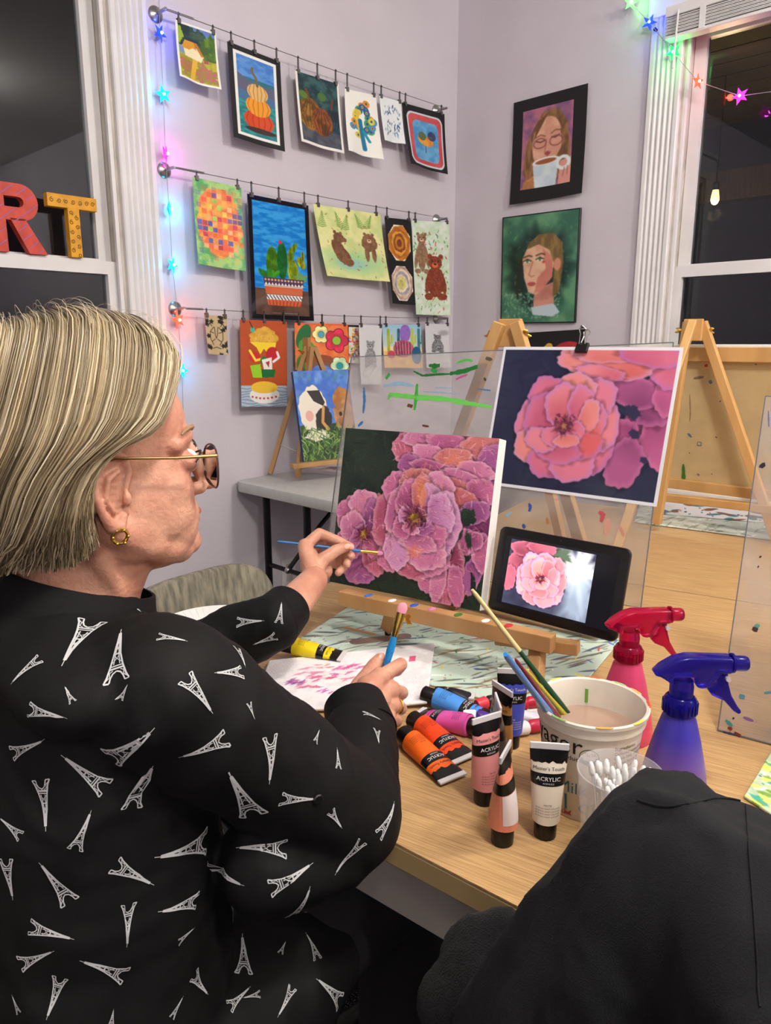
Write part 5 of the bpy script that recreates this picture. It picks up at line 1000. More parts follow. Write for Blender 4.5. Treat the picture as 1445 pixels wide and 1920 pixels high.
def paint_tube(label, col, M, label_back=False, ptxt=None):
    t = thing('paint_tube', label, 'paint tube', M, 'acrylic paint tubes on the table'); nm = '%d_%d_%d' % col
    mc = mat('paint_' + nm, col, .32); pm = ptxt or m_ink
    MB().lathe([(.0108, 0), (.0122, .0015), (.0126, .019), (.0120, .0205)], 28).build('cap', m_tblack, t, smooth=True)
    b = MB(); b.lathe([(.0118, .0205), (.0135, .0212), (.0152, .0222)], 28, caps=(True, False)); b.build('shoulder', mc, t, smooth=True)
    tband(.022, .105, 0, 22).build('body', mc, t, smooth=True, ang=80)
    tband(.0935, .105, .00025, 4, jag=.0035, seed=len(label)).build('black_top', m_tblack, t, smooth=True, ang=80)
    lbp = tband(.0665, .0800, .00025, 5).build('label_band', m_tblack, t, smooth=True, ang=80)
    MB().box((0, 0, .1085), (.0415, .0028, .0075)).build('crimp', m_crimp, t, bevel=.0006)
    ttext('ACRYLIC', .0062, .0722, m_print, lbp); ttext('ACRYLICS', .0026, .0685, m_print, lbp)
    ttext("Master's Touch", .0052, .0835, pm, t)
    ttext('MATTE', .0026, .0450, pm, t)
    for i in range(4): ttext('ACRYLIC PAINT COLOUR', .0021, .0415 - i * .0031, pm, t)
    if label_back:
        tband(.030, .066, .0003, 8, 16, half=(-.25, -2.2)).build('back_label', mat('tube_back_label', (226, 214, 214), .5), t, smooth=True, ang=80)
    return t
def standing(px, py, face):      # face: direction the printed front looks, angle offset from the camera
    p = AZ(px, py, TZ); d = CAM - p; a = math.atan2(d.y, d.x) + R(face)
    return Matrix.Translation(p) @ Matrix.Rotation(a + R(90), 4, 'Z')
def lying(cap, crimp, roll=0):
    a, b = AZ(*cap, TZ + .012), AZ(*crimp, TZ + .010); d = (b - a); d.z = 0; d.normalize()
    z = Vector((d.x, d.y, -math.tan(R(5.5)))).normalized(); y = -Vector((0, 0, 1)); y = (y - z * y.dot(z)).normalized(); x = y.cross(z)
    o = a.copy(); o.z = TZ + .0165
    M = Matrix(((x.x, y.x, z.x, o.x), (x.y, y.y, z.y, o.y), (x.z, y.z, z.z, o.z), (0, 0, 0, 1)))
    return M @ Matrix.Rotation(R(roll), 4, 'Z')
paint_tube('white paint tube standing on its cap nearest the table edge', (226, 216, 200), standing(1021, 1565, 6))
paint_tube('peach paint tube standing edge-on, nearest the camera', (222, 136, 112), standing(941, 1578, 256), True)
paint_tube('rose pink paint tube standing on its cap behind the peach one', (214, 140, 140), standing(907, 1503, 38))
paint_tube('dark grey paint tube standing edge-on between the pink and ochre tubes', (84, 78, 74), standing(928, 1468, -80))
paint_tube('ochre brown paint tube standing edge-on behind the grey one', (172, 118, 58), standing(936, 1437, -52))
paint_tube('ultramarine blue paint tube standing on its cap beside the water tub', (62, 74, 170), standing(956, 1398, 4), ptxt=m_print)
paint_tube('sky blue paint tube lying beside the paper towel', (70, 140, 216), lying((793, 1305), (905, 1338)))
paint_tube('magenta pink paint tube lying behind the red-orange one', (206, 84, 160), lying((906, 1372), (806, 1341)))
paint_tube('red-orange paint tube lying next to the orange one', (214, 66, 22), lying((772, 1352), (872, 1418)))
paint_tube('orange paint tube lying nearest the table edge', (222, 94, 24), lying((754, 1380), (858, 1460)))
paint_tube('yellow paint tube lying on the paper towel under the woman\'s cuff', (226, 200, 30), lying((528, 1219), (624, 1230)) @ Matrix.Translation((0, -.006, 0)))
# small craft tubes behind, with white caps
def craft_tube(label, col, a, b, cap=(226, 226, 226)):
    A, B = AZ(*a, TZ + .011), AZ(*b, TZ + .011); t = thing('craft_tube', label, 'paint tube', A, 'small craft paint tubes behind the tall ones'); d = (B - A).normalized(); L = (B - A).length
    MB().tube([A, A + d * .003, A + d * .016, A + d * .018], [.0075, .0088, .0098, .0085], 16).build('cap', mat('craft_cap_%d' % cap[0], cap, .4), t, W=True, smooth=True)
    pts = [A + d * (.018 + (L - .018) * k / 8) for k in range(9)]
    MB().tube(pts, [(.0075 + .0005 * min(k, 3) + .0004 * k, max(.0098 * (1 - (k / 8) ** 2), .0012)) if k else .006 for k in range(9)], 16).build('body', mat('craft_%d_%d_%d' % col, col, .35), t, W=True, smooth=True)
    MB().bar(pts[-1] - d * .004, pts[-1] + d * .004, .024, .003).build('crimp', m_crimp, t, W=True)
craft_tube('crimson craft tube with a white cap lying beside the water tub', (190, 40, 70), (968, 1368), (1040, 1352))
craft_tube('purple craft tube lying behind the magenta tube', (70, 40, 130), (868, 1342), (925, 1346), (236, 236, 236))
craft_tube('pale grey craft tube lying behind the white-capped crimson one', (206, 206, 214), (945, 1345), (1010, 1342), (200, 200, 205))
craft_tube('red craft tube with ribbed cap lying behind the ultramarine tube', (186, 30, 54), (965, 1322), (1035, 1310), (188, 30, 56))
craft_tube('red capped craft tube lying behind the sky blue tube', (30, 30, 34), (893, 1322), (945, 1308), (214, 56, 70))
craft_tube('black craft tube lying along the back of the sky blue tube', (22, 26, 36), (815, 1297), (885, 1305), (30, 32, 40))
# ---------------------------------------------------------------- tub of water with brushes
tc = AZ(1097, 1498, TZ); th_ = .126
t = thing('water_tub', 'white printed dairy tub filled with murky paint water', 'tub', Matrix.Translation(tc))
def tub_r(z): return .0475 + (.0605 - .0475) * z / th_
m_tub = mat('cream_tub_plastic', (226, 218, 204), .4, var=.05, vscale=30)
MB().lathe([(.001, .004), (.044, .004), (.0465, 0), (.0478, .002), (tub_r(.11), .110), (.0612, .1105), (.0615, .121), (.0640, .1225), (.0645, .1265), (.0628, .128), (.0600, .1265), (tub_r(.11) - .0022, .108), (.0452, .006), (.001, .006)], 64, caps=(False, False)).build('tub_body', m_tub, t, smooth=True, ang=50)
MB().lathe([(.0005, .0935), (tub_r(.09) - .0016, .0935)], 48, caps=(False, False)).build('paint_water', mat('murky_water', (176, 146, 128), .08, var=.08, vscale=14), t)
for i in range(9):
    a = [.3, 1.1, 2.0, 2.9, 3.7, 4.4, 5.2, 5.7, 6.1][i]; c = [(220, 90, 40), (226, 200, 60), (190, 60, 60), (120, 170, 80), (226, 160, 60), (226, 210, 80), (206, 90, 50), (230, 180, 90), (150, 190, 120)][i]
    b = MB(); pts = [Vector((.0638 * math.cos(a + k * .05), .0638 * math.sin(a + k * .05), .1278)) for k in range(7)]; b.tube(pts, [(.0008, .0004), (.0016, .0006), (.002, .0007), (.0015, .0006), (.002, .0007), (.0014, .0005), (.0006, .0003)], 6); b.build('paint_drip', mat('drip_%d' % i, c, .5), t)
# drip on inner back wall
cam_a = math.atan2(CAM.y - tc.y, CAM.x - tc.x)
for da, z0, z1 in ((math.pi + .12, .098, .115),): 
    MB().bar(Vector((math.cos(cam_a + da) * (tub_r(z0) - .003), math.sin(cam_a + da) * (tub_r(z0) - .003), z0)), Vector((math.cos(cam_a + da) * (tub_r(z1) - .003), math.sin(cam_a + da) * (tub_r(z1) - .003), z1)), .004, .001).build('paint_drip', mat('drip_green', (110, 170, 70), .5), t)
def tubtext(s, size, ang, z, m, align='LEFT', slope=0.0):
    v, f = text_tris(s, size, align); o = []
    for x, y in v:
        zz_ = z + y + slope * x; r = tub_r(zz_) + .0005; a = cam_a + ang + x / .055
        o.append((r * math.cos(a), r * math.sin(a), zz_))
    MB().add(o, f).build('lettering', m, t, fix=False)
m_teal = mat('teal_print', (40, 110, 130), .5); m_rp = mat('red_print', (170, 40, 50), .5); m_gp = mat('green_print', (50, 84, 60), .5)
tubtext('Voyager', .031, -1.98, .0880, m_ink, slope=-.0); tubtext('Product', .0085, -.62, .079, m_ink); tubtext('Dairy', .012, -1.28, .076, m_ink)
tubtext('Whole Milk', .021, -1.80, .036, m_teal); tubtext('Plain', .015, -1.5, .016, m_teal); tubtext('1 qt', .030, -.58, .012, m_teal); tubtext('Net', .0085, -.62, .004, m_rp)
tubtext('Ingredients', .0062, .50, .096, m_ink)
for i, s_ in enumerate(('Cultured pasteurized', 'Whole Milk, Organic', 'Tapioca Starch, live', 'Cream, Pectin, Milk', 'live cultures', '', 'Contains milk', 'Keep refrigerated')): tubtext(s_, .0052, .50, .090 - i * .0062, m_ink) if s_ else None
def tubdisc(ang, z, r, m, name, rz=None, w=None, n=28):
    o = []; pg = [(r * math.cos(2 * math.pi * k / n), r * math.sin(2 * math.pi * k / n)) for k in range(n)] if w is None else w
    for x, y in pg: rr = tub_r(z + y) + (.0004 if rz is None else rz); a = cam_a + ang + x / .055; o.append((rr * math.cos(a), rr * math.sin(a), z + y))
    MB().add(o, [tuple(range(len(pg)))]).build(name, m, t, fix=False)
tubdisc(.02, .0865, .0105, m_gp, 'seal'); tubdisc(.02, .0865, .0097, m_tub, 'seal', .0006); tubdisc(.02, .0865, .0, m_gp, 'seal', .0008, [(.0094 * math.cos(R(a)), .0094 * math.sin(R(a))) for a in range(180, 361, 12)])
tubtext('USDA', .0062, -.12, .0885, m_gp); _v = text_tris('ORGANIC', .0042); tubtext('ORGANIC', .0042, -.15, .0825, m_print)
tubdisc(-.40, .008, .004, m_rp, 'butterfly_mark', None, [(0, 0), (-.006, .005), (-.004, .0), (-.006, -.003), (0, -.002), (.006, -.003), (.004, .0), (.006, .005)])
def brush(label, a, b, r, col, fer=None, tip=None, Lf=.03, Lt=.012, tipcol=None, butt=None, group='paint brushes standing in the water tub', tw=None):
    # a = butt end, b = bristle end
    a, b = Vector(a), Vector(b); d = (b - a).normalized(); L = (b - a).length
    t = thing('paint_brush', label, 'paint brush', a, group); lh = L - (Lf + Lt if fer else 0)
    k = [(0, .45), (.03, .7), (.45, .85), (.8, 1.25), (.93, 1.1), (1, .85)]
    MB().tube([a + d * (lh * u) for u, _ in k], [r * q for _, q in k], 12).build('handle', mat('brush_%d_%d_%d' % col, col, .3, coat=.1), t, W=True, smooth=True)
    if butt: MB().tube([a - d * .0004, a + d * (lh * .03), a + d * (lh * butt[0])], [r * .5, r * .78, r * .92], 12).build('bare_end', mat('brush_cream', butt[1], .5), t, W=True, smooth=True)
    if fer:
        wd = tw or r * 1.25; v = (CAM - b).normalized(); fx = d.cross(v).normalized()
        p = [a + d * (lh - .001), a + d * (lh + .004), a + d * (lh + Lf * .5), a + d * (lh + Lf)]
        def flat(pts, ws, ts):
            n = 14; vv = []
            for q, w_, t_ in zip(pts, ws, ts): vv += [q + fx * (math.cos(2 * math.pi * j / n) * w_) + d.cross(fx) * (math.sin(2 * math.pi * j / n) * t_) for j in range(n)]
            ff = [(i * n + j, i * n + (j + 1) % n, (i + 1) * n + (j + 1) % n, (i + 1) * n + j) for i in range(len(pts) - 1) for j in range(n)]; ff += [tuple(range(n))[::-1], tuple(range((len(pts) - 1) * n, len(pts) * n))]
            return MB().add(vv, ff)
        flat(p, [r, r * 1.05, wd * .9, wd], [r, r * 1.05, r * .75, r * .5]).build('ferrule', m_brass, t, W=True, smooth=True)
        q = [a + d * (lh + Lf), a + d * (lh + Lf + Lt * .5), a + d * (lh + Lf + Lt * .85), b]
        flat(q, [wd, wd * 1.1, wd * .8, wd * .25], [r * .5, r * .5, r * .3, r * .1]).build('bristles', mat('bristle_%d_%d_%d' % tipcol, tipcol, .45), t, W=True, smooth=True)
    return t
dn = lambda P, q, k: P + (P - q).normalized() * k
for lb, up_, t_, lo_, r, c, kw in (('long dark green brush with a cream end leaning in the water tub', (885, 1106), 1.03, (1062, 1335), .0032, (20, 66, 42), dict(butt=(.42, (214, 196, 140)))), ('bright blue brush handle leaning in the water tub, leftmost', (947, 1227), .955, (1034, 1344), .0038, (30, 130, 214), {}), ('dark red brush leaning in the water tub beside the blue one', (966, 1236), .962, (1046, 1345), .0027, (120, 20, 50), {}), ('olive yellow brush leaning in the water tub beside the green one', (985, 1255), .965, (1056, 1338), .0030, (170, 160, 50), {})):
    Lw = AZ(*lo_, tc.z + .0935); tt_ = t_
    for _ in range(60):      # lean it so that it clears the rim of the tub
        U = AD(*up_, tt_); ok = True
        for k in range(1, 60):
            q = Lw.lerp(U, k / 60); rr = math.hypot(q.x - tc.x, q.y - tc.y)
            if .055 < rr < .070 and q.z < tc.z + .1285 + r: ok = False
        if ok: break
        tt_ -= .006
    E_ = dn(Lw, U, .03)
    brush(lb, U, E_, r, c, **kw)
# ---------------------------------------------------------------- cup of cotton swabs
cc = AZ(1163, 1445, TZ + .105); cc.z = TZ; t = thing('swab_cup', 'clear plastic cup holding cotton swabs beside the water tub', 'cup', cc)
m_clear = bpy.data.materials.new('frosted_cup'); m_clear.use_nodes = True; nt = m_clear.node_tree; nt.nodes.clear()
_o = nt.nodes.new('ShaderNodeOutputMaterial'); _t = nt.nodes.new('ShaderNodeBsdfTransparent'); _p = nt.nodes.new('ShaderNodeBsdfPrincipled'); _m = nt.nodes.new('ShaderNodeMixShader'); _m.inputs[0].default_value = .25
_p.inputs['Base Color'].default_value = lin((226, 222, 226)); _p.inputs['Roughness'].default_value = .25; nt.links.new(_t.outputs[0], _m.inputs[1]); nt.links.new(_p.outputs[0], _m.inputs[2]); nt.links.new(_m.outputs[0], _o.inputs[0])
MB().lathe([(.001, .002), (.031, .002), (.033, .001), (.0424, .1025), (.0434, .1035), (.0434, .105), (.0420, .105), (.0316, .004), (.001, .004)], 48, caps=(False, False)).build('cup_body', m_clear, t, smooth=True, ang=60)
MB().lathe([(.0005, .0042), (.030, .0045), (.0335, .028), (.0325, .030), (.0005, .030)], 40, caps=(False, False)).build('yellow_base', mat('yellow_band', (226, 200, 40), .5), t, smooth=True)
m_cot = mat('cotton', (228, 228, 228), .95, bump=.5, bscale=300); m_stick = mat('paper_stick', (222, 220, 214), .7)
stick_me = MB().tube([(0, 0, -.036), (0, 0, .036)], .00115, 6).mesh('swab_stick'); stick_me.materials.append(m_stick)
tip_me = MB().lathe([(.0006, -.0095), (.0026, -.007), (.0032, -.002), (.0029, .004), (.0018, .0075), (.0005, .0085)], 10).mesh('swab_tip', smooth=True, ang=80); tip_me.materials.append(m_cot)
rg = random.Random(11); spots = []
while len(spots) < 30:
    x, y = rg.uniform(-.034, .034), rg.uniform(-.034, .034)
    if math.hypot(x, y) < .033 and all(math.hypot(x - q[0], y - q[1]) > .0058 for q in spots): spots.append((x, y))
for i, (x, y) in enumerate(spots):
    top_ = cc + Vector((x, y, .098 + rg.uniform(-.006, .010))); bot = cc + Vector((x * .62 + rg.uniform(-.008, .008), y * .62 + rg.uniform(-.008, .008), .036)); d = (top_ - bot).normalized(); q = Vector((0, 0, 1)).rotation_difference(d).to_matrix().to_4x4()
    Mx = Matrix.Translation(top_ - d * .042) @ q
    o = props(link_mesh('cotton_swab', stick_me, None), 'white cotton swab standing in the clear cup', 'cotton swab', 'cotton swabs in the clear cup'); o.matrix_world = Mx
    for z in (.036, -.036):
        c = bpy.data.objects.new('cotton_tip', tip_me); COL.objects.link(c); c.parent = o; c.location = (0, 0, z); c.rotation_euler = (0 if z > 0 else math.pi, 0, 0)
# ---------------------------------------------------------------- spray bottles
def spray(label, px, py, col, colh, liquid, yaw):
    p = AZ(px, py, TZ); a = math.atan2(RT.y, RT.x) + R(yaw); t = thing('spray_bottle', label, 'spray bottle', Matrix.Translation(p) @ Matrix.Rotation(a, 4, 'Z'), 'translucent spray bottles')
    nm = '%d_%d_%d' % col; mb = mat('bottle_' + nm, col, .38, trans=.25, sss=.0); gr = [n for n in mb.node_tree.nodes if n.type == 'BSDF_PRINCIPLED'][0]; tcn = mb.node_tree.nodes.new('ShaderNodeTexCoord'); sx_ = mb.node_tree.nodes.new('ShaderNodeSeparateXYZ'); rp_ = mb.node_tree.nodes.new('ShaderNodeValToRGB'); mr_ = mb.node_tree.nodes.new('ShaderNodeMapRange')
    mr_.inputs['From Max'].default_value = .11; rp_.color_ramp.elements[0].color = lin(liquid); rp_.color_ramp.elements[1].color = lin(col); rp_.color_ramp.elements[0].position = .35; rp_.color_ramp.elements[1].position = .8
    for o1, i1 in ((tcn.outputs['Object'], sx_.inputs[0]), (sx_.outputs['Z'], mr_.inputs[0]), (mr_.outputs[0], rp_.inputs[0]), (rp_.outputs[0], gr.inputs['Base Color'])): mb.node_tree.links.new(o1, i1)
    mh = mat('trigger_' + nm, colh, .14, trans=.8, ior=1.25)
    MB().lathe([(.001, .003), (.034, .002), (.0385, .0), (.0398, .004), (.0392, .012), (.0340, .045), (.0262, .080), (.0192, .106), (.0165, .112), (.0155, .122)], 48, caps=(False, True)).build('bottle_body', mb, t, smooth=True, ang=60)
    b = MB(); n = 24
    b.lathe([(.0175, .112), (.0188, .114), (.0188, .128), (.0172, .132), (.0150, .134)], 32); clp = b.build('collar', mh, t, smooth=True)
    r_ = MB()
    for i in range(n): an = 2 * math.pi * i / n; r_.box((.0191 * math.cos(an), .0191 * math.sin(an), .121), (.0018, .0022, .0125), rot=Matrix.Rotation(an, 3, 'Z'))
    props(r_.build('collar_ribs', mh, clp), kind='stuff')
    MB().lathe([(.0132, .132), (.0135, .146), (.0118, .154)], 24).build('neck', mh, t, smooth=True)
    prof = [(-.0345, .1610), (-.026, .1705), (-.012, .1800), (.002, .1840), (.052, .1840), (.052, .1660), (.040, .1650), (.034, .1560), (.030, .1485), (.020, .1465), (.0135, .1480), (.0125, .1600), (-.0120, .1585), (-.0125, .1480), (-.0180, .1535), (-.0270, .1590)]
    MB().prism([(x, z) for x, z in prof], -.0105, .0105, Matrix.Rotation(R(90), 4, 'X')).build('trigger_head', mh, t, bevel=.003, smooth=True, seg=3)
    Mn = Matrix.Translation((.052, 0, .1755)) @ Matrix.Rotation(R(90), 4, 'Y')
    MB().lathe([(.0115, 0), (.0115, .0025)], 20, Mn).build('nozzle_flange', mh, t, smooth=True)
    MB().lathe([(.0090, .0025), (.0088, .016), (.0074, .0185), (.003, .0187)], 20, Mn).build('nozzle', mh, t, smooth=True)
    tg = [(.036, .1660), (.048, .1660), (.0500, .1520), (.0545, .1380), (.0625, .1250), (.0680, .1180), (.0650, .1145), (.0580, .1190), (.0470, .1310), (.0330, .1370), (.0290, .1420), (.0340, .1450), (.0385, .1500)]
    trp = MB().prism(tg, -.0065, .0065, Matrix.Rotation(R(90), 4, 'X')).build('trigger', mh, t, bevel=.002, smooth=True)
    MB().lathe([(.0028, -.0115), (.0028, .0115)], 12, Matrix.Translation((.047, 0, .160)) @ Matrix.Rotation(R(90), 4, 'X')).build('pivot_pin', mat('pin_grey', (190, 186, 196), .4), trp, smooth=True)
    MB().tube([(0, 0, .13), (.004, 0, .06), (.012, 0, .008)], .0022, 8).build('dip_tube', mh, t, smooth=True)
    return t
spray('pink spray bottle standing behind the water tub', 1166, 1378, (222, 70, 120), (206, 30, 90), (226, 76, 108), 4)
spray('blue-violet spray bottle in front of the pink one', 1258, 1497, (66, 58, 186), (46, 40, 190), (136, 98, 172), -4)
# ---------------------------------------------------------------- organic bodies
def remesh(mb, voxel, it=4, fac=.5, sub=0):
    me = bpy.data.meshes.new('tmp'); me.from_pydata([tuple(p) for p in mb.v], [], mb.f)
    o = bpy.data.objects.new('tmp', me); COL.objects.link(o)
    m = o.modifiers.new('r', 'REMESH'); m.mode = 'VOXEL'; m.voxel_size = voxel; m.use_smooth_shade = True
    if it: s = o.modifiers.new('s', 'SMOOTH'); s.iterations = it; s.factor = fac
    dg = bpy.context.evaluated_depsgraph_get(); out = bpy.data.meshes.new_from_object(o.evaluated_get(dg))
    bpy.data.objects.remove(o); bpy.data.meshes.remove(me); out.materials.clear(); return out
def limb(mb, pts, rad, nu=12, nv=8):
    pts = [Vector(p) for p in pts]; rad = [np.array(r if hasattr(r, '__len__') else (r, r, r), float) for r in rad]
    for i in range(len(pts) - 1):
        a, b = pts[i], pts[i + 1]; ra, rb = rad[i], rad[i + 1]; k = max(2, int((b - a).length / (.3 * min(ra.min(), rb.min()))) + 1)
        for j in range(k + 1): t = j / k; mb.ball(a.lerp(b, t), tuple(ra * (1 - t) + rb * t), nu, nv)
    return mb
def verts_of(me): a = np.empty(len(me.vertices) * 3, np.float32); me.vertices.foreach_get('co', a); return a.reshape(-1, 3)
def join_meshes(name, ms):
    bm = bmesh.new()
    for m in ms: bm.from_mesh(m)
    me = bpy.data.meshes.new(name); bm.to_mesh(me); bm.free(); me.polygons.foreach_set('use_smooth', [True] * len(me.polygons)); return me
from mathutils import noise as mnoise
def folds(me, amp, scale, stretch=(1, 1, 1), ridged=True, seed=0.0):
    nrm = np.empty(len(me.vertices) * 3, np.float32); me.vertices.foreach_get('normal', nrm); nrm = nrm.reshape(-1, 3); co = verts_of(me); d = np.empty(len(co))
    for i, p in enumerate(co):
        q = Vector((p[0] * scale * stretch[0] + seed, p[1] * scale * stretch[1], p[2] * scale * stretch[2]))
        w_ = mnoise.noise(q * .5) * 1.2; n = mnoise.noise(q + Vector((w_, w_, w_)))
        d[i] = (1 - abs(n) * 2.2) if ridged else n
    co = co + nrm * (d[:, None] * amp); me.vertices.foreach_set('co', co.astype(np.float32).ravel()); me.update()
def skin_mat():
    m = mat('skin', (208, 146, 116), .46, var=.0, sss=.06, bump=.5, bscale=230); nt = m.node_tree; b = nt.nodes['Principled BSDF']; tc = nt.nodes.new('ShaderNodeTexCoord')
    n = nt.nodes.new('ShaderNodeTexNoise'); n.inputs['Scale'].default_value = 24; n.inputs['Detail'].default_value = 6; r = nt.nodes.new('ShaderNodeValToRGB')
    r.color_ramp.elements[0].position = .32; r.color_ramp.elements[1].position = .68; r.color_ramp.elements[0].color = lin((184, 126, 104)); r.color_ramp.elements[1].color = lin((208, 158, 132))
    nt.links.new(tc.outputs['Object'], n.inputs[0]); nt.links.new(n.outputs[0], r.inputs[0]); nt.links.new(r.outputs[0], b.inputs['Base Color']); return m
m_skin = skin_mat()
m_shirt = mat('black_shirt_cloth', (5, 5, 6), .75, bump=.12, bscale=700, spec=.3)
HO = Vector((-2.754, -1.757, 1.139)); HM = Matrix.Translation(HO) @ Matrix.Rotation(R(-12), 4, 'Z') @ Matrix.Rotation(R(1), 4, 'Y')
def head_shape(b, M):
    T = MB()
    T.ball((-.006, 0, .052), (.090, .072, .080), 28, 18); T.ball((.032, 0, .052), (.058, .061, .064), 24, 16); T.ball((.038, 0, -.004), (.054, .060, .066), 24, 16)
    T.ball((.028, 0, -.034), (.056, .056, .052), 24, 16)
    for s in (-1, 1):
        T.ball((.052, s * .030, -.012), (.036, .030, .036), 16, 12); T.ball((.020, s * .040, -.042), (.040, .026, .036), 16, 12); T.ball((.058, s * .022, -.046), (.036, .030, .036), 16, 12); T.ball((.045, s * .031, -.030), (.044, .030, .040), 18, 12); T.ball((.030, s * .040, -.022), (.040, .024, .044), 18, 12)
        limb(T, [(-.002, s * .056, -.036), (.034, s * .044, -.057), (.072, s * .018, -.071)], [.018, .019, .019])
        limb(T, [(.064, s * .046, .036), (.080, s * .028, .044), (.085, s * .010, .040)], [.0095, .0105, .0105]); T.ball((.100, s * .0115, -.014), (.010, .0075, .0075), 12, 8)
        T.ball((.078, s * .031, .018), (.014, .018, .012), 14, 10); T.ball((.052, s * .028, -.066), (.030, .024, .020), 14, 10)
    T.ball((.075, 0, -.042), (.0275, .030, .032), 18, 12); T.ball((.085, 0, -.071), (.0195, .023, .0165), 16, 10); T.ball((.048, 0, -.074), (.044, .036, .022), 16, 10)
    limb(T, [(.090, 0, .030), (.104, 0, .010), (.1150, 0, -.008)], [.0090, .0100, .0115])
    limb(T, [(.012, 0, -.05), (-.012, 0, -.105), (-.030, 0, -.165)], [.050, .050, .058], 20, 12); limb(T, [(-.03, 0, -.02), (-.042, 0, -.09), (-.052, 0, -.16)], [.05, .046, .058], 20, 12)
    for s in (-1, 1): limb(T, [(-.022, s * .055, -.035), (.004, s * .038, -.105), (.022, s * .014, -.160)], [.012, .011, .010])
    b.add(T.v, T.f, M); return b
def ear_shape(b, M, s):
    T = MB(); pts = [(.008, .002), (.013, .018), (.008, .032), (-.004, .038), (-.017, .033), (-.0235, .017), (-.021, -.001), (-.015, -.017), (-.008, -.029), (.001, -.031), (.005, -.022)]
    ey = lambda x: s * (.0700 + .55 * max(0, .014 - x))
    limb(T, [(x, ey(x), z) for x, z in pts], [.0030, .0036, .0040, .0042, .0042, .0040, .0038, .0042, .0058, .0056, .0040], 10, 6)
    limb(T, [(.002, ey(.002), .020), (-.009, ey(-.009) + s * .001, .014), (-.0125, ey(-.0125), -.003), (-.005, ey(-.005), -.016)], [.0028, .0032, .0032, .0028], 8, 6)
    n = 10
    for i in range(n):
        for j in range(n):
            u, v = -1 + 2 * (i + .5) / n, -1 + 2 * (j + .5) / n
            if u * u + v * v < .92: x = -.006 + .0165 * u; T.ball((x, ey(x) - s * .0042 * (1 - .35 * (u * u + v * v)), .004 + .031 * v), (.0026, .0020, .0042), 8, 6)
    limb(T, [(.006, s * .066, .02), (.006, s * .066, -.02)], [.007, .007]); T.ball((.0085, s * .0765, -.006), (.0042, .0045, .0075), 10, 8)
    b.add(T.v, T.f, M); return b
hb = head_shape(MB(), HM); head_me = remesh(hb, .0021, 14, .5); ear_ms = [remesh(ear_shape(MB(), HM, q), .0013, 2, .5) for q in (-1, 1)]
# ---- hands: joints measured in the photo and given their own depth
def hand(fingers, palm, wrist, arm, thumb):
    b = MB()
    for f in fingers: limb(b, [p for p, r in f], [r for p, r in f], 12, 8)
    limb(b, [p for p, r in thumb], [r for p, r in thumb], 12, 8)
    for p, r in palm: b.ball(p, r, 14, 10)
    for f in fingers: limb(b, [wrist[0].lerp(f[0][0], .25), f[0][0]], [.0165, f[0][1] * 1.25])
    limb(b, [wrist[0].lerp(thumb[0][0], .3), thumb[0][0]], [.018, thumb[0][1]])
    limb(b, [arm[0], wrist[0]], [arm[1], wrist[1]], 16, 10); return b
A = lambda x, y, t: AD(x, y, t)
rw = (A(664, 1316, 1.005), .0235); ra = (A(672, 1420, .93), .034)
RF = [[(A(712, 1270, 1.030), .0112), (A(751, 1246, 1.058), .0100), (A(744, 1257, 1.083), .0088), (A(722, 1262, 1.082), .0078)],
      [(A(733, 1294, 1.036), .0112), (A(753, 1299, 1.068), .0100), (A(736, 1304, 1.092), .0090), (A(714, 1303, 1.084), .0080)],
      [(A(734, 1322, 1.032), .0106), (A(751, 1328, 1.060), .0096), (A(734, 1331, 1.084), .0086), (A(713, 1328, 1.076), .0076)],
      [(A(726, 1346, 1.018), .0098), (A(743, 1352, 1.042), .0088), (A(731, 1355, 1.062), .0080), (A(712, 1350, 1.056), .0070)]]
RT_ = [(A(676, 1288, 1.03), .0150), (A(690, 1266, 1.058), .0122), (A(702, 1248, 1.074), .0112), (A(711, 1236, 1.080), .0088)]
Rp = [(A(692, 1292, 1.018), .020), (A(680, 1318, 1.006), .022), (A(706, 1312, 1.018), .019), (A(700, 1305, 1.035), .023), (A(705, 1325, 1.03), .020), (A(690, 1335, 1.02), .018), (A(712, 1290, 1.05), .018)]
rh_me = remesh(hand(RF, Rp, rw, ra, RT_), .0019, 3, .45)
LD = 1.30
lw = (A(588, 1088, LD - .03), .0240); la = (A(535, 1150, LD - .12), .032)
LF = [[(A(572, 1024, LD + .015), .0110), (A(598, 1000, LD + .030), .0098), (A(634, 1014, LD + .030), .0088), (A(657, 1025, LD + .026), .0074)],
      [(A(574, 1036, LD + .035), .0112), (A(608, 1012, LD + .055), .0100), (A(642, 1030, LD + .050), .0090), (A(658, 1042, LD + .035), .0078)],
      [(A(582, 1050, LD + .048), .0106), (A(622, 1036, LD + .064), .0096), (A(650, 1046, LD + .050), .0086), (A(650, 1058, LD + .032), .0076)],
      [(A(592, 1062, LD + .050), .0096), (A(626, 1056, LD + .060), .0088), (A(644, 1064, LD + .045), .0078), (A(634, 1074, LD + .028), .0068)]]
LTh = [(A(592, 1068, LD - .005), .0160), (A(604, 1050, LD + .000), .0128), (A(630, 1032, LD + .010), .0108), (A(647, 1026, LD + .016), .0086)]
Lp = [(A(585, 1058, LD + .012), .022), (A(592, 1072, LD + .005), .021), (A(580, 1045, LD + .020), .017), (A(606, 1070, LD + .028), .017)]
lh_me = remesh(hand(LF, Lp, lw, la, LTh), .0019, 3, .45)
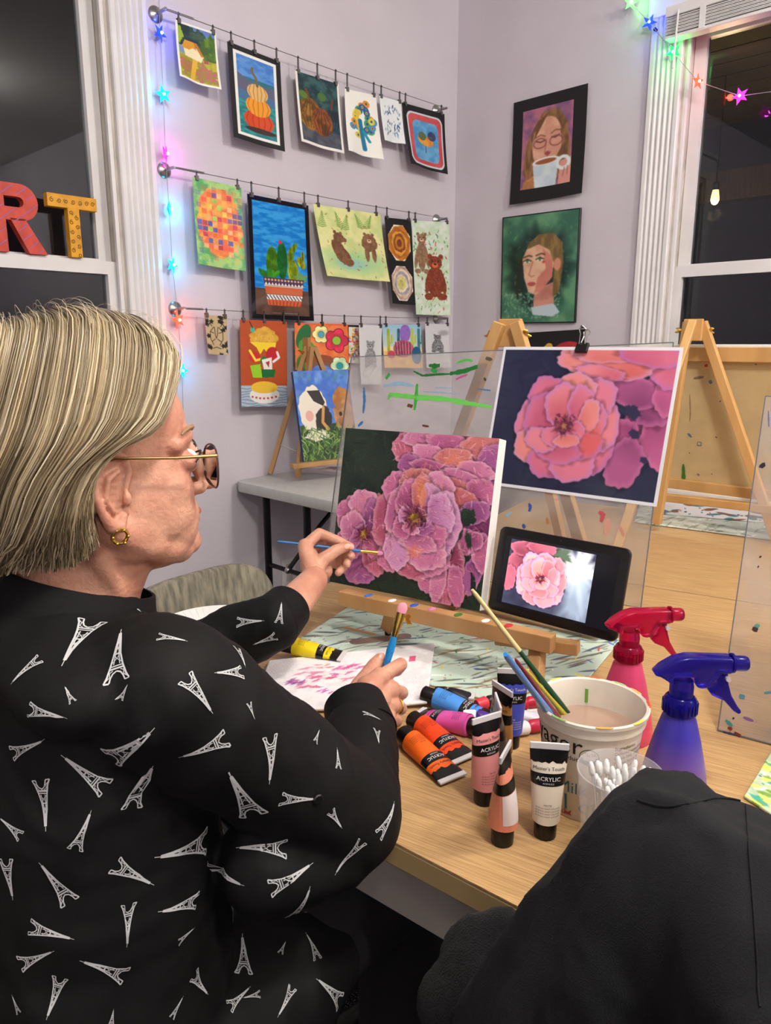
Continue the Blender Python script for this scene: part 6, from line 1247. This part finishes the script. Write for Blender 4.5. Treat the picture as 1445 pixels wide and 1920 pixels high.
# ---- hidden core of the body under the clothes
SR_, SL_ = Vector((-2.775, -1.908, .972)), Vector((-2.745, -1.575, .975))
ER, EL = Vector((-2.602, -1.944, .802)), Vector((-2.535, -1.475, .775))
cb = MB()
limb(cb, [(-2.83, -1.745, .58), (-2.805, -1.745, .72), (-2.80, -1.745, .88), (-2.80, -1.75, .985)], [(.12, .165, .11), (.10, .135, .11), (.10, .155, .11), (.055, .09, .05)], 20, 12)
limb(cb, [SR_, ER, ra[0]], [.047, .038, .034]); limb(cb, [SL_, EL, la[0]], [.047, .038, .033])
for s in (-1.85, -1.64): limb(cb, [(-2.80, s, .56), (-2.40, s, .55), (-2.42, s, .12)], [.075, .055, .042])
core_me = remesh(cb, .012, 2)
P1 = thing('person', 'woman with grey-blond hair, glasses and black tower-print shirt, painting at the table', 'person', (-2.80, -1.745, 0))
def bake(me, parent):       # world-space mesh into the parent's frame
    me.transform(MW[parent].inverted()); return me
link_mesh('body', bake(join_meshes('body', [head_me, *ear_ms, rh_me, lh_me, core_me]), P1), m_skin, P1)
# ---- face details
def hl(p): return HM @ Vector(p)
m_eye = mat('eye_white', (226, 220, 214), .15); 
for s in (-1, 1):
    e = MB().ball((0, 0, 0), .0122, 16, 12, HM @ Matrix.Translation((.0815, s * .031, .0185))).build('eyeball', m_eye, P1, W=True, smooth=True)
    MB().ball((0, 0, 0), (.003, .0055, .0055), 12, 8, HM @ Matrix.Translation((.0925, s * .031, .0175))).build('iris', mat('iris_brown', (70, 54, 44), .2), e, W=False) if False else None
    b = MB(); b.tube([hl((.0935, s * .018, .024)), hl((.0965, s * .030, .0275)), hl((.0900, s * .044, .0235)), hl((.084, s * .050, .019))], [.0008, .0013, .0013, .0006], 6); b.build('eyelashes', mat('lash_dark', (30, 22, 20), .6), P1, W=True, smooth=True)
    b = MB(); b.tube([hl((.0925, s * .012, .046)), hl((.0895, s * .028, .0520)), hl((.0790, s * .044, .0520)), hl((.0700, s * .052, .047))], [.002, .0026, .0022, .0008], 8); b.build('eyebrow', mat('brow_hair', (150, 116, 84), .8), P1, W=True, smooth=True)
limb_l = MB(); limb(limb_l, [hl((.0920, -.018, -.0420)), hl((.1025, 0, -.0405)), hl((.0920, .018, -.0420))], [.002, .0042, .002], 8, 6)
limb(limb_l, [hl((.0910, -.016, -.0460)), hl((.1005, 0, -.0490)), hl((.0910, .016, -.0460))], [.002, .0042, .002], 8, 6); link_mesh('lips', bake(remesh(limb_l, .0012, 3), P1), mat('lip_pink', (186, 104, 92), .4), P1)
# fingernails
for fs in (RT_, LTh, LF[0], LF[1]):
    p, q = fs[-1][0], fs[-2][0]; d = (p - q).normalized(); n = (CAM - p).normalized(); n = (n - d * n.dot(d)).normalized()
    MB().ball((0, 0, 0), (.0066, .0048, .0016), 12, 8, frame(p + d * .0015 + n * (fs[-1][1] * .92), d, n)).build('fingernail', mat('nail', (222, 166, 146), .25), P1, W=True, smooth=True)
b = MB(); d = (RF[2][1][0] - RF[2][0][0]).normalized(); c0 = RF[2][0][0].lerp(RF[2][1][0], .45); Mr = frame(c0, d)
b.tube([Mr @ Vector((0, .0112 * math.cos(2 * math.pi * k / 20), .0112 * math.sin(2 * math.pi * k / 20))) for k in range(21)], .0014, 8, caps=False); b.build('ring', m_brass, P1, W=True, smooth=True)
# ---- glasses and earring: worn, still things of their own
m_gold = mat('thin_gold', (196, 170, 120), .25, 1.0); m_tort = mat('dark_rim', (70, 54, 50), .25)
g = thing('glasses', 'thin gold and brown framed glasses on the woman\'s face', 'glasses', HM)
for s in (-1, 1):
    rim = [(.108 - .012 * abs(y / .03) ** 2 * 0 - .22 * max(0, abs(s * .036 + y) - .030) * .9, s * .036 + y, .012 + z) for y, z in [(.028 * math.copysign(abs(math.cos(R(a))) ** .75, math.cos(R(a))), .0215 * math.copysign(abs(math.sin(R(a))) ** .75, math.sin(R(a)))) for a in range(0, 361, 12)]]
    MB().tube(rim, .0010, 8, caps=False).build('rim', m_tort, g, smooth=True)
    ln = MB().add(rim[:-1], [tuple(range(len(rim) - 1))]).build('lens', m_acr if False else m_pane, g, fix=False)
    MB().tube([(.100, s * .0645, .026), (.096, s * .0725, .0275), (.055, s * .0775, .0285), (.0, s * .0790, .0320), (-.018, s * .0800, .0280), (-.026, s * .0800, .012)], [.0018, .0019, .0014, .0014, .0018, .002], 8).build('temple', m_gold, g, smooth=True)
MB().tube([(.108, -.009, .018), (.112, 0, .021), (.108, .009, .018)], .0014, 8).build('bridge', m_gold, g, smooth=True)
for s in (-1,):
    e = thing('earring', 'small gold hoop earring in the woman\'s ear', 'earring', HM @ Matrix.Translation((-.001, s * .0815, -.0385)))
    MB().tube([(.0068 * math.cos(R(a)), -.002 * math.sin(R(a)), .0068 * math.sin(R(a))) for a in range(0, 361, 15)], .0017, 8, caps=False).build('hoop', m_brass, e, smooth=True)
    for k in range(6): MB().ball((.0068 * math.cos(R(-60 + 60 * k)), -.003, .0068 * math.sin(R(-60 + 60 * k))), .0014, 8, 6).build('bead', m_brass, e, smooth=True)
# ---- hair: a fitted cap of combed guides plus separate strands
def guide(q, s):        # q from the forehead (0) to the nape (1), s = side
    C0 = Vector((-.006, 0, .050)); L = lambda a, b, t: a + (b - a) * t
    st = Vector((.066 - .166 * q, s * .002 - .006, 0)); st.z = .050 + .107 * math.sqrt(max(0, 1 - ((st.x + .006) / .112) ** 2)) * (1 - .05 * q)
    if q < .04: st.z += 0
    K = [(0.0, (.064, .050, .104), (.034, .080, .058), (-.004, .089, .040), (-.027, .094, .012), (-.024, .084, -.040)),
         (.25, (.042, .076, .124), (.022, .096, .068), (-.026, .099, .030), (-.042, .094, -.012), (-.040, .068, -.058)),
         (.55, (-.016, .082, .140), (-.036, .107, .068), (-.064, .106, .020), (-.080, .088, -.024), (-.096, .052, -.060)),
         (.80, (-.078, .068, .128), (-.102, .088, .062), (-.118, .080, .014), (-.122, .058, -.028), (-.128, .024, -.058)),
         (1.0, (-.108, .028, .114), (-.136, .036, .058), (-.144, .034, .010), (-.136, .024, -.034), (-.122, .008, -.066))]
    for (q0, *a), (q1, *b) in zip(K[:-1], K[1:]):
        if q0 <= q <= q1:
            t = (q - q0) / (q1 - q0); pts = [Vector(x).lerp(Vector(y), t) for x, y in zip(a, b)]; break
    md = st.lerp(Vector((pts[0].x, pts[0].y * s, pts[0].z)), .5); md.z += .009
    return [st, md] + [Vector((p.x, p.y * s, p.z)) for p in pts]
def cr(P, n):           # Catmull-Rom through P
    P = [P[0] * 2 - P[1]] + P + [P[-1] * 2 - P[-2]]; out = []; segs = len(P) - 3
    for i in range(n + 1):
        u = i / n * segs; k = min(int(u), segs - 1); t = u - k; a, b, c, d = P[k:k + 4]
        out.append(.5 * ((2 * b) + (c - a) * t + (2 * a - 5 * b + 4 * c - d) * t * t + (3 * b - a - 3 * c + d) * t ** 3))
    return out
rg = random.Random(5); HV, HF, HC = [], [], []
def strand(pts, r, col, root):
    k0 = len(HV); n = len(pts); px = None
    for i, p in enumerate(pts):
        d = (pts[min(i + 1, n - 1)] - pts[max(i - 1, 0)]).normalized()
        if px is None: px = d.cross(Vector((.3, .2, 1))).normalized()
        px = (px - d * px.dot(d)).normalized(); py = d.cross(px); rr = r * (.55 + .45 * math.sin(math.pi * min(1, (i + .6) / n)))
        for j in range(3): a = 2.094 * j; HV.append(HM @ (p + px * (math.cos(a) * rr) + py * (math.sin(a) * rr)))
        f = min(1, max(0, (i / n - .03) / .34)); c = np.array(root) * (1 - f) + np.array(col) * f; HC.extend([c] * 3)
    for i in range(n - 1):
        for j in range(3): HF.append((k0 + i * 3 + j, k0 + i * 3 + (j + 1) % 3, k0 + (i + 1) * 3 + (j + 1) % 3, k0 + (i + 1) * 3 + j))
PALH = [(200, 184, 150), (178, 160, 126), (150, 132, 100), (216, 202, 172), (112, 94, 70), (136, 118, 90), (188, 170, 136)]
for s in (-1, 1):       # cap
    nq, ns = 44, 26; k0 = len(HV); shell = []
    for i in range(nq + 1):
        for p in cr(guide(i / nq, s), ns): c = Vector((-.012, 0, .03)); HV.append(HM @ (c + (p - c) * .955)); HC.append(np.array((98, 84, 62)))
    for i in range(nq):
        for j in range(ns): a = k0 + i * (ns + 1) + j; HF.append((a, a + 1, a + ns + 2, a + ns + 1))
band = [rg.random() for _ in range(40)]
for s, cnt in ((-1, 3900), (1, 1000)):
    for i in range(cnt):
        q = rg.random() ** .9; g_ = guide(q, s); dq = rg.uniform(-.03, .03); lay = rg.uniform(-.005, .007); n = 20; pts = cr(g_, n); c = Vector((-.012, 0, .03)); ph = rg.random() * 6.28; am = rg.uniform(.0005, .0045)
        m0 = rg.randint(0, 3) if rg.random() < .45 else 0; m1 = n + 1 if rg.random() < .5 else rg.randint(12, n + 1); out = []
        for k, p in enumerate(pts[m0:m1]):
            u = (p - c).normalized(); t = (k + m0) / n
            tip = max(0, t - .75) * 4
            out.append(p + u * (lay * (1 - .4 * t) + .002) + Vector((math.sin(ph + t * 5) * am, math.cos(ph + t * 4) * am * .6, 0)) + Vector((rg.uniform(-.004, .004), rg.uniform(-.003, .003), rg.uniform(-.007, .007))) * tip * .7 + Vector((0, dq * .12, 0)))
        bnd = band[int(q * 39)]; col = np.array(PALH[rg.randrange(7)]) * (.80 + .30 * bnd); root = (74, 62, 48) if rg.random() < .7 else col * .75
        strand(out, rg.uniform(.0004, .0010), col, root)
for i in range(150):     # flyaways over the crown
    s = rg.choice((-1, 1)); q = rg.random(); pts = cr(guide(q, s), 24)[:rg.randint(8, 18)]; c = Vector((-.012, 0, .03)); lift = rg.uniform(.004, .016)
    strand([p + (p - c).normalized() * (lift * math.sin(math.pi * (k + .5) / len(pts)) + .003) for k, p in enumerate(pts)], .00018, np.array((214, 200, 170)), (190, 176, 146))
for i in range(260):     # gathered tail down the back
    a = rg.random() * 6.28; r = rg.random() ** .5
    P = [Vector((-.118 + .02 * r * math.cos(a), .022 * r * math.sin(a) - .005, -.056)), Vector((-.152 + .014 * r * math.cos(a), .02 * r * math.sin(a) - .02, -.115)), Vector((-.170 + .022 * r * math.cos(a), .03 * r * math.sin(a) - .04, -.17)), Vector((-.165 + .02 * r * math.cos(a), .024 * r * math.sin(a) - .045, -.235 - rg.uniform(0, .03)))]
    strand(cr(P, 10), .0012, np.array((150, 122, 84)) * rg.uniform(.7, 1.1), (96, 78, 54))
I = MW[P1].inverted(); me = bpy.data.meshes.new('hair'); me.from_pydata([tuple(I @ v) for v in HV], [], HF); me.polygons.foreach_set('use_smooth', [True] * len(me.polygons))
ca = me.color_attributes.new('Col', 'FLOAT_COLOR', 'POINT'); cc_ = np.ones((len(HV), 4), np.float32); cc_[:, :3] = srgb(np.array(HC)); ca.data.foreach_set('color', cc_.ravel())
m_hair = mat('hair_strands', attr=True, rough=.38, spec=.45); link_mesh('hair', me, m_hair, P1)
MB().tube([hl((-.112, -.03 + .012 * math.sin(k), -.094 + .004 * math.cos(k * 1.7))) if False else hl((-.126 + .020 * math.cos(k * .5236), -.004 + .024 * math.sin(k * .5236), -.070)) for k in range(13)], .006, 8, caps=False).build('hair_tie', m_black, P1, W=True, smooth=True)
# ---- shirt
sb = MB()
limb(sb, [(-2.835, -1.745, .555), (-2.825, -1.745, .62), (-2.805, -1.745, .72), (-2.80, -1.745, .86), (-2.806, -1.745, .94)], [(.165, .205, .09), (.158, .20, .10), (.140, .185, .11), (.128, .180, .10), (.100, .165, .060)], 24, 14)
limb(sb, [SR_ + Vector((-.01, .03, .0)), SR_, SR_.lerp(ER, .5) - zz * .008, ER - zz * .02, ER.lerp(ra[0], .5) - zz * .006, A(679, 1370, .962)], [.062, .065, .063, .058, .050, .043], 16, 10)
limb(sb, [ER + Vector((-.025, -.004, -.045)), ER + Vector((-.09, .01, -.03))], [.042, .05], 14, 10)
limb(sb, [SL_ + Vector((-.01, -.03, 0)), SL_, SL_.lerp(EL, .5), EL - zz * .01, EL.lerp(la[0], .6), A(513, 1168, LD - .147)], [.062, .064, .062, .056, .048, .041], 16, 10)
limb(sb, [(-2.812, -1.875, .985), (-2.806, -1.757, 1.012), (-2.80, -1.64, .985)], [(.075, .06, .034), (.078, .075, .030), (.075, .06, .034)], 18, 12)
limb(sb, [(-2.80, -1.755, .97), (-2.785, -1.755, 1.003)], [(.085, .120, .03), (.066, .075, .02)], 20, 12)
limb(sb, [(-2.76, -1.86, .56), (-2.66, -1.875, .565), (-2.60, -1.865, .555)], [(.11, .095, .08), (.085, .085, .07), (.06, .07, .06)], 18, 12)
limb(sb, [(-2.76, -1.64, .545), (-2.60, -1.63, .55)], [(.11, .095, .085), (.09, .085, .07)], 18, 12)
shirt_me = remesh(sb, .0062, 8, .5); folds(shirt_me, .0042, 9, (1, 1, .7), True, 3.0); folds(shirt_me, .0022, 24, (1, 1, .6), True, 9.0)
SBV = BVHTree.FromPolygons([v.co.copy() for v in shirt_me.vertices], [tuple(p.vertices) for p in shirt_me.polygons])
shirt = link_mesh('shirt', bake(shirt_me, P1), m_shirt, P1)
# collar band and cuffs
def ringband(name, c, ax, r0, r1, h, parent, m, thick=.002, open_=0, squash=1.0):
    Mr = frame(c, ax); b = MB(); n = 40
    prof = [(r0, 0), (r1, h), (r1 - thick, h), (r0 - thick, 0)]
    v = [Mr @ Vector((z, r * math.cos(2 * math.pi * j / n), r * squash * math.sin(2 * math.pi * j / n))) for r, z in prof for j in range(n)]
    f = [(i * n + j, i * n + (j + 1) % n, ((i + 1) % 4) * n + (j + 1) % n, ((i + 1) % 4) * n + j) for i in range(4) for j in range(n)]
    return b.add(v, f).build(name, m, parent, W=True, smooth=True, ang=50)
col_ax = Vector((.36, 0, 1)).normalized()
ringband('collar', Vector((-2.792, -1.757, .998)), col_ax, .086, .0715, .046, P1, m_shirt, .003)
dR = (rw[0] - A(679, 1370, .962)).normalized(); ringband('cuff', A(679, 1376, .957), dR, .0460, .0415, .050, P1, m_shirt, .0025)
dL = (lw[0] - A(513, 1168, LD - .147)).normalized(); ringband('cuff', A(510, 1170, LD - .150), dL, .0440, .0395, .050, P1, m_shirt, .0025)
# sleeve tab button
h = SBV.ray_cast(CAM, ray(595, 1498).normalized())
if h[0]: MB().lathe([(.0052, 0), (.0052, .002), (.004, .003)], 14, frame(h[0], h[1]) @ Matrix.Rotation(R(90), 4, 'Y')).build('button', m_black, P1, W=True)
# printed towers
ZT = lambda x, y: (x / 1.9013, 1050 + y / 1.9013)
TW_ = [(205, 112, 213, 48), (330, 218, 218, 376), (135, 180, 152, 246), (148, 350, 40, 446), (422, 440, 436, 250), (100, 530, 242, 562), (262, 510, 232, 450), (428, 500, 455, 440), (42, 690, 160, 645), (395, 712, 555, 600), (380, 815, 222, 700), (145, 785, 168, 957), (470, 875, 538, 735), (76, 985, 0, 918), (265, 1035, 322, 893), (20, 1065, 46, 1206), (250, 1218, 140, 1080), (408, 1085, 545, 1152), (456, 1228, 447, 1378), (105, 1305, 262, 1348), (72, 1440, 195, 1396), (450, 1480, 288, 1430), (215, 1490, 168, 1632), (70, 1615, 45, 1550), (655, 415, 755, 547), (812, 632, 640, 706), (962, 625, 956, 796), (903, 912, 822, 754), (632, 835, 782, 926), (1000, 852, 1128, 848), (735, 1000, 550, 1064), (1025, 1022, 843, 1019), (738, 1105, 862, 1165), (958, 1175, 1112, 1080), (705, 1208, 562, 1250), (820, 1292, 680, 1356), (635, 1362, 690, 1310), (868, 1480, 860, 1338), (1035, 1268, 1102, 1160), (1205, 1216, 1192, 1170), (690, 1478, 740, 1546), (610, 1632, 652, 1556), (815, 1592, 886, 1520), (925, 1548, 866, 1560), (1042, 1520, 988, 1628), (1132, 1425, 1090, 1330), (998, 1405, 1016, 1360), (1245, 1395, 1292, 1358), (1212, 1575, 1125, 1490), (1345, 985, 1402, 858), (1290, 1000, 1194, 1116), (1178, 895, 1216, 955), (840, 312, 872, 384), (862, 400, 765, 406), (845, 222, 940, 218), (985, 270, 904, 302), (992, 228, 1002, 150), (886, 510, 906, 568), (525, 165, 490, 182), (560, 275, 668, 292), (1122, 650, 1136, 606), (1205, 745, 1200, 670), (1212, 640, 1246, 598), (1290, 548, 1358, 572), (1150, 572, 1162, 540), (1342, 605, 1350, 655), (1352, 715, 1346, 745), (460, 150, 500, 186), (395, 1660, 405, 1600), (1380, 870, 1405, 800)]
PV, PF = [], []; seen = []
def tower(Bp, Tp, nrm):
    d = Tp - Bp; L = d.length; d = d / L; nrm = (nrm - d * nrm.dot(d)).normalized(); sd_ = d.cross(nrm)
    def st(pts, w_):
        fine = []
        for (a, b), (c, e) in zip(pts[:-1], pts[1:]):
            k = max(1, int(math.hypot(c - a, e - b) / .12)); fine += [(a + (c - a) * i / k, b + (e - b) * i / k) for i in range(k)]
        fine.append(pts[-1]); k0 = len(PV)
        for i, (a, b) in enumerate(fine):
            p0, p1 = fine[max(i - 1, 0)], fine[min(i + 1, len(fine) - 1)]; dx, dy = p1[0] - p0[0], p1[1] - p0[1]; q = math.hypot(dx, dy) or 1
            for sg in (1, -1):
                a2, b2 = a - dy / q * w_ * sg, b + dx / q * w_ * sg; P = Bp + d * (a2 * L) + sd_ * (b2 * L)
                hit = SBV.find_nearest(P + nrm * .004); PV.append(hit[0] + hit[1] * .0007)
        PF.extend([(k0 + 2 * i, k0 + 2 * i + 1, k0 + 2 * i + 3, k0 + 2 * i + 2) for i in range(len(fine) - 1)])
    for s in (1, -1):
        st([(0, s * .20), (.10, s * .150), (.28, s * .098), (.48, s * .058), (.75, s * .024), (.93, s * .010)], .014)
        st([(0, s * .115), (.08, s * .100), (.15, s * .062), (.185, 0)], .012); st([(.30, s * .05), (.48, s * .028), (.75, s * .008)], .008)
        st([(.0, s * .2), (.0, s * .115)], .012); st([(.05, s * .165), (.10, s * .11), (.17, s * .11), (.2, s * .06)], .007); st([(.32, s * .085), (.40, 0), (.48, s * .055)], .006); st([(.52, s * .045), (.6, 0), (.68, s * .03)], .006)
    st([(.225, .118), (.225, -.118)], .014); st([(.27, .106), (.27, -.106)], .010); st([(.49, .072), (.49, -.072)], .014); st([(.72, .03), (.72, -.03)], .012); st([(.70, 0), (.93, 0)], .016); st([(.92, 0), (1.03, 0)], .006)
for x0, y0, x1, y1 in TW_:
    a = SBV.ray_cast(CAM, ray(*ZT(x0, y0)).normalized()); b = SBV.ray_cast(CAM, ray(*ZT(x1, y1)).normalized())
    if a[0] is None or b[0] is None or (a[0] - b[0]).length > .16: continue
    if (a[0] - b[0]).length > 1.7 * math.hypot(x1 - x0, y1 - y0) / 1.9013 * (a[0] - CAM).length / F: continue
    tower(a[0], b[0], a[1]); seen.append(a[0].lerp(b[0], .5))
rg = random.Random(21); cs = [p for p in shirt_me.polygons]; tries = 0; Mi = MW[P1]
while tries < 900 and len(seen) < 150:
    tries += 1; pl = cs[rg.randrange(len(cs))]; c = Mi @ pl.center; nn = pl.normal.copy()
    if min((c - q).length for q in seen) < .062 or nn.dot(CAM - c) > 0 and False: continue
    hv = SBV.ray_cast(CAM, (c - CAM).normalized())
    if hv[0] and (hv[0] - c).length < .01 : continue
    u = Vector((rg.uniform(-1, 1), rg.uniform(-1, 1), rg.uniform(-1, 1))); u = (u - nn * u.dot(nn)).normalized(); tower(c - u * .024, c + u * .024, nn); seen.append(c)
o = MB().add(PV, PF).build('tower_print', mat('white_fabric_print', (186, 188, 190), .8), P1, W=True, fix=False); props(o, kind='stuff')
# ---- trousers and shoes, under the table
tb = MB()
for s in (-1.85, -1.64): limb(tb, [(-2.82, s, .56), (-2.40, s, .55), (-2.42, s, .10)], [.085, .068, .055], 14, 10)
link_mesh('trousers', bake(remesh(tb, .010, 4), P1), mat('dark_trousers', (20, 20, 24), .8), P1)
for s in (-1.85, -1.64):
    b = MB(); limb(b, [(-2.45, s, .045), (-2.30, s, .035), (-2.24, s, .03)], [(.045, .042, .043), (.05, .045, .033), (.035, .04, .028)], 14, 10); link_mesh('shoe', bake(remesh(b, .006, 4), P1), m_black, P1)
# ---- brushes in the hands
bt = plane_hit(718, 1038, CP + cN * .002, cN); bb = AD(520, 1015, LD + .02); 
dirb = (bt - bb); brush('blue brush with gold ferrule touching the canvas, in the woman\'s left hand', bb, bt, .0030, (46, 110, 176), True, None, .030, .010, (206, 130, 170), None, None)
b0, b1 = AD(700, 1330, 1.075), AD(757, 1130, 1.068)
brush('blue brush loaded with pink paint held upright in the woman\'s right hand', b0, b1, .0046, (30, 130, 200), True, None, .034, .015, (226, 150, 170), None, None, .0068)
# ---------------------------------------------------------------- second person, in black, close to the camera
P2 = thing('person', 'person in a black sweatshirt seen from behind at the near right corner', 'person', (-2.70, -2.52, 0))
S2, E2 = AD(1262, 1662, .50), AD(1010, 1975, .575); HM2 = Matrix.Translation((-2.590, -2.675, 1.115)) @ Matrix.Rotation(R(-8), 4, 'Z') @ Matrix.Rotation(R(14), 4, 'Y')
h2 = remesh(head_shape(MB(), HM2), .004, 6)
cb = MB(); limb(cb, [(-2.72, -2.52, .58), (-2.715, -2.52, .75), (-2.69, -2.56, .92), (-2.65, -2.63, 1.0)], [(.11, .16, .10), (.10, .14, .10), (.09, .15, .08), (.05, .08, .05)], 18, 12)
S2R = Vector((-2.68, -2.80, .90)); E2R = Vector((-2.56, -2.87, .78)); W2R = Vector((-2.34, -2.80, .79)); W2L = Vector((-2.44, -2.28, .785))
limb(cb, [S2, E2, W2L], [.045, .036, .026]); limb(cb, [S2R, E2R, W2R], [.045, .036, .026])
for s in (-2.62, -2.44): limb(cb, [(-2.70, s, .56), (-2.36, s + .02, .55), (-2.38, s + .02, .12)], [.075, .055, .042])
for wv, sg in ((W2L, 1), (W2R, -1)):       # relaxed hands on the table
    d = Vector((.96, .15 * sg, -.12)).normalized(); sv = Vector((-d.y, d.x, 0)); p = wv + d * .05
    limb(cb, [wv, p, wv + d * .085], [.024, (.03, .03, .016), (.03, .034, .013)])
    for k, L_ in zip((-1.5, -.5, .5, 1.5), (.062, .072, .068, .052)): a = wv + d * .08 + sv * (k * .018); limb(cb, [a, a + d * L_ * .5 + Vector((0, 0, .004)), a + d * L_ - Vector((0, 0, .008))], [.0095, .0088, .0075], 10, 6)
    a = wv + d * .035 - sv * (.022 * sg); limb(cb, [a, a + d * .03 - sv * (.025 * sg), a + d * .058 - sv * (.030 * sg) - Vector((0, 0, .006))], [.013, .0105, .009], 10, 6)
link_mesh('body', bake(join_meshes('body', [h2, remesh(cb, .0055, 3)]), P2), m_skin, P2)
m_sweat = mat('black_sweatshirt', (25, 26, 29), .9, bump=.35, bscale=900, spec=.2, sheen=.02)
sb = MB(); limb(sb, [(-2.73, -2.52, .56), (-2.72, -2.52, .70), (-2.70, -2.54, .84), (-2.69, -2.555, .92)], [(.14, .20, .09), (.135, .19, .11), (.12, .20, .10), (.095, .20, .055)], 22, 14)
limb(sb, [(-2.68, -2.58, .93), (-2.65, -2.63, .985)], [(.08, .15, .04), (.07, .075, .025)], 18, 12)
limb(sb, [S2 + Vector((-.02, -.06, .005)), S2, S2.lerp(E2, .5), E2, E2.lerp(W2L, .8)], [.064, .066, .066, .060, .042], 18, 12)
limb(sb, [S2R + Vector((0, .05, 0)), S2R, E2R, E2R.lerp(W2R, .85)], [.062, .064, .055, .04], 16, 10)
limb(sb, [(-2.745, -2.54, .945), (-2.77, -2.61, .93), (-2.745, -2.69, .945)], [.035, .042, .035], 14, 10)      # hood folded on the back
sw_me = remesh(sb, .0055, 7); folds(sw_me, .010, 15, (1.1, 1.1, .16), True, 5.0); folds(sw_me, .0015, 30, (1, 1, .6), True, 2.0)
SB2 = BVHTree.FromPolygons([v.co.copy() for v in sw_me.vertices], [tuple(p.vertices) for p in sw_me.polygons]); link_mesh('sweatshirt', bake(sw_me, P2), m_sweat, P2)
def seam(pts, r, m):
    out = []
    for x, y in pts:
        hh = SB2.ray_cast(CAM, ray(x, y).normalized())
        if hh[0]: out.append(hh[0] + hh[1] * .0008)
    if len(out) > 2: MB().tube(out, r, 6).build('seam', m, P2, W=True, smooth=True)
seam([(1195 + 12 * k, 1500 + 10 * math.sin(k * .35) + k * .6) for k in range(24)], .0007, m_sweat); seam([(1398 + 1.0 * k, 1510 + 14 * k) for k in range(28)], .0005, m_sweat)
tb = MB()
for s in (-2.62, -2.44): limb(tb, [(-2.72, s, .57), (-2.36, s + .02, .555), (-2.38, s + .02, .10)], [.085, .068, .055], 14, 10)
link_mesh('trousers', bake(remesh(tb, .010, 4), P2), mat('dark_jeans', (22, 24, 32), .85), P2)
for s in (-2.60, -2.42):
    b = MB(); limb(b, [(-2.41, s, .045), (-2.26, s, .035), (-2.20, s, .03)], [(.045, .042, .043), (.05, .045, .033), (.035, .04, .028)], 14, 10); link_mesh('shoe', bake(remesh(b, .006, 4), P2), m_black, P2)
HV.clear(); HF.clear(); HC.clear(); HMs = HM; HM = HM2
for s in (-1, 1):
    nq, ns = 30, 20; k0 = len(HV)
    for i in range(nq + 1):
        for p in cr(guide(i / nq, s), ns): c = Vector((-.012, 0, .03)); HV.append(HM @ (c + (p - c) * .955)); HC.append(np.array((60, 42, 32)))
    for i in range(nq):
        for j in range(ns): a = k0 + i * (ns + 1) + j; HF.append((a, a + 1, a + ns + 2, a + ns + 1))
    for i in range(700):
        q = rg.random(); P_ = guide(q, s); e = P_[-1]; P_ = P_ + [e + Vector((-.02, .01 * s, -.09)), e + Vector((-.03, .012 * s, -.17 - .05 * rg.random()))]; lay = rg.uniform(0, .006); c = Vector((-.012, 0, .03))
        strand([p + (p - c).normalized() * lay + Vector((rg.uniform(-.002, .002), rg.uniform(-.002, .002), 0)) for p in cr(P_, 16)], .0011, np.array((84, 58, 42)) * rg.uniform(.6, 1.25), (50, 36, 28))
for i in range(40):      # loose ends reaching the shoulder
    a = Vector((-.09, .06, -.05)); e = HM2.inverted() @ (AD(rg.uniform(1405, 1475), rg.uniform(1640, 1880), .47)); m_ = a.lerp(e, .5) + Vector((rg.uniform(-.02, .02), rg.uniform(0, .03), -.02))
    strand(cr([a, m_, e], 10), .0004, np.array((96, 66, 48)), (60, 42, 32))
I = MW[P2].inverted(); me = bpy.data.meshes.new('hair'); me.from_pydata([tuple(I @ v) for v in HV], [], HF); me.polygons.foreach_set('use_smooth', [True] * len(me.polygons))
ca = me.color_attributes.new('Col', 'FLOAT_COLOR', 'POINT'); cc_ = np.ones((len(HV), 4), np.float32); cc_[:, :3] = srgb(np.array(HC)); ca.data.foreach_set('color', cc_.ravel()); link_mesh('hair', me, m_hair, P2); HM = HMs
# crumpled fleece jacket on the lap, reaching up to the table edge
jb = MB(); limb(jb, [AD(935, 1752, .655), AD(905, 1810, .655), AD(930, 1880, .64), AD(1000, 1960, .64)], [.020, .036, .052, .07], 16, 10); limb(jb, [AD(850, 1880, .66), AD(905, 1900, .65), AD(960, 2000, .65)], [.030, .045, .07], 16, 10)
limb(jb, [AD(985, 1860, .635), AD(1010, 1960, .64), Vector((-2.63, -2.27, .60)), Vector((-2.64, -2.36, .66))], [.035, .05, .06, .05], 16, 10)
j_me = remesh(jb, .005, 5); folds(j_me, .006, 16, (1, 1, 1), True, 1.0); folds(j_me, .0016, 90, (1, 1, 1), False, 4.0)
jk = thing('fleece_jacket', 'crumpled black fleece jacket bunched at the near edge of the table', 'jacket', (-2.62, -2.25, .6)); link_mesh('jacket_body', bake(j_me, jk), mat('black_fleece', (18, 18, 20), .95, bump=1.0, bscale=600, spec=.15, sheen=.05), jk)
